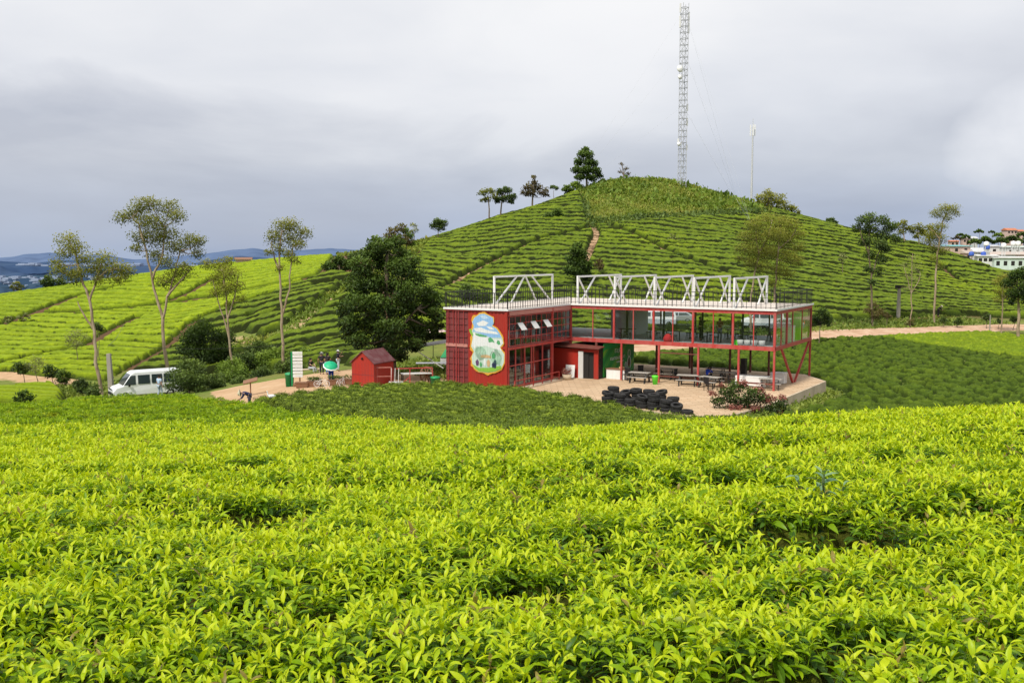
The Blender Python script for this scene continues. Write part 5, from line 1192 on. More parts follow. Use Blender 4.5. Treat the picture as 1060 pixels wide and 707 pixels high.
for i, (a, b) in enumerate([(3.9,11.0),(5.6,12.6),(7.6,10.9),(8.4,13.6),(10.6,11.2),(11.0,14.6),(12.8,12.4),(14.2,14.6)]):
    tb = cafe_table(a, b, 'black cafe table upstairs ' + names[i], t0_); t0_ = t0_ or tb
    for j, (da, db) in enumerate([(-.4,-.65),(.4,-.65),(-.4,.65)]):
        sb = stool(a + da, b + db, 'dark stool ' + ['left front','right front','behind'][j] + ' of the upstairs table ' + names[i], M_black, s0_); s0_ = s0_ or sb
s1_ = None
for i, (a, b) in enumerate([(13.0,9.75),(13.5,9.75),(14.0,9.8),(14.5,9.8)]):
    r = place('tub_armchair', ['leftmost','second','third','rightmost'][i] + ' of the pale tub seats behind the glass at the wing end', 'seat', a, b, H1, 0, 'pale tub seats')
    mb = MB(); mb.lathe([(0, .06), (.2, .06), (.23, .4), (.2, .42), (0, .38)], n=12); mb.build('seat', M_greyl, r); mb = MB(); mb.lathe([(.0, 0), (.17, 0), (.17, .058), (0, .058)], n=12); mb.build('base', M_black, r)
def crate(name, label, mat, a, b, sx, sy, h_, z=H1 + .005, slats=True, cat='crate'):
    r = place(name, label, cat, a, b, z)
    mb = MB(); mb.rbox(-sx / 2, sx / 2, -sy / 2, sy / 2, 0, h_, .02); mb.build('body', mat, r)
    mb = MB()
    n = max(1, int(h_ / .3))
    for k in range(n): mb.box(-sx / 2 - .01, sx / 2 + .01, -sy / 2 - .012, sy / 2 + .012, (k + .9) * h_ / n - .04, (k + .9) * h_ / n)
    mb.build('rim', mat, r); return r
crate('lime_crate', 'small lime green crate on the upper floor behind the glass', M_lime, a_of(765, 9.8), 9.8, .42, .35, .38)
crate('lime_crates', 'tall stack of bright green crates at the far end of the upper floor', M_lime, 15.1, 16.6, .65, .8, 1.95)['category'] = 'stack'
bpy.data.objects['lime_crates'].name = 'crate_stack'
crate('storage_box', 'white storage boxes piled beside the bright green crates', M_white, 14.95, 14.9, .7, .9, 1.15, cat='box')
for i, (a, c_) in enumerate([(6.55, 'red'),]):
    r = place('beanbag', 'red seat cushion on the upper floor by the third post', 'cushion', a_of(692, 10), 10, H1 + .01)
    mb = MB(); mb.lathe([(0, 0), (.3, .02), (.36, .2), (.25, .45), (.1, .58), (0, .6)], n=14); mb.build('cushion', flat('red cloth', (.5,.02,.03), .8), r); mb = MB(); mb.lathe([(.1, .585), (.04, .66), (0, .67)], n=8); mb.build('handle', M_black, r)
# inside the ground floor of the container
for i, b in enumerate((1.2, 3.0, 4.6)):
    r = place('display_shelf', ['pale display table just inside the shopfront corner', 'display table behind the middle shop window', 'display table by the last shop window'][i], 'table', -1.2, b, H0 + .06)
    mb = MB(); mb.box(-.3, .3, -.6, .6, .7, .75); mb.build('tabletop', M_wood, r); mb = MB()
    for sx in (-.25, .25):
        for sy in (-.5, .5): mb.bar((sx, sy, 0), (sx, sy, .7), .05)
    mb.build('frame', M_black, r); mb = MB()
    rd = random.Random(i)
    for k in range(6): y_ = -.5 + k * .2; mb.lathe([(0, .752), (.06, .752), (.06, .95), (.02, 1.02), (0, 1.02)], (rd.uniform(-.15, .15), y_, 0), 8)
    mb.build('goods', M_greyl, r)
for i, b in enumerate((1.0, 2.2, 3.4, 4.6, 5.6)):
    r = place('white_chair', 'white dining chair %s behind the upper window grid' % ['nearest the corner','second from the corner','in the middle','fourth from the corner','fifth from the corner'][i], 'chair', -.8, b, H1)
    mb = MB(); mb.rbox(-.22, .22, -.22, .22, .42, .47, .015); mb.build('seat', M_white, r); mb = MB(); mb.rbox(.2, .24, -.22, .22, .5, 1.1, .015); mb.build('backrest', M_white, r)
    mb = MB()
    for sx in (-.18, .18):
        for sy in (-.18, .18): mb.bar((sx, sy, 0), (sx, sy, .42), .035)
    mb.build('frame', M_white, r)
# tyres
M_tyre, t, out = nt('old tyre rubber'); v = objvec(t); n1 = noise(t, 6, 5, .7, v)
bsdf(t, out, ramp(t, n1, [(.3, (.012,.012,.013)), (.6, (.035,.034,.034)), (.8, (.09,.085,.08))]), .85, 0, .3, bump(t, noise(t, 30, 2, .5, v), .4, .02))
mb = MB(); Rt, w2 = .36, .115
mb.lathe([(.21, -w2 * .8), (.26, -w2), (.32, -w2 * 1.02), (.352, -w2 * .8), (Rt, -w2 * .45), (Rt, -.01), (.352, 0), (Rt, .01), (Rt, w2 * .45), (.352, w2 * .8), (.32, w2 * 1.02), (.26, w2), (.21, w2 * .8), (.20, w2 * .5), (.24, w2 * .3), (.24, -w2 * .3), (.20, -w2 * .5), (.21, -w2 * .8)], (0, 0, 0), 24)
for k in range(24): an = k * math.pi / 12; mb.bar((Rt * math.cos(an), Rt * math.sin(an), -w2 * .75), ((Rt) * math.cos(an + .12), Rt * math.sin(an + .12), w2 * .75), .02, .02)
tyre_me = mb.build('old_tyre', M_tyre); bpy.data.objects.remove(tyre_me.copy() if False else tyre_me, do_unlink=False) if False else None
stacks = [(629,418,3),(641,419.5,3),(653,421,2),(665,422.5,3),(677,424,4),(689,426,3),(701,427.5,2),(711,428.5,1),(634.5,415.5,4),(647,417,3),(659,418,4),(671.5,419.5,4),(684,421,4),(696,423,3)]
first = True; rd = random.Random(12); tcount = 0
ordn = ['the left end of the front','second place from the left in front','third place from the left in front','fourth place in front','fifth place in front','sixth place in front','seventh place in front','the far right end of the front','left back row','second back row','third back row','fourth back row','fifth back row','right back row']
for si, (px, py, n) in enumerate(stacks):
    a, b = gp(px, py); q = P(a, b); inside = inpoly(np.array([q[0]]), np.array([q[1]]), TERR)[0]
    zb = .015 if inside else max(hz(*q) + .05, -.6)
    for k in range(n):
        o = tyre_me if first else tyre_me.copy()
        if not first: COL.objects.link(o)
        first = False
        top_ = k == n - 1; o.location = (q[0] + rd.uniform(-.05, .05), q[1] + rd.uniform(-.05, .05), zb + .12 + k * .235 + (.05 if top_ and si % 3 == 0 else 0))
        o.rotation_euler = (rd.uniform(-.06, .06) + (.25 if top_ and si % 3 == 0 else 0), rd.uniform(-.06, .06), rd.random() * 6); o.scale = (1, 1, 1)
        lev = 'top' if top_ else ['bottom', 'second', 'third', 'fourth'][k]
        tag(o, f'black worn tyre, {lev} one of the stack in {ordn[si]}' if 'row' not in ordn[si] else f'black worn tyre, {lev} one of the {ordn[si]} stack', 'tyre', 'old tyres stacked along the terrace edge')
# ------------------------------------------------------------------ people
def skinmesh(name, verts, edges, radii, mat, parent=None, sub=1, roots=(0,)):
    me = bpy.data.meshes.new(name); me.from_pydata([Vector(v) for v in verts], edges, []); me.update()
    o = link(name, me, mat, parent)
    md = o.modifiers.new('skin', 'SKIN'); md.use_smooth_shade = True
    sv_ = me.skin_vertices[0].data
    for i, r in enumerate(radii): sv_[i].radius = (r, r) if not isinstance(r, tuple) else r; sv_[i].use_root = i in roots
    o.modifiers.new('sub', 'SUBSURF').levels = sub; o.modifiers['sub'].render_levels = sub
    return o
STAND = dict(pel=(0,0,.93), sp=(0,.01,1.12), ch=(0,.01,1.33), nk=(0,.01,1.47), hd=(0,-.01,1.56), tp=(0,0,1.66),
  sL=(.18,.01,1.39), eL=(.24,.03,1.12), wL=(.25,-.05,.88), sR=(-.18,.01,1.39), eR=(-.24,.03,1.12), wR=(-.25,-.05,.88),
  hL=(.09,0,.88), kL=(.10,-.02,.48), aL=(.10,.02,.09), tL=(.11,-.13,.035), hR=(-.09,0,.88), kR=(-.10,-.02,.48), aR=(-.10,.02,.09), tR=(-.11,-.13,.035))
M_skin = flat('skin', (.42,.25,.17), .6)
M_hair = flat('black hair', (.012,.010,.009), .5)
def cloth(n_, c): return paint(n_, c, .85, .2, 6, tuple(x * .5 for x in c))
def person(x, y, rz, label, pose=None, shirt=(.02,.02,.03), pants=(.05,.07,.13), sleeve='short', hat=None, z=None, hair_len=0, scale=1.0, group=None, skirtlen=1.0):
    J = dict(STAND); J.update(pose or {}); V_ = {k: Vector(v) for k, v in J.items()}
    root = empty('person', (x, y, hz(x, y) if z is None else z), rz, label, 'person', group); root.scale = (scale,) * 3
    vs, es, rr_ = [], [], []
    def add(p, r, par=None):
        vs.append(tuple(p)); rr_.append(r)
        if par is not None: es.append((par, len(vs) - 1))
        return len(vs) - 1
    pel = add(V_['pel'], .125); sp2 = add(V_['sp'], .11, pel); ch = add(V_['ch'], .125, sp2); nk = add(V_['nk'], .055, ch)
    hd = add(V_['hd'], .088, nk); tpv = add(V_['tp'], .07, hd)
    up = (V_['tp'] - V_['nk']).normalized(); fw = Vector((0, -1, 0)) - up * Vector((0, -1, 0)).dot(up); fw.normalize()
    add(V_['hd'] + fw * .105 - up * .01, .014, hd)
    roots = [0]
    for s in 'LR':
        sh = add(V_['s' + s], .062, ch); el = add(V_['e' + s], .043, sh); wr = add(V_['w' + s], .027, el)
        hip = add(V_['h' + s], .092, pel); kn = add(V_['k' + s], .06, hip); an = add(V_['a' + s], .042, kn); add(V_['t' + s], .033, an)
        d = (V_['w' + s] - V_['e' + s]).normalized(); pm = V_['w' + s] + d * .065; add(pm, (.038, .02), wr)
        side = d.cross(Vector((0, -1, .01))).normalized(); fwd = side.cross(d).normalized()
        for k, L in enumerate((.058, .068, .064, .05)):
            o_ = fwd * (k - 1.5) * .017; f0 = add(pm - d * .01 + o_, .0095); roots.append(f0)
            f1 = add(pm + d * (.03 + L * .5) + o_, .0085, f0); add(pm + d * (.03 + L * .85) + o_ - side * .02, .007, f1)
        t0 = add(pm - d * .04 + fwd * .02, .011); roots.append(t0); t1 = add(pm - d * .01 + fwd * .05, .010, t0); add(pm + d * .025 + fwd * .06, .008, t1)
    body = skinmesh('body', vs, es, rr_, M_skin, root, 1, roots)
    for s in (-1, 1):
        sd_ = up.cross(fw).normalized() * s
        e = MB(); c = V_['hd'] + fw * .086 + sd_ * .032 + up * .012; e.tube(c, c + fw * .008, .012, .008, 8); e.build('eye', M_black, root)
        e = MB(); c = V_['hd'] + sd_ * .088 - up * .01; e.tube(c - fw * .012, c + fw * .018, .02, .012, 8); e.build('ear', M_skin, root)
    e = MB(); c = V_['hd'] + fw * .088 - up * .045; sd_ = up.cross(fw).normalized(); e.bar(c - sd_ * .022, c + sd_ * .022, .012, .008); e.build('mouth', flat('lips', (.35,.12,.1)), root)
    # hair
    hv = [V_['hd'] + up * .035 - fw * .02, V_['tp'] + up * .01 - fw * .012, V_['hd'] - fw * .045 - up * .01]; he = [(0, 1), (0, 2)]; hr = [.096, .066, .078]
    if hair_len: hv += [V_['hd'] - fw * .08 - up * .16, V_['hd'] - fw * .085 - up * (.16 + hair_len)]; he += [(2, 3), (3, 4)]; hr += [.06, .035]
    skinmesh('hair', hv, he, hr, M_hair, root)
    # shirt
    mS = cloth('shirt cloth', shirt); mP = cloth('trouser cloth', pants)
    v2 = [V_['pel'] + (V_['sp'] - V_['pel']) * .1, V_['sp'], V_['ch'], V_['nk'].lerp(V_['ch'], .35)]; e2 = [(0, 1), (1, 2), (2, 3)]; r2 = [.148, .135, .15, .075]
    for s in 'LR':
        i = len(v2); v2 += [V_['s' + s], V_['s' + s].lerp(V_['e' + s], .75 if sleeve == 'short' else 1.0)]; e2 += [(2, i), (i, i + 1)]; r2 += [.08, .058]
        if sleeve == 'long': v2.append(V_['e' + s].lerp(V_['w' + s], .9)); e2.append((i + 1, i + 2)); r2.append(.042)
    skinmesh('shirt', v2, e2, r2, mS, root)
    v3 = [V_['pel']]; e3 = []; r3 = [.14]
    for s in 'LR':
        i = len(v3); v3 += [V_['h' + s], V_['k' + s], V_['k' + s].lerp(V_['a' + s], .9 * skirtlen)]; e3 += [(0, i), (i, i + 1), (i + 1, i + 2)]; r3 += [.108, .076, .06]
    skinmesh('trousers', v3, e3, r3, mP, root)
    for s in 'LR':
        a_, t_ = V_['a' + s], V_['t' + s]; skinmesh('shoe', [a_ + Vector((0, .02, -.04)), a_.lerp(t_, .5) + Vector((0, 0, -.02)), t_ + Vector((0, -.02, .0))], [(0, 1), (1, 2)], [.045, .044, .036], M_black, root)
    if hat:
        h_ = MB(); q = up.to_track_quat('Z', 'Y').to_matrix().to_4x4(); T_ = Matrix.Translation(V_['tp'] - up * .03) @ q
        if hat == 'cone': h_.lathe([(.25, -.05), (.24, -.045), (.01, .13), (0, .13), (.01, .12), (.23, -.055), (.25, -.05)], n=20, M=T_)
        else: h_.lathe([(.17, -.02), (.10, -.01), (.098, .06), (.06, .085), (0, .09)], n=16, M=T_); h_.lathe([(.17, -.024), (.1, -.014)], n=16, M=T_)
        h_.build('hat', flat('pale straw', (.72,.66,.5) if hat == 'cone' else (.75,.75,.72), .8), root)
    return root
def pat(px, py, Y=None):
    q = hit(px, py); return (q[0], q[1]) if Y is None else ((px - 530) / F * Y, Y)
G7 = 'visitors standing behind the sign post'
bent = dict(eR=(-.27,-.06,1.14), wR=(-.13,-.20,1.05), eL=(.27,-.06,1.14), wL=(.13,-.20,1.07))
person(*pat(331.8,0,74), R(180), 'person with pale hair in black t-shirt and dark trousers, leftmost of the standing visitors', dict(eL=(.27,-.02,1.15), wL=(.30,-.12,.92)), (.015,.012,.018), (.015,.018,.03), hat='cap', group=None)
person(*pat(338,0,73.4), R(150), 'person in black t-shirt and blue jeans seen from behind, middle of the three visitors', bent, (.02,.015,.02), (.10,.18,.34), group=None, hair_len=.1)
person(*pat(349,0,76), R(110), 'person in black top, light trousers and white hat with raised arm, rightmost visitor', dict(eL=(.22,-.2,1.28), wL=(.12,-.30,1.45), eR=(-.22,-.12,1.18), wR=(-.1,-.28,1.2)), (.015,.015,.03), (.45,.55,.62), hat='cap')
person(*pat(320,0,76.5), R(60), 'person in black sitting low on the bank behind the sign post', dict(pel=(0,0,.45), sp=(0,.02,.64), ch=(0,-.01,.85), nk=(0,-.03,.99), hd=(0,-.06,1.08), tp=(0,-.06,1.18), sL=(.18,-.02,.9), sR=(-.18,-.02,.9), eL=(.22,-.2,.72), wL=(.12,-.36,.62), eR=(-.22,-.2,.72), wR=(-.12,-.36,.62), hL=(.1,-.02,.43), hR=(-.1,-.02,.43), kL=(.13,-.42,.46), kR=(-.13,-.42,.46), aL=(.12,-.46,.08), aR=(-.12,-.46,.08), tL=(.12,-.6,.04), tR=(-.12,-.6,.04)), (.012,.012,.014), (.4,.42,.44))
bc = empty('stone_bench', (*pat(320,0,76.6), hz(*pat(320,0,76.6))), .3, 'low pale bench on the bank behind the sign post', 'bench')
mb = MB(); mb.rbox(-.9, .9, -.22, .22, .28, .36, .02); mb.build('seat', M_conc, bc)
for s in (-.7, .7): mb = MB(); mb.rbox(s - .1, s + .1, -.18, .18, -.1, .278, .02); mb.build('leg', M_conc, bc)
# umbrella holder
ux, uy = pat(341.5,0,68.5)
person(ux, uy, R(200), 'person in bright blue trousers and pink top under a tilted green umbrella', dict(eR=(-.25,-.1,1.15), wR=(-.12,-.22,1.28), eL=(.24,-.08,1.14), wL=(.02,-.24,1.2)), (.55,.25,.32), (.01,.05,.42), z=hz(ux, uy))
um = empty('umbrella', (ux + .0, uy - .25, hz(ux, uy) + 1.15), 0, 'green and white umbrella held tilted by the person in blue trousers', 'umbrella')
um.rotation_euler = (R(28), R(14), 0); um.scale = (.72,) * 3
mb = MB(); n_ = 10; prof = [(0, .62), (.2, .60), (.42, .53), (.6, .42), (.70, .30)]; mb.lathe(prof, n=n_)
c_ = mb.build('canopy', flat('green umbrella cloth', (.01,.42,.20), .5), um)
mb = MB(); mb.lathe([(.70, .302), (.78, .22)], n=n_); mb.build('canopy_edge', M_white, um)
for k in range(n_):
    an = 2 * math.pi * k / n_; mb = MB(); mb.bar((0, 0, .56), (.68 * math.cos(an), .68 * math.sin(an), .29), .012); mb.build('rib', M_black, um)
mb = MB(); mb.tube((0, 0, -.1), (0, 0, .68), .012); mb.build('shaft', M_black, um); mb = MB(); mb.tube((0, 0, -.2), (0, 0, -.1), .02); mb.build('handle', M_black, um)
# worker bending over, man by the minibus, worker on the hill, guests upstairs and under the wing
bx_, by_ = pat(256,0,57.6)
person(bx_, by_, R(-80), 'tea picker bent over in dark blue jacket and pale conical hat', dict(pel=(0,.05,.85), sp=(0,-.1,1.0), ch=(0,-.32,1.08), nk=(0,-.44,1.08), hd=(0,-.54,1.05), tp=(0,-.63,1.04), sL=(.17,-.34,1.06), sR=(-.17,-.34,1.06), eL=(.2,-.4,.82), wL=(.14,-.55,.72), eR=(-.2,-.4,.82), wR=(-.14,-.55,.72), kL=(.1,-.04,.45), kR=(-.1,-.04,.45)), (.015,.02,.07), (.04,.04,.07), 'long', 'cone')
mx_, my_ = pat(162,0,72.5)
person(mx_, my_, R(150), 'man in pale blue shirt with dark hair walking beside the minibus', dict(aL=(.10,.10,.14), tL=(.11,-.02,.04), kL=(.10,-.04,.5), aR=(-.10,-.12,.09), tR=(-.11,-.26,.04), kR=(-.10,-.12,.5)), (.42,.55,.72), (.35,.42,.5), z=hz(mx_, my_) + .15)
hx_, hy_ = pat(972,0,124)
person(hx_, hy_, R(90), 'small distant worker in black with white hat at the foot of the hill tea', dict(pel=(0,.05,.85), sp=(0,-.05,1.02), ch=(0,-.2,1.18), nk=(0,-.3,1.26), hd=(0,-.36,1.3), tp=(0,-.42,1.37), sL=(.17,-.2,1.2), sR=(-.17,-.2,1.2), eL=(.2,-.3,.98), wL=(.14,-.45,.9), eR=(-.2,-.3,.98), wR=(-.14,-.45,.9)), (.012,.012,.014), (.012,.012,.014), 'long', 'cone', z=hz(hx_, hy_) + .5)
def onab(px, b): return P(a_of(px, b), b)
person(*onab(725.5, 12.4), R(80), 'dark dressed guest holding up a phone on the upper floor', dict(eL=(.22,-.2,1.3), wL=(.12,-.40,1.42), eR=(-.22,-.2,1.3), wR=(-.08,-.40,1.42)), (.012,.012,.012), (.012,.012,.015), 'long', z=H1 + .005, scale=1.03)
person(*onab(745.8, 12.4), R(-10), 'guest in reddish brown top and grey trousers standing on the upper floor', dict(eL=(.22,-.1,1.15), wL=(.05,-.2,1.2)), (.16,.05,.035), (.16,.17,.2), z=H1 + .005, hair_len=.2, scale=1.0)
a_, b_ = gp(731, 397)
SIT = dict(pel=(0,0,.52), sp=(0,-.05,.70), ch=(0,-.17,.88), nk=(0,-.27,.97), hd=(0,-.35,1.0), tp=(0,-.43,1.05), sL=(.18,-.17,.92), sR=(-.18,-.17,.92), eL=(.24,-.32,.76), wL=(.1,-.5,.76), eR=(-.24,-.32,.76), wR=(-.1,-.5,.76), hL=(.1,-.02,.5), hR=(-.1,-.02,.5), kL=(.13,-.42,.5), kR=(-.13,-.42,.5), aL=(.12,-.40,.09), aR=(-.12,-.40,.09), tL=(.12,-.55,.035), tR=(-.12,-.55,.035))
person(*P(a_, b_ + .2), TH + R(170), 'person in bright blue jacket sitting hunched at a table under the wing', SIT, (.01,.04,.32), (.02,.02,.03), 'long', z=.014)
sx_ = place('wooden_stool', 'small stool under the hunched person in blue', 'stool', a_, b_ + .2, .013); mb = MB(); mb.rbox(-.18, .18, -.18, .18, .36, .41, .01); mb.build('seat', M_wood, sx_); mb = MB(); mb.box(-.14, -.1, -.14, .14, 0, .36); mb.box(.1, .14, -.14, .14, 0, .36); mb.box(-.1, .1, -.02, .02, .1, .16); mb.build('frame', M_wood, sx_)

# ------------------------------------------------------------------ small red shed, sign, bins, planters
def rot_at(px, Y, z=None): q = pat(px, 0, Y); return (*q, hz(*q) if z is None else z)
sh = empty('red_shed', rot_at(385, 67.5), R(-27), 'narrow red shed with steep dark red roof under the big tree', 'shed')
W2, D2, He, Hr = 1.08, 1.4, 1.95, 2.8
mb = MB(); mb.add([(-W2, -D2, -.2), (W2, -D2, -.2), (W2, -D2, He), (0, -D2, Hr), (-W2, -D2, He), (-W2, D2, -.2), (W2, D2, -.2), (W2, D2, He), (0, D2, Hr), (-W2, D2, He)], [(0,1,2,3,4),(9,8,7,6,5),(0,5,6,1),(1,6,7,2),(4,9,5,0)]); mb.build('wall', M_red, sh)
mb = MB()
for k in range(9): x_ = -W2 + .1 + k * .3; mb.box(x_, x_ + .02, -D2 - .006, -D2, -.1, He - .05)
mb.box(-W2, W2, -D2 - .014, -D2 - .007, .93, .97); mb.build('batten', M_redd, sh)
mb = MB()
for s in (-1, 1): mb.add([(0, -D2 - .12, Hr + .03), (0, D2 + .12, Hr + .03), (s * (W2 + .12), D2 + .12, He - .1), (s * (W2 + .12), -D2 - .12, He - .1), (0, -D2 - .12, Hr + .1), (0, D2 + .12, Hr + .1), (s * (W2 + .12), D2 + .12, He - .03), (s * (W2 + .12), -D2 - .12, He - .03)], [(0,1,2,3),(4,5,6,7),(0,3,7,4),(1,2,6,5),(3,2,6,7),(0,1,5,4)])
mb.build('roof', paint('dull maroon roof', (.13,.035,.04), .6, .6, 2, (.28,.2,.2)), sh)
mb = MB(); mb.tube((0, -D2 - .02, 2.3), (0, -D2 - .12, 2.25), .07, .09); mb.build('lamp', M_black, sh); sh.scale = (.86,) * 3
sg = empty('sign_post', rot_at(306.5, 68.5), R(4), 'tall green framed sign with a column of white name boards', 'sign')
M_gfr = flat('green sign frame', (.01,.25,.08), .5)
mb = MB(); mb.box(-.46, -.34, -.05, .05, 0, 2.45); mb.build('green_post', M_gfr, sg); mb = MB(); mb.box(-.52, -.47, -.05, .05, 0, 2.4); mb.build('side_post', M_black, sg)
mb = MB(); mb.box(.1, .2, -.04, .04, 0, .62); mb.build('wooden_post', M_wood, sg)
for k in range(8):
    z_ = .62 + k * .235; mb = MB(); mb.rbox(-.335, .36, -.035, .0, z_, z_ + .19, .01); bo = mb.build('name_board', M_white, sg)
    tx = MB(); rd = random.Random(k)
    x_ = -.2
    while x_ < .26: w_ = rd.uniform(.02, .045); tx.box(x_, x_ + w_, -.04, -.036, z_ + .08, z_ + .08 + rd.uniform(.03, .06)); x_ += w_ + .016
    tx.build('writing', M_greyl, bo)
mb = MB(); mb.rbox(-.3, .7, -.35, .25, .0, .18, .03); mb.build('base', M_wood, sg)
def bin_(px, Y, label, w_=.3, h_=.8, z=None):
    r = empty('green_bin', rot_at(px, Y, z), .2, label, 'bin', 'green rubbish bins'); mb = MB(); mb.lathe([(0, 0), (w_ * .85, 0), (w_, h_ * .85), (w_ * 1.05, h_ * .86), (0, h_ * .86)], n=16); mb.build('body', M_green, r)
    mb = MB(); mb.lathe([(w_ * 1.08, h_ * .865), (w_ * 1.0, h_ * .95), (w_ * .5, h_), (0, h_)], n=16); mb.build('lid', M_green, r); return r
bin_(298, 68.8, 'green round bin standing left of the sign post', .32, 1.0)
M_soil = flat('potting soil', (.05,.03,.02), .9)
for i, (px, wd, lb) in enumerate([(311,.9,'brick planter at the foot of the sign post'),(324,1.0,'planter with clipped green plants, second from the sign post'),(345,.95,'planter with green plants in front of the umbrella'),(360,.95,'planter with a sparse twiggy plant beside the red shed')]):
    r = empty('planter_box', rot_at(px, 67.3 + .1 * i), .05, lb, 'planter', 'planter boxes along the path'); mb = MB()
    mb.add([(-wd*.42,-.2,0),(wd*.42,-.2,0),(wd*.42,.2,0),(-wd*.42,.2,0),(-wd/2,-.26,.36),(wd/2,-.26,.36),(wd/2,.26,.36),(-wd/2,.26,.36)], [(0,3,2,1),(4,5,6,7),(0,1,5,4),(1,2,6,5),(2,3,7,6),(3,0,4,7)]); mb.build('box', M_wood, r)
    mb = MB(); mb.box(-wd/2 - .03, wd/2 + .03, -.29, .29, .362, .40); mb.build('rim', M_wood, r)
    if i: V, Fq, T = leafcloud([(x_, 0, .56) for x_ in (-.3, -.1, .1, .3)], [.17] * 4, 3.0 if i < 3 else 1.2, 8, .09, np.random.default_rng(i)); link('plants', mesh_np('plants', V, Fq, {'tone': ('FLOAT', T)}, False), M_cr['mid'], r)
for i, (px, lb) in enumerate([(331.5,'white bicycle shaped stand left of the umbrella'),(352,'white stand between the umbrella and the last planter')]):
    r = empty('bicycle', rot_at(px, 67), .1 + i, lb, 'bicycle', None); r.scale = (.68,) * 3
    for s in (-.5, .5):
        mb = MB(); ring(mb, 0, 0, 0, .3, .3, .035, 16); w_ = mb.build('wheel', M_white, r); w_.rotation_euler = (0, 0, R(90)); w_.location = (s, 0, .32)
        for k in range(6): an = k * math.pi / 6; sp1 = MB(); sp1.bar((0, math.cos(an) * .29, math.sin(an) * .29), (0, -math.cos(an) * .29, -math.sin(an) * .29), .008); sp1.build('spoke', M_white, w_)
    mb = MB(); mb.bar((-.5, 0, .32), (-.1, 0, .32), .035); mb.bar((-.1, 0, .32), (-.22, 0, .8), .035); mb.bar((-.5, 0, .32), (-.2, 0, .7), .03); mb.bar((-.1, 0, .32), (.36, 0, .72), .035); mb.bar((-.2, 0, .72), (.36, 0, .75), .035); mb.bar((.5, 0, .32), (.34, 0, .92), .035); mb.build('frame', M_white, r)
    mb = MB(); mb.bar((.34, -.24, .94), (.34, .24, .94), .03); mb.build('handlebar', M_black, r); mb = MB(); mb.rbox(-.34, -.1, -.06, .06, .8, .85, .02); mb.build('saddle', M_black, r)
r = empty('info_panel', rot_at(257, 66.5), .15, 'small dark slanted information board on a post beside the dirt path', 'sign'); mb = MB(); mb.box(-.04, .04, -.04, .04, 0, 1.0); mb.build('post', M_wood, r)
mb = MB(); mb.rbox(-.5, .5, -.28, .28, -.03, .03, .01, Matrix.Translation((0, 0, 1.02)) @ Matrix.Rotation(R(-14), 4, 'Y') @ Matrix.Rotation(R(18), 4, 'X')); mb.build('board', M_wood, r)
q = rot_at(279, 58.3)
r = empty('goose', (q[0], q[1], q[2] + .45), .5, 'white goose standing among the tea bushes right of the bent picker', 'goose')
skinmesh('body', [(0,0,.34),(-.2,0,.33),(.18,0,.32),(.36,0,.37),(-.3,0,.42),(-.33,0,.6),(-.36,0,.76),(-.44,0,.77)], [(0,1),(0,2),(2,3),(1,4),(4,5),(5,6),(6,7)], [.17,.15,.13,.05,.08,.045,.055,.035], M_white, r)
mb = MB(); mb.tube((-.46,0,.765),(-.55,0,.755),.022,.012); r.scale = (.75,) * 3; mb.build('beak', flat('orange beak', (.7,.3,.03)), r)
for s in (-1, 1): mb = MB(); mb.bar((0, s * .07, -.02), (0, s * .07, .22), .025); mb.box(-.1, .03, s * .07 - .04, s * .07 + .04, -.03, -.01); mb.build('leg', flat('orange leg', (.6,.28,.03)), r)
# things between the shed and the container
def simple_table(name, px, Y, label, L, W_, h_, mat, rz=0, z=None):
    r = empty(name, rot_at(px, Y, z), rz, label, 'table'); mb = MB(); mb.rbox(-L / 2, L / 2, -W_ / 2, W_ / 2, h_ - .05, h_, .01); mb.build('tabletop', mat, r)
    for sx in (-1, 1):
        for sy in (-1, 1): mb = MB(); mb.bar((sx * (L / 2 - .1), sy * (W_ / 2 - .1), 0), (sx * (L / 2 - .1), sy * (W_ / 2 - .1), h_ - .05), .06); mb.build('leg', M_black, r)
    return r
simple_table('long_table', 430, 69.5, 'long pale table between the big tree and the container', 2.2, .8, .75, M_greyl, R(15)); simple_table('long_table', 447, 76, 'farther pale table below the green tent', 2.6, .9, .75, M_white, R(5))
r = empty('red_railing', rot_at(425, 68.3), R(6), 'red pipe railing frame in front of the pale table', 'railing')
for s in (-1.6, -.1, 1.5): MB().bar((s, 0, 0), (s, 0, 1.25), .07).build('post', M_redf, r)
MB().bar((-1.6, 0, 1.2), (1.5, 0, 1.25), .07).build('top_rail', M_redf, r); MB().bar((-.1, 0, .6), (-.9, 0, 0), .06).build('brace', M_redf, r)
r = empty('pipe_stand', rot_at(409, 67), R(6), 'thin white pipe stand leaning beside the shed', 'stand')
for s in (-.35, -.1, .15): MB().bar((s, 0, 0), (s + .05, 0, 1.25), .045).build('pipe', M_greyl, r)
mb = MB(); mb.rbox(-.5, .5, -.25, .25, .02, .3, .02); mb.build('white_base', M_white, r)
r = empty('thin_gate', rot_at(398.5, 66.4), R(10), 'thin rusty pipe gate at the corner of the shed', 'gate')
for s in (-.75, .35): MB().bar((s, 0, 0), (s, 0, 1.35), .05).build('post', M_pink, r)
MB().bar((-.75, 0, 1.32), (.35, 0, 1.32), .05).build('top_rail', M_pink, r); MB().bar((-.75, 0, .7), (.35, 0, .7), .04).build('middle_rail', M_pink, r)
bin_(450, 68.3, 'green square looking bin beside the container door end', .34, .8)
r = empty('wooden_cartwheel', rot_at(441, 69.8), R(70), 'brown round wooden disc standing by the green bin', 'disc'); mb = MB(); ring(mb, 0, 0, .62, .5, .6, .1, 18); mb.build('rim', M_wood, r); mb = MB()
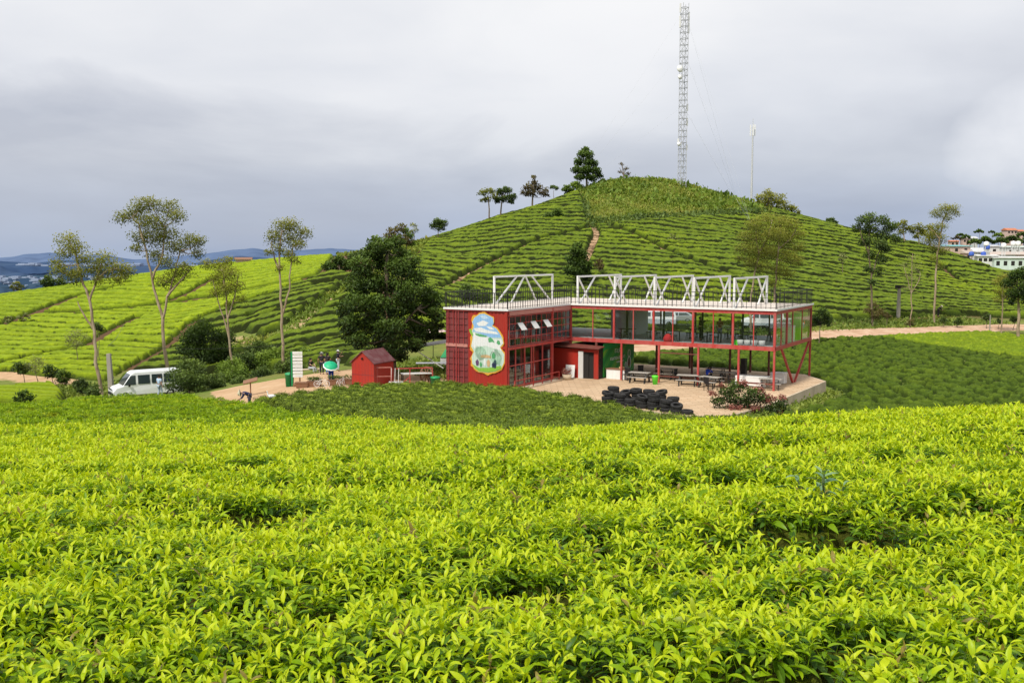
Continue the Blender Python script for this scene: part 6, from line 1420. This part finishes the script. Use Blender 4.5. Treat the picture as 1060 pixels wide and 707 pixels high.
for k in range(5): an = k * math.pi / 5; mb.bar((0, .5 * math.cos(an), .62 + .58 * math.sin(an)), (0, -.5 * math.cos(an), .62 - .58 * math.sin(an)), .06)
mb.build('spokes_board', M_wood, r)
r = empty('green_tent', rot_at(459, 79), R(0), 'green stall canopy on a pale counter beside the container', 'tent'); mb = MB(); mb.add([(-1.5,-1.2,.95),(1.5,-1.2,.95),(1.5,1.2,.95),(-1.5,1.2,.95),(-.7,0,2.0),(.7,0,2.0)], [(0,1,5,4),(1,2,5),(2,3,4,5),(3,0,4)]); mb.build('canopy', M_green, r)
mb = MB(); mb.rbox(-1.5, 1.5, -1.1, 1.1, .0, .9, .02); mb.build('counter', M_white, r); r.scale = (.5, .5, .62); r.location.x += .5; r.location.z += .3
r = empty('lean_to_roof', rot_at(447, 72.5), R(0), 'thin grey lean-to roof sheet propped off the container side', 'canopy'); mb = MB(); mb.add([(-3.2,-1,2.05),(1.1,-1,2.75),(1.1,1.6,2.8),(-3.2,1.6,2.1),(-3.2,-1,2.09),(1.1,-1,2.79),(1.1,1.6,2.84),(-3.2,1.6,2.14)], [(0,3,2,1),(4,5,6,7),(0,1,5,4),(1,2,6,5),(2,3,7,6),(3,0,4,7)]); mb.build('sheet', M_slat, r)
MB().bar((-1.3, -1, 2.36), (.9, -1, .9), .06).build('strut', M_greyl, r); MB().bar((-3.0, 1.4, 0), (-3.0, 1.4, 2.1), .07).build('post', M_slat, r)
r = empty('parasol', rot_at(448, 84), 0, 'pale pink parasol behind the lean-to roof', 'parasol'); mb = MB(); mb.lathe([(1.2, 2.5), (.6, 2.8), (0, 2.95)], n=12); mb.build('canopy', flat('pink cloth', (.62,.45,.42), .8), r); mb = MB(); mb.tube((0, 0, 0), (0, 0, 2.9), .03); mb.build('pole', M_black, r)

# ------------------------------------------------------------------ vehicles
M_car = flat('white car paint', (.74,.76,.78), .25, 0, .6); M_cars = flat('silver car paint', (.42,.45,.48), .3, .5, .6); M_cglass = flat('dark car glass', (.03,.045,.05), .08, 0, .9); M_rim = flat('wheel rim', (.3,.3,.31), .4, .8)
def vehicle(name, label, cat, loc, rz, prof, Wd, glass_side, wheels, mat, screen, rear=None, wr=.34, group=None):
    """prof = side outline (x forward); body pinched towards the roof"""
    r = empty(name, loc, rz, label, cat, group); zt = max(z for _, z in prof); zb = min(z for _, z in prof)
    def half(z): return Wd / 2 * (1 - .13 * max(0, (z - .95) / max(.4, zt - .95)) ** 1.3)
    mb = MB(); n = len(prof); vs = [(x, -half(z), z) for x, z in prof] + [(x, half(z), z) for x, z in prof]
    mb.add(vs, [tuple(range(n)), tuple(range(2 * n - 1, n - 1, -1))] + [(i, n + i, n + (i + 1) % n, (i + 1) % n) for i in range(n)])
    o = mb.build('body', mat, r); bv = o.modifiers.new('bevel', 'BEVEL'); bv.width = .07; bv.segments = 3; bv.limit_method = 'ANGLE'
    for s in (-1, 1):
        for g_ in glass_side:
            mb = MB(); m_ = [(x, s * (half(z) + .012), z) for x, z in g_]; mb.add(m_, [tuple(range(len(m_)))]); mb.build('side_window', M_cglass, r)
        for wx in wheels:
            mb = MB(); T_ = Matrix.Translation((wx, s * (Wd / 2 - .1), wr)) @ Matrix.Rotation(R(90), 4, 'X'); mb.lathe([(wr * .6, -.1), (wr * .93, -.11), (wr, -.07), (wr, .07), (wr * .93, .11), (wr * .6, .1)], n=20, M=T_); wh = mb.build('wheel', M_tyre, r)
            mb = MB(); mb.lathe([(0, -.09), (wr * .3, -.1), (wr * .62, -.08), (wr * .62, .08), (wr * .3, .1), (0, .09)], n=20, M=T_); mb.build('rim', M_rim, wh)
    def quadglass(pts, nm, mt): mb = MB(); (x0, z0), (x1, z1) = pts; nx, nz = (z1 - z0), -(x1 - x0); l = math.hypot(nx, nz); ox, oz = nx / l * .015, nz / l * .015; mb.add([(x0 + ox, -half(z0) * .86, z0 + oz), (x0 + ox, half(z0) * .86, z0 + oz), (x1 + ox, half(z1) * .84, z1 + oz), (x1 + ox, -half(z1) * .84, z1 + oz)], [(0,1,2,3)]); mb.build(nm, mt, r)
    quadglass(screen, 'windscreen', M_cglass)
    xf = max(x for x, _ in prof); xb = min(x for x, _ in prof)
    for s in (-1, 1):
        mb = MB(); mb.rbox(xf - .12, xf + .015, s * Wd * .38 - .16, s * Wd * .38 + .16, .62, .8, .03); mb.build('headlight', M_greyl, r)
        mb = MB(); mb.rbox(xb - .01, xb + .05, s * Wd * .43 - .06, s * Wd * .43 + .06, .8, 1.15, .02); mb.build('tail_light', flat('tail lamp', (.5,.02,.02), .3), r)
        mb = MB(); mb.rbox(xf - 1.35, xf - 1.2, s * (Wd / 2 + .12) - .07, s * (Wd / 2 + .12) + .07, 1.12, 1.34, .03); mb.bar((xf - 1.28, s * (Wd / 2 - .02), 1.15), (xf - 1.28, s * (Wd / 2 + .08), 1.18), .04); mb.build('mirror', M_black, r)
    mb = MB(); mb.rbox(xf - .1, xf + .06, -Wd / 2 + .08, Wd / 2 - .08, zb + .05, zb + .27, .04); mb.build('bumper', M_black, r)
    return r
VP = [(2.75,.38),(2.82,.75),(2.55,1.05),(2.0,1.2),(1.35,2.12),(1.05,2.28),(-2.6,2.30),(-2.78,2.2),(-2.85,1.2),(-2.85,.38)]
VG = [[(1.95,1.25),(1.38,2.0),(1.0,2.02),(1.0,1.25)]] + [[(x0,1.28),(x0,2.02),(x0 - w_,2.02),(x0 - w_,1.28)] for x0, w_ in ((.82,.95),(-.28,.85),(-1.25,.8),(-2.15,.55))]
vq = pat(148, 0, 81)
vh = vehicle('minibus', 'white high roof minibus with dark windows parked below the thin trees', 'minibus', (*vq, hz(*vq) + .15), R(180 + 33), VP, 1.98, VG, (1.85,-1.75), M_car, ((2.02,1.26),(1.38,2.08)))
mb = MB(); mb.bar((2.84,-.6,.9),(2.84,.6,.9),.02,.12); mb.build('grille', M_black, vh)
CPf = [(2.1,.3),(2.16,.65),(1.95,.85),(1.1,.98),(.4,1.42),(-1.2,1.44),(-1.85,1.05),(-2.15,.95),(-2.2,.4),(-2.1,.3)]
CG = [[(.95,1.02),(.38,1.34),(-.25,1.36),(-.25,1.0)],[(-.33,1.0),(-.33,1.36),(-1.15,1.36),(-1.65,1.04)]]
VN = [(2.4,.35),(2.45,.8),(2.2,1.1),(1.6,1.25),(1.0,1.85),(-2.2,1.9),(-2.35,1.2),(-2.35,.35)]
NG = [[(1.5,1.28),(1.02,1.74),(.6,1.76),(.6,1.26)],[(.45,1.26),(.45,1.76),(-.7,1.78),(-.7,1.26)],[(-.8,1.26),(-.8,1.78),(-2.0,1.78),(-2.1,1.26)]]
for i, (px, Y, kind, mat, rz, lb) in enumerate([(678,112,'v',M_car,180,'white van parked on the road, seen through the upper floor'),(700,114,'c',M_cars,170,'silver car behind the white van on the road'),(812,113,'c',M_cars,185,'grey silver car parked on the road behind the wing end'),(790,114,'v',M_car,176,'white people carrier on the road left of the grey car')]):
    q = pat(px, 0, Y); a = (*q, hz(*q) + .09)
    if kind == 'v': vehicle('parked_van', lb, 'van', a, R(rz), VN, 1.85, NG, (1.5,-1.5), mat, ((1.6,1.3),(1.04,1.8)), group='vehicles parked on the dirt road')
    else: vehicle('parked_car', lb, 'car', a, R(rz), CPf, 1.75, CG, (1.35,-1.35), mat, ((1.08,1.02),(.42,1.38)), group='vehicles parked on the dirt road')
q = pat(650, 0, 108); r = empty('beach_umbrella', (*q, hz(*q)), 0, 'blue, white and red parasol by the road seen through the upper floor', 'parasol')
cols_ = [flat('parasol blue', (.05,.2,.6)), M_white, flat('parasol red', (.6,.12,.08)), flat('parasol yellow', (.7,.5,.1))]
for k in range(8):
    a0, a1 = 2 * math.pi * k / 8, 2 * math.pi * (k + 1) / 8
    mb = MB(); mb.add([(0, 0, 2.5), (.9 * math.cos(a0), .9 * math.sin(a0), 2.25), (.9 * math.cos(a1), .9 * math.sin(a1), 2.25), (1.5 * math.cos(a0), 1.5 * math.sin(a0), 1.8), (1.5 * math.cos(a1), 1.5 * math.sin(a1), 1.8)], [(0,1,2),(1,3,4,2)]); mb.build('canopy_panel', cols_[k % 4], r)
mb = MB(); mb.tube((0, 0, 0), (0, 0, 2.5), .03); mb.build('pole', M_greyl, r)

# ------------------------------------------------------------------ posts, masts, wires
def post(name, label, px, Y, h_, w_, mat, arm=False, lean=0):
    q = pat(px, 0, Y); r = empty(name, (*q, hz(*q) - .1), 0, label, 'post'); mb = MB(); mb.add([(sx * w_ * k, sy * w_ * k, z) for z, k in ((0, .5), (h_, .36)) for sx, sy in ((-1,-1),(1,-1),(1,1),(-1,1))], [(0,3,2,1),(4,5,6,7),(0,1,5,4),(1,2,6,5),(2,3,7,6),(3,0,4,7)]); mb.build('shaft', mat, r)
    if arm: mb = MB(); mb.rbox(-.45, .45, -.3, .3, h_ - .35, h_ + .05, .04); mb.build('junction_box', M_dark, r)
    r.rotation_euler = (0, lean, 0); return r
M_post = paint('grey concrete post', (.32,.29,.25), .9, .5, 3, (.15,.13,.1))
post('concrete_post', 'squared concrete post between the first thin tree and the minibus', 112, 82, 4.1, .42, M_post, lean=R(-2)); post('utility_post', 'grey post with dark box on top at the foot of the hill', 930.5, 124, 4.4, .4, M_post, True)
post('boundary_post', 'short thin post in front of the dark tree at the right edge', 1026, 117, 2.2, .12, M_post)
M_mast = flat('galvanised steel', (.60,.61,.63), .5, .3); M_mastd = flat('dull steel', (.38,.39,.41), .5, .3)
q = pat(704, 0, 205); zt_ = hz(*q); tw = empty('lattice_tower', (*q, zt_), R(20), 'tall square lattice radio tower held by guy wires on the hilltop', 'tower'); Ht = at(704, 4, 205)[2] - zt_; hw_ = .62
mb = MB()
for sx in (-1, 1):
    for sy in (-1, 1): mb.bar((sx * hw_, sy * hw_, -.3), (sx * hw_, sy * hw_, Ht), .09)
mb.build('mast_legs_frame', M_mast, tw); tw.children[0].name = 'corner_frame'
mb = MB(); z_ = .4; k = 0
while z_ < Ht:
    c4 = [(-hw_,-hw_),(hw_,-hw_),(hw_,hw_),(-hw_,hw_)]
    for i in range(4):
        p_, q_ = c4[i], c4[(i + 1) % 4]; mb.bar((*p_, z_), (*q_, z_), .085)
        if z_ + 1.25 < Ht: (mb.bar((*p_, z_), (*q_, z_ + 1.25), .045) if k % 2 else mb.bar((*q_, z_), (*p_, z_ + 1.25), .045))
    z_ += 1.25; k += 1
mb.build('lattice', M_mastd, tw)
for (zf, sx, h_) in ((.975, -1, 1.8), (.93, 1, 2.0), (.90, -1, 2.4), (.87, 1, 2.2), (.60, -1, .0), (.36, 1, 1.6), (.44, 1, 1.4), (.25, -1, 1.2), (.22, 1, 1.2)):
    if h_: mb = MB(); mb.rbox(sx * 1.0 - .12, sx * 1.0 + .12, -.2, .2, Ht * zf - h_ / 2, Ht * zf + h_ / 2, .03); mb.bar((sx * hw_, 0, Ht * zf), (sx, 0, Ht * zf), .06); mb.build('panel_antenna', M_white, tw)
for zf, sx, rr2 in ((.645, -1, .75), (.60, -1, .5), (.235, -1, .45)):
    mb = MB(); mb.lathe([(0, .25), (rr2 * .6, .15), (rr2, 0), (rr2, -.08), (0, -.1)], n=18, M=Matrix.Translation((sx * 1.1, -.5, Ht * zf)) @ Matrix.Rotation(R(80), 4, 'X')); mb.build('dish_antenna', M_white, tw)
for k in range(3):
    for zf in (.45, .75, .97):
        an = R(30 + 120 * k); mb = MB(); gx_, gy_ = 26 * math.cos(an), 26 * math.sin(an); w_p = tw.matrix_basis @ Vector((gx_, gy_, 0)); mb.bar((0, 0, Ht * zf), (gx_, gy_, hz(w_p.x, w_p.y) - zt_), .012); mb.build('guy_wire', M_mast, tw)
q = pat(775.5, 0, 214); zt_ = hz(*q); mo = empty('antenna_mast', (*q, zt_), 0, 'slim single pole mast with a cluster of panel antennas', 'mast'); Hm = at(775, 123, 214)[2] - zt_
mb = MB(); mb.tube((0, 0, -.2), (0, 0, Hm * .9), .26, .16, 10); mb.tube((0, 0, Hm * .9), (0, 0, Hm), .07, .05, 8); mb.build('pole', M_mast, mo)
for k in range(3): an = k * 2.1 + .4; mb = MB(); mb.rbox(-.12, .12, -.08, .08, Hm * .80, Hm * .93, .03, Matrix.Translation((.55 * math.cos(an), .55 * math.sin(an), 0))); mb.bar((0, 0, Hm * .86), (.5 * math.cos(an), .5 * math.sin(an), Hm * .86), .06); mb.build('panel_antenna', M_white, mo)
q = pat(734, 0, 180)
# overhead cable by the left posts
def cable(name, label, p_, q_, sag, rad_=.02):
    mb = MB(); prev = None
    for i in range(17): s = i / 16; c = Vector(p_).lerp(Vector(q_), s) - Vector((0, 0, sag * 4 * s * (1 - s))); prev is not None and mb.tube(prev, c, rad_, n=4, caps=False); prev = c
    return tag(mb.build(name, M_black), label, 'cable')
cable('overhead_cable', 'thin dark cable running from the concrete post across the left trees', at(112, 357, 82), at(345, 352, 76), .5)
cable('overhead_cable', 'thin dark cable leaving the concrete post towards upper right', at(112, 358, 82), at(128, 336, 120), .3)

# ------------------------------------------------------------------ village on the right, town and mountains
def house(px, py, Y, w_, d_, h_, label, wall, roof, rz=0, kind='gable', nwin=3, rh=1.4):
    py += 2.6 if Y < 400 else 1.8; k_ = .8 if Y < 400 else .62; w_, d_, h_, rh = w_ * k_, d_ * k_, h_ * k_, rh * k_
    q = at(px, py, Y); z0 = hz(q[0], q[1]) - .3; top = q[2]; h_ = max(h_, 1.8)
    z0 = top - h_ - (rh if kind == 'gable' else .2)
    r = empty('village_house', (q[0], Y, z0), rz, label, 'house', 'houses of the village behind the hill')
    gz_ = hz(q[0], Y) - z0 - .3
    mb = MB(); mb.box(-w_/2, w_/2, -d_/2, d_/2, min(-.1, gz_), h_); mb.build('wall', wall, r)
    mb = MB()
    if kind == 'gable': mb.add([(-w_/2-.4,-d_/2-.4,h_+.01),(w_/2+.4,-d_/2-.4,h_+.01),(w_/2+.4,d_/2+.4,h_+.01),(-w_/2-.4,d_/2+.4,h_+.01),(-w_/2-.4,0,h_+rh),(w_/2+.4,0,h_+rh)], [(0,1,5,4),(1,2,5),(2,3,4,5),(3,0,4),(0,3,2,1)])
    else: mb.add([(-w_/2-.4,-d_/2-.4,h_+.01),(w_/2+.4,-d_/2-.4,h_+.01),(w_/2+.4,d_/2+.4,h_+.3),(-w_/2-.4,d_/2+.4,h_+.3),(-w_/2-.4,-d_/2-.4,h_+.16),(w_/2+.4,-d_/2-.4,h_+.16),(w_/2+.4,d_/2+.4,h_+.5),(-w_/2-.4,d_/2+.4,h_+.5)], [(0,3,2,1),(4,5,6,7),(0,1,5,4),(1,2,6,5),(2,3,7,6),(3,0,4,7)])
    mb.build('roof', roof, r)
    for k in range(nwin): x_ = -w_/2 + w_ * (k + .5) / nwin; mb = MB(); mb.box(x_ - .5, x_ + .5, -d_/2 - .02, -d_/2 - .004, h_ * .35, h_ * .75); mb.build('window', M_dark, r)
    return r
Rw = paint('pale wall', (.62,.63,.62), .8, .3, .5); Rp = paint('pinkish wall', (.55,.40,.34), .8, .3, .5); Rteal = paint('teal roof', (.16,.45,.48), .5, .2, .4); Rmint = paint('mint roof', (.56,.66,.62), .5, .3, .4); Rgrey = paint('light sheet roof', (.55,.56,.58), .5, .4, .4); Rtan = paint('dusty roof', (.48,.40,.35), .6, .4, .4); Ror = paint('orange roof', (.50,.17,.08), .6, .3, .4); Rdk = flat('slate roof', (.10,.10,.13))
house(989, 252, 300, 8, 7, 3, 'long house with a bright teal roof, leftmost of the village', Rp, Rteal, .2, 'flat', 2)
for a in [(1000,256,298,5,5,3,'small pinkish house next to the teal roof',Rp,Rtan,.4,'gable',2),(1009,254,304,5,5,3.5,'house with a steep white gable left of the dark gap',Rw,Rgrey,-.3,'gable',2,1.6),(1014,258,296,5,5,3,'white low house with a blue tank beside it',Rw,Rgrey,.1,'flat',2),(1021,262,290,7,5,3,'white long shed low at the hill edge',Rw,Rw,-.2,'flat',4),
   (1032,258,300,11,7,4,'wide dusty roofed building in the middle of the village',Rw,Rtan,.05,'gable',4,1.2),(1045,264,288,13,7,4.2,'big pale green white block with dark windows',Rmint,Rw,-.12,'flat',5),(1052,253,310,12,7,4,'mint roofed building at the back right',Rw,Rmint,.1,'flat',4),(1058,258,300,8,6,4,'tan building beside the mint roof at the right edge',Rp,Rtan,0,'gable',3,1.2),(1027,252,306,4,4,4,'narrow tower house with a tank on top',Rw,Rgrey,0,'flat',1),
   (1075,260,300,12,8,4,'large white house just past the right edge',Rw,Rgrey,.1,'gable',4,1.4)]: house(*a)
for a in [(1006,243,462,6,6,5,'white house with two gables on the far green ridge',Rw,Rgrey,.3,'gable',2,1.6),(999,244,460,5,5,4,'low pale house left of the two gabled one on the ridge',Rp,Rtan,0,'gable',2,1.0),(1045,234.5,478,9,7,3.5,'orange roofed house on top of the far green ridge',Rp,Ror,.2,'gable',3,1.8),(1054,236,480,6,6,3,'smaller orange roofed house right of the other',Rp,Ror,-.2,'gable',2,1.4),(987,247,455,6,5,4,'pinkish house at the left foot of the far ridge',Rp,Ror,0,'gable',2,1)]: house(*a)
for i, (px, py, mt, lb) in enumerate([(1021,250.5,M_white,'white water tank on the narrow tower house'),(1022,254,flat('blue tank', (.04,.1,.45)),'blue water tank below the white one'),(1005.5,261,flat('blue tank', (.04,.1,.45)),'blue tank at the edge of the hill tea'),(1049,250,M_white,'left silver tank on the mint roof'),(1054,250,M_white,'right silver tank on the mint roof'),(1039,252,M_white,'small tank on the dusty roof ridge'),(1018,261,flat('blue tank', (.04,.1,.45)),'blue tarpaulin tank between the white sheds')]):
    q = at(px, py + 2.4, 290); r = empty('water_tank', (q[0], 290, q[2] - .5), 0, lb, 'tank', 'water tanks on the village roofs'); mb = MB(); mb.lathe([(0, 0), (.7, 0), (.75, .3), (.7, 1.1), (.3, 1.3), (0, 1.35)], n=12); mb.build('barrel', mt, r); mb = MB()
    for k in range(4): an = k * 1.571 + .7; mb.bar((.5 * math.cos(an), .5 * math.sin(an), -2.6), (.5 * math.cos(an), .5 * math.sin(an), 0), .12)
    mb.build('stand', M_greyl, r)
q = pat(253, 0, 177); r = empty('ridge_hut', (*q, hz(*q)), .2, 'tiny brown roofed hut on the crest of the left slope', 'hut'); mb = MB(); mb.box(-1.6, 1.6, -1.2, 1.2, -.3, 1.5); mb.build('wall', Rp, r)
mb = MB(); mb.add([(-2,-1.6,1.5),(2,-1.6,1.5),(2,1.6,1.5),(-2,1.6,1.5),(-2,0,2.2),(2,0,2.2)], [(0,1,5,4),(1,2,5),(2,3,4,5),(3,0,4),(0,3,2,1)]); mb.build('roof', M_wood, r); r.scale = (.8, .8, .6)
for i, (px, py, r_, Yd, mt) in enumerate([(1000,245,3,440,'mid'),(1013,239.5,3,470,'dark'),(1027,240,2,470,'mid'),(1020,248,5,430,'dark'),(1035,249,5,430,'dark'),(1048,247,5,435,'dark'),(1008,250,4,420,'dark'),(990,246,3,450,'rust'),(1060,250,5,430,'mid'),(994,243,2.5,460,'dark'),(1033,243,3.5,460,'lime'),(1058,243,4,465,'mid')]):
    px_s = ['left of the white gabled house','dark one on the ridge line','small one on the ridge line','long dark belt left part','long dark belt middle part','long dark belt right part','next to the teal roof above','brown one at far left of the ridge','at the right edge above the mint roof','leftmost dark one on the ridge line','light green one in the middle of the ridge','below the orange roofed house'][i]
    tree('ridge_tree', f'distant tree clump, {px_s}', 'tree', Yd, px, [['B',(px, py + 1)]], [(px - r_*.5,py,r_*.6),(px + r_*.5,py,r_*.6),(px,py - r_*.3,r_*.55),(px + r_*1.2,py + r_*.3,r_*.5),(px - r_*1.2,py + r_*.3,r_*.5)], mt, None, .2, .9, 5, 8, 'tree clumps on the far ridge', 200 + i, twig=False)

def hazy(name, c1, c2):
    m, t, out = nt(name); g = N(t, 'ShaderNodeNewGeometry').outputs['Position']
    bsdf(t, out, mixc(t, ramp(t, noise(t, .0035, 6, .7, g), [(.4, (0,)*3), (.62, (1,)*3)]), c1, c2), 1, 0, 0); return m  # aerial haze is put into the base colour as blue
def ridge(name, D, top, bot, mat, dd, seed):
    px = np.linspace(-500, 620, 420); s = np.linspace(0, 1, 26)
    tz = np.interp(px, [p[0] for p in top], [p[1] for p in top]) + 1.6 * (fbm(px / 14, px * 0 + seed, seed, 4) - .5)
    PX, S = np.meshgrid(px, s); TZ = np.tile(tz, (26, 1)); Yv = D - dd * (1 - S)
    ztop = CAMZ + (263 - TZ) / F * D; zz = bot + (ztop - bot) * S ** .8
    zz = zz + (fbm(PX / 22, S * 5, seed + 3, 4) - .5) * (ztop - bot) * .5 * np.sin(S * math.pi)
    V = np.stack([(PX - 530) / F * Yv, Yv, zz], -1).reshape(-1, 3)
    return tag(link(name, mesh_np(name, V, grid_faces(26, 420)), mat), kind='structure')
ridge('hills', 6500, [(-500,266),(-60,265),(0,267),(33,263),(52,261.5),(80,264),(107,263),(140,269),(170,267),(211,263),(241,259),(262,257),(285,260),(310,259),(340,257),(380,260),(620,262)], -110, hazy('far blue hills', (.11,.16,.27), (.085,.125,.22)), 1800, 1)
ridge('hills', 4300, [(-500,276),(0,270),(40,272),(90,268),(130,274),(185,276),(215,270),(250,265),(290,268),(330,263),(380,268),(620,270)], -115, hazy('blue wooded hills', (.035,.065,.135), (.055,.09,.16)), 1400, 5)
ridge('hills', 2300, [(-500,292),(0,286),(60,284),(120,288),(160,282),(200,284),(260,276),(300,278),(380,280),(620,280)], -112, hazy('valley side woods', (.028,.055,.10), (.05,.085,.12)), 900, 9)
mb = MB(); rd = random.Random(4)
for k in range(240):
    px = rd.choice([rd.gauss(65, 35), rd.gauss(150, 22), rd.gauss(20, 22), rd.gauss(210, 30)]); D = 2000 + rd.random() * 330
    if not -200 < px < 300: continue
    py = 286 + rd.random() * 14; q = at(px, py, D); w_ = rd.uniform(6, 16); w_ *= .5; j = rd.uniform(-15, 15); mb.box(q[0] - w_, q[0] + w_, q[1] - 45 + j, q[1] - 45 + 12 + j, q[2], q[2] + rd.uniform(2, 5))
for k in range(110):
    px = rd.uniform(30, 150) if k < 80 else rd.uniform(180, 260); q = at(px, 274.5 + rd.uniform(-.8, 1.4), 3700); w_ = rd.uniform(10, 30); w_ *= .6; j = rd.uniform(-20, 20); mb.box(q[0] - w_, q[0] + w_, q[1] - 60 + j, q[1] - 30 + j, q[2], q[2] + rd.uniform(3, 7))
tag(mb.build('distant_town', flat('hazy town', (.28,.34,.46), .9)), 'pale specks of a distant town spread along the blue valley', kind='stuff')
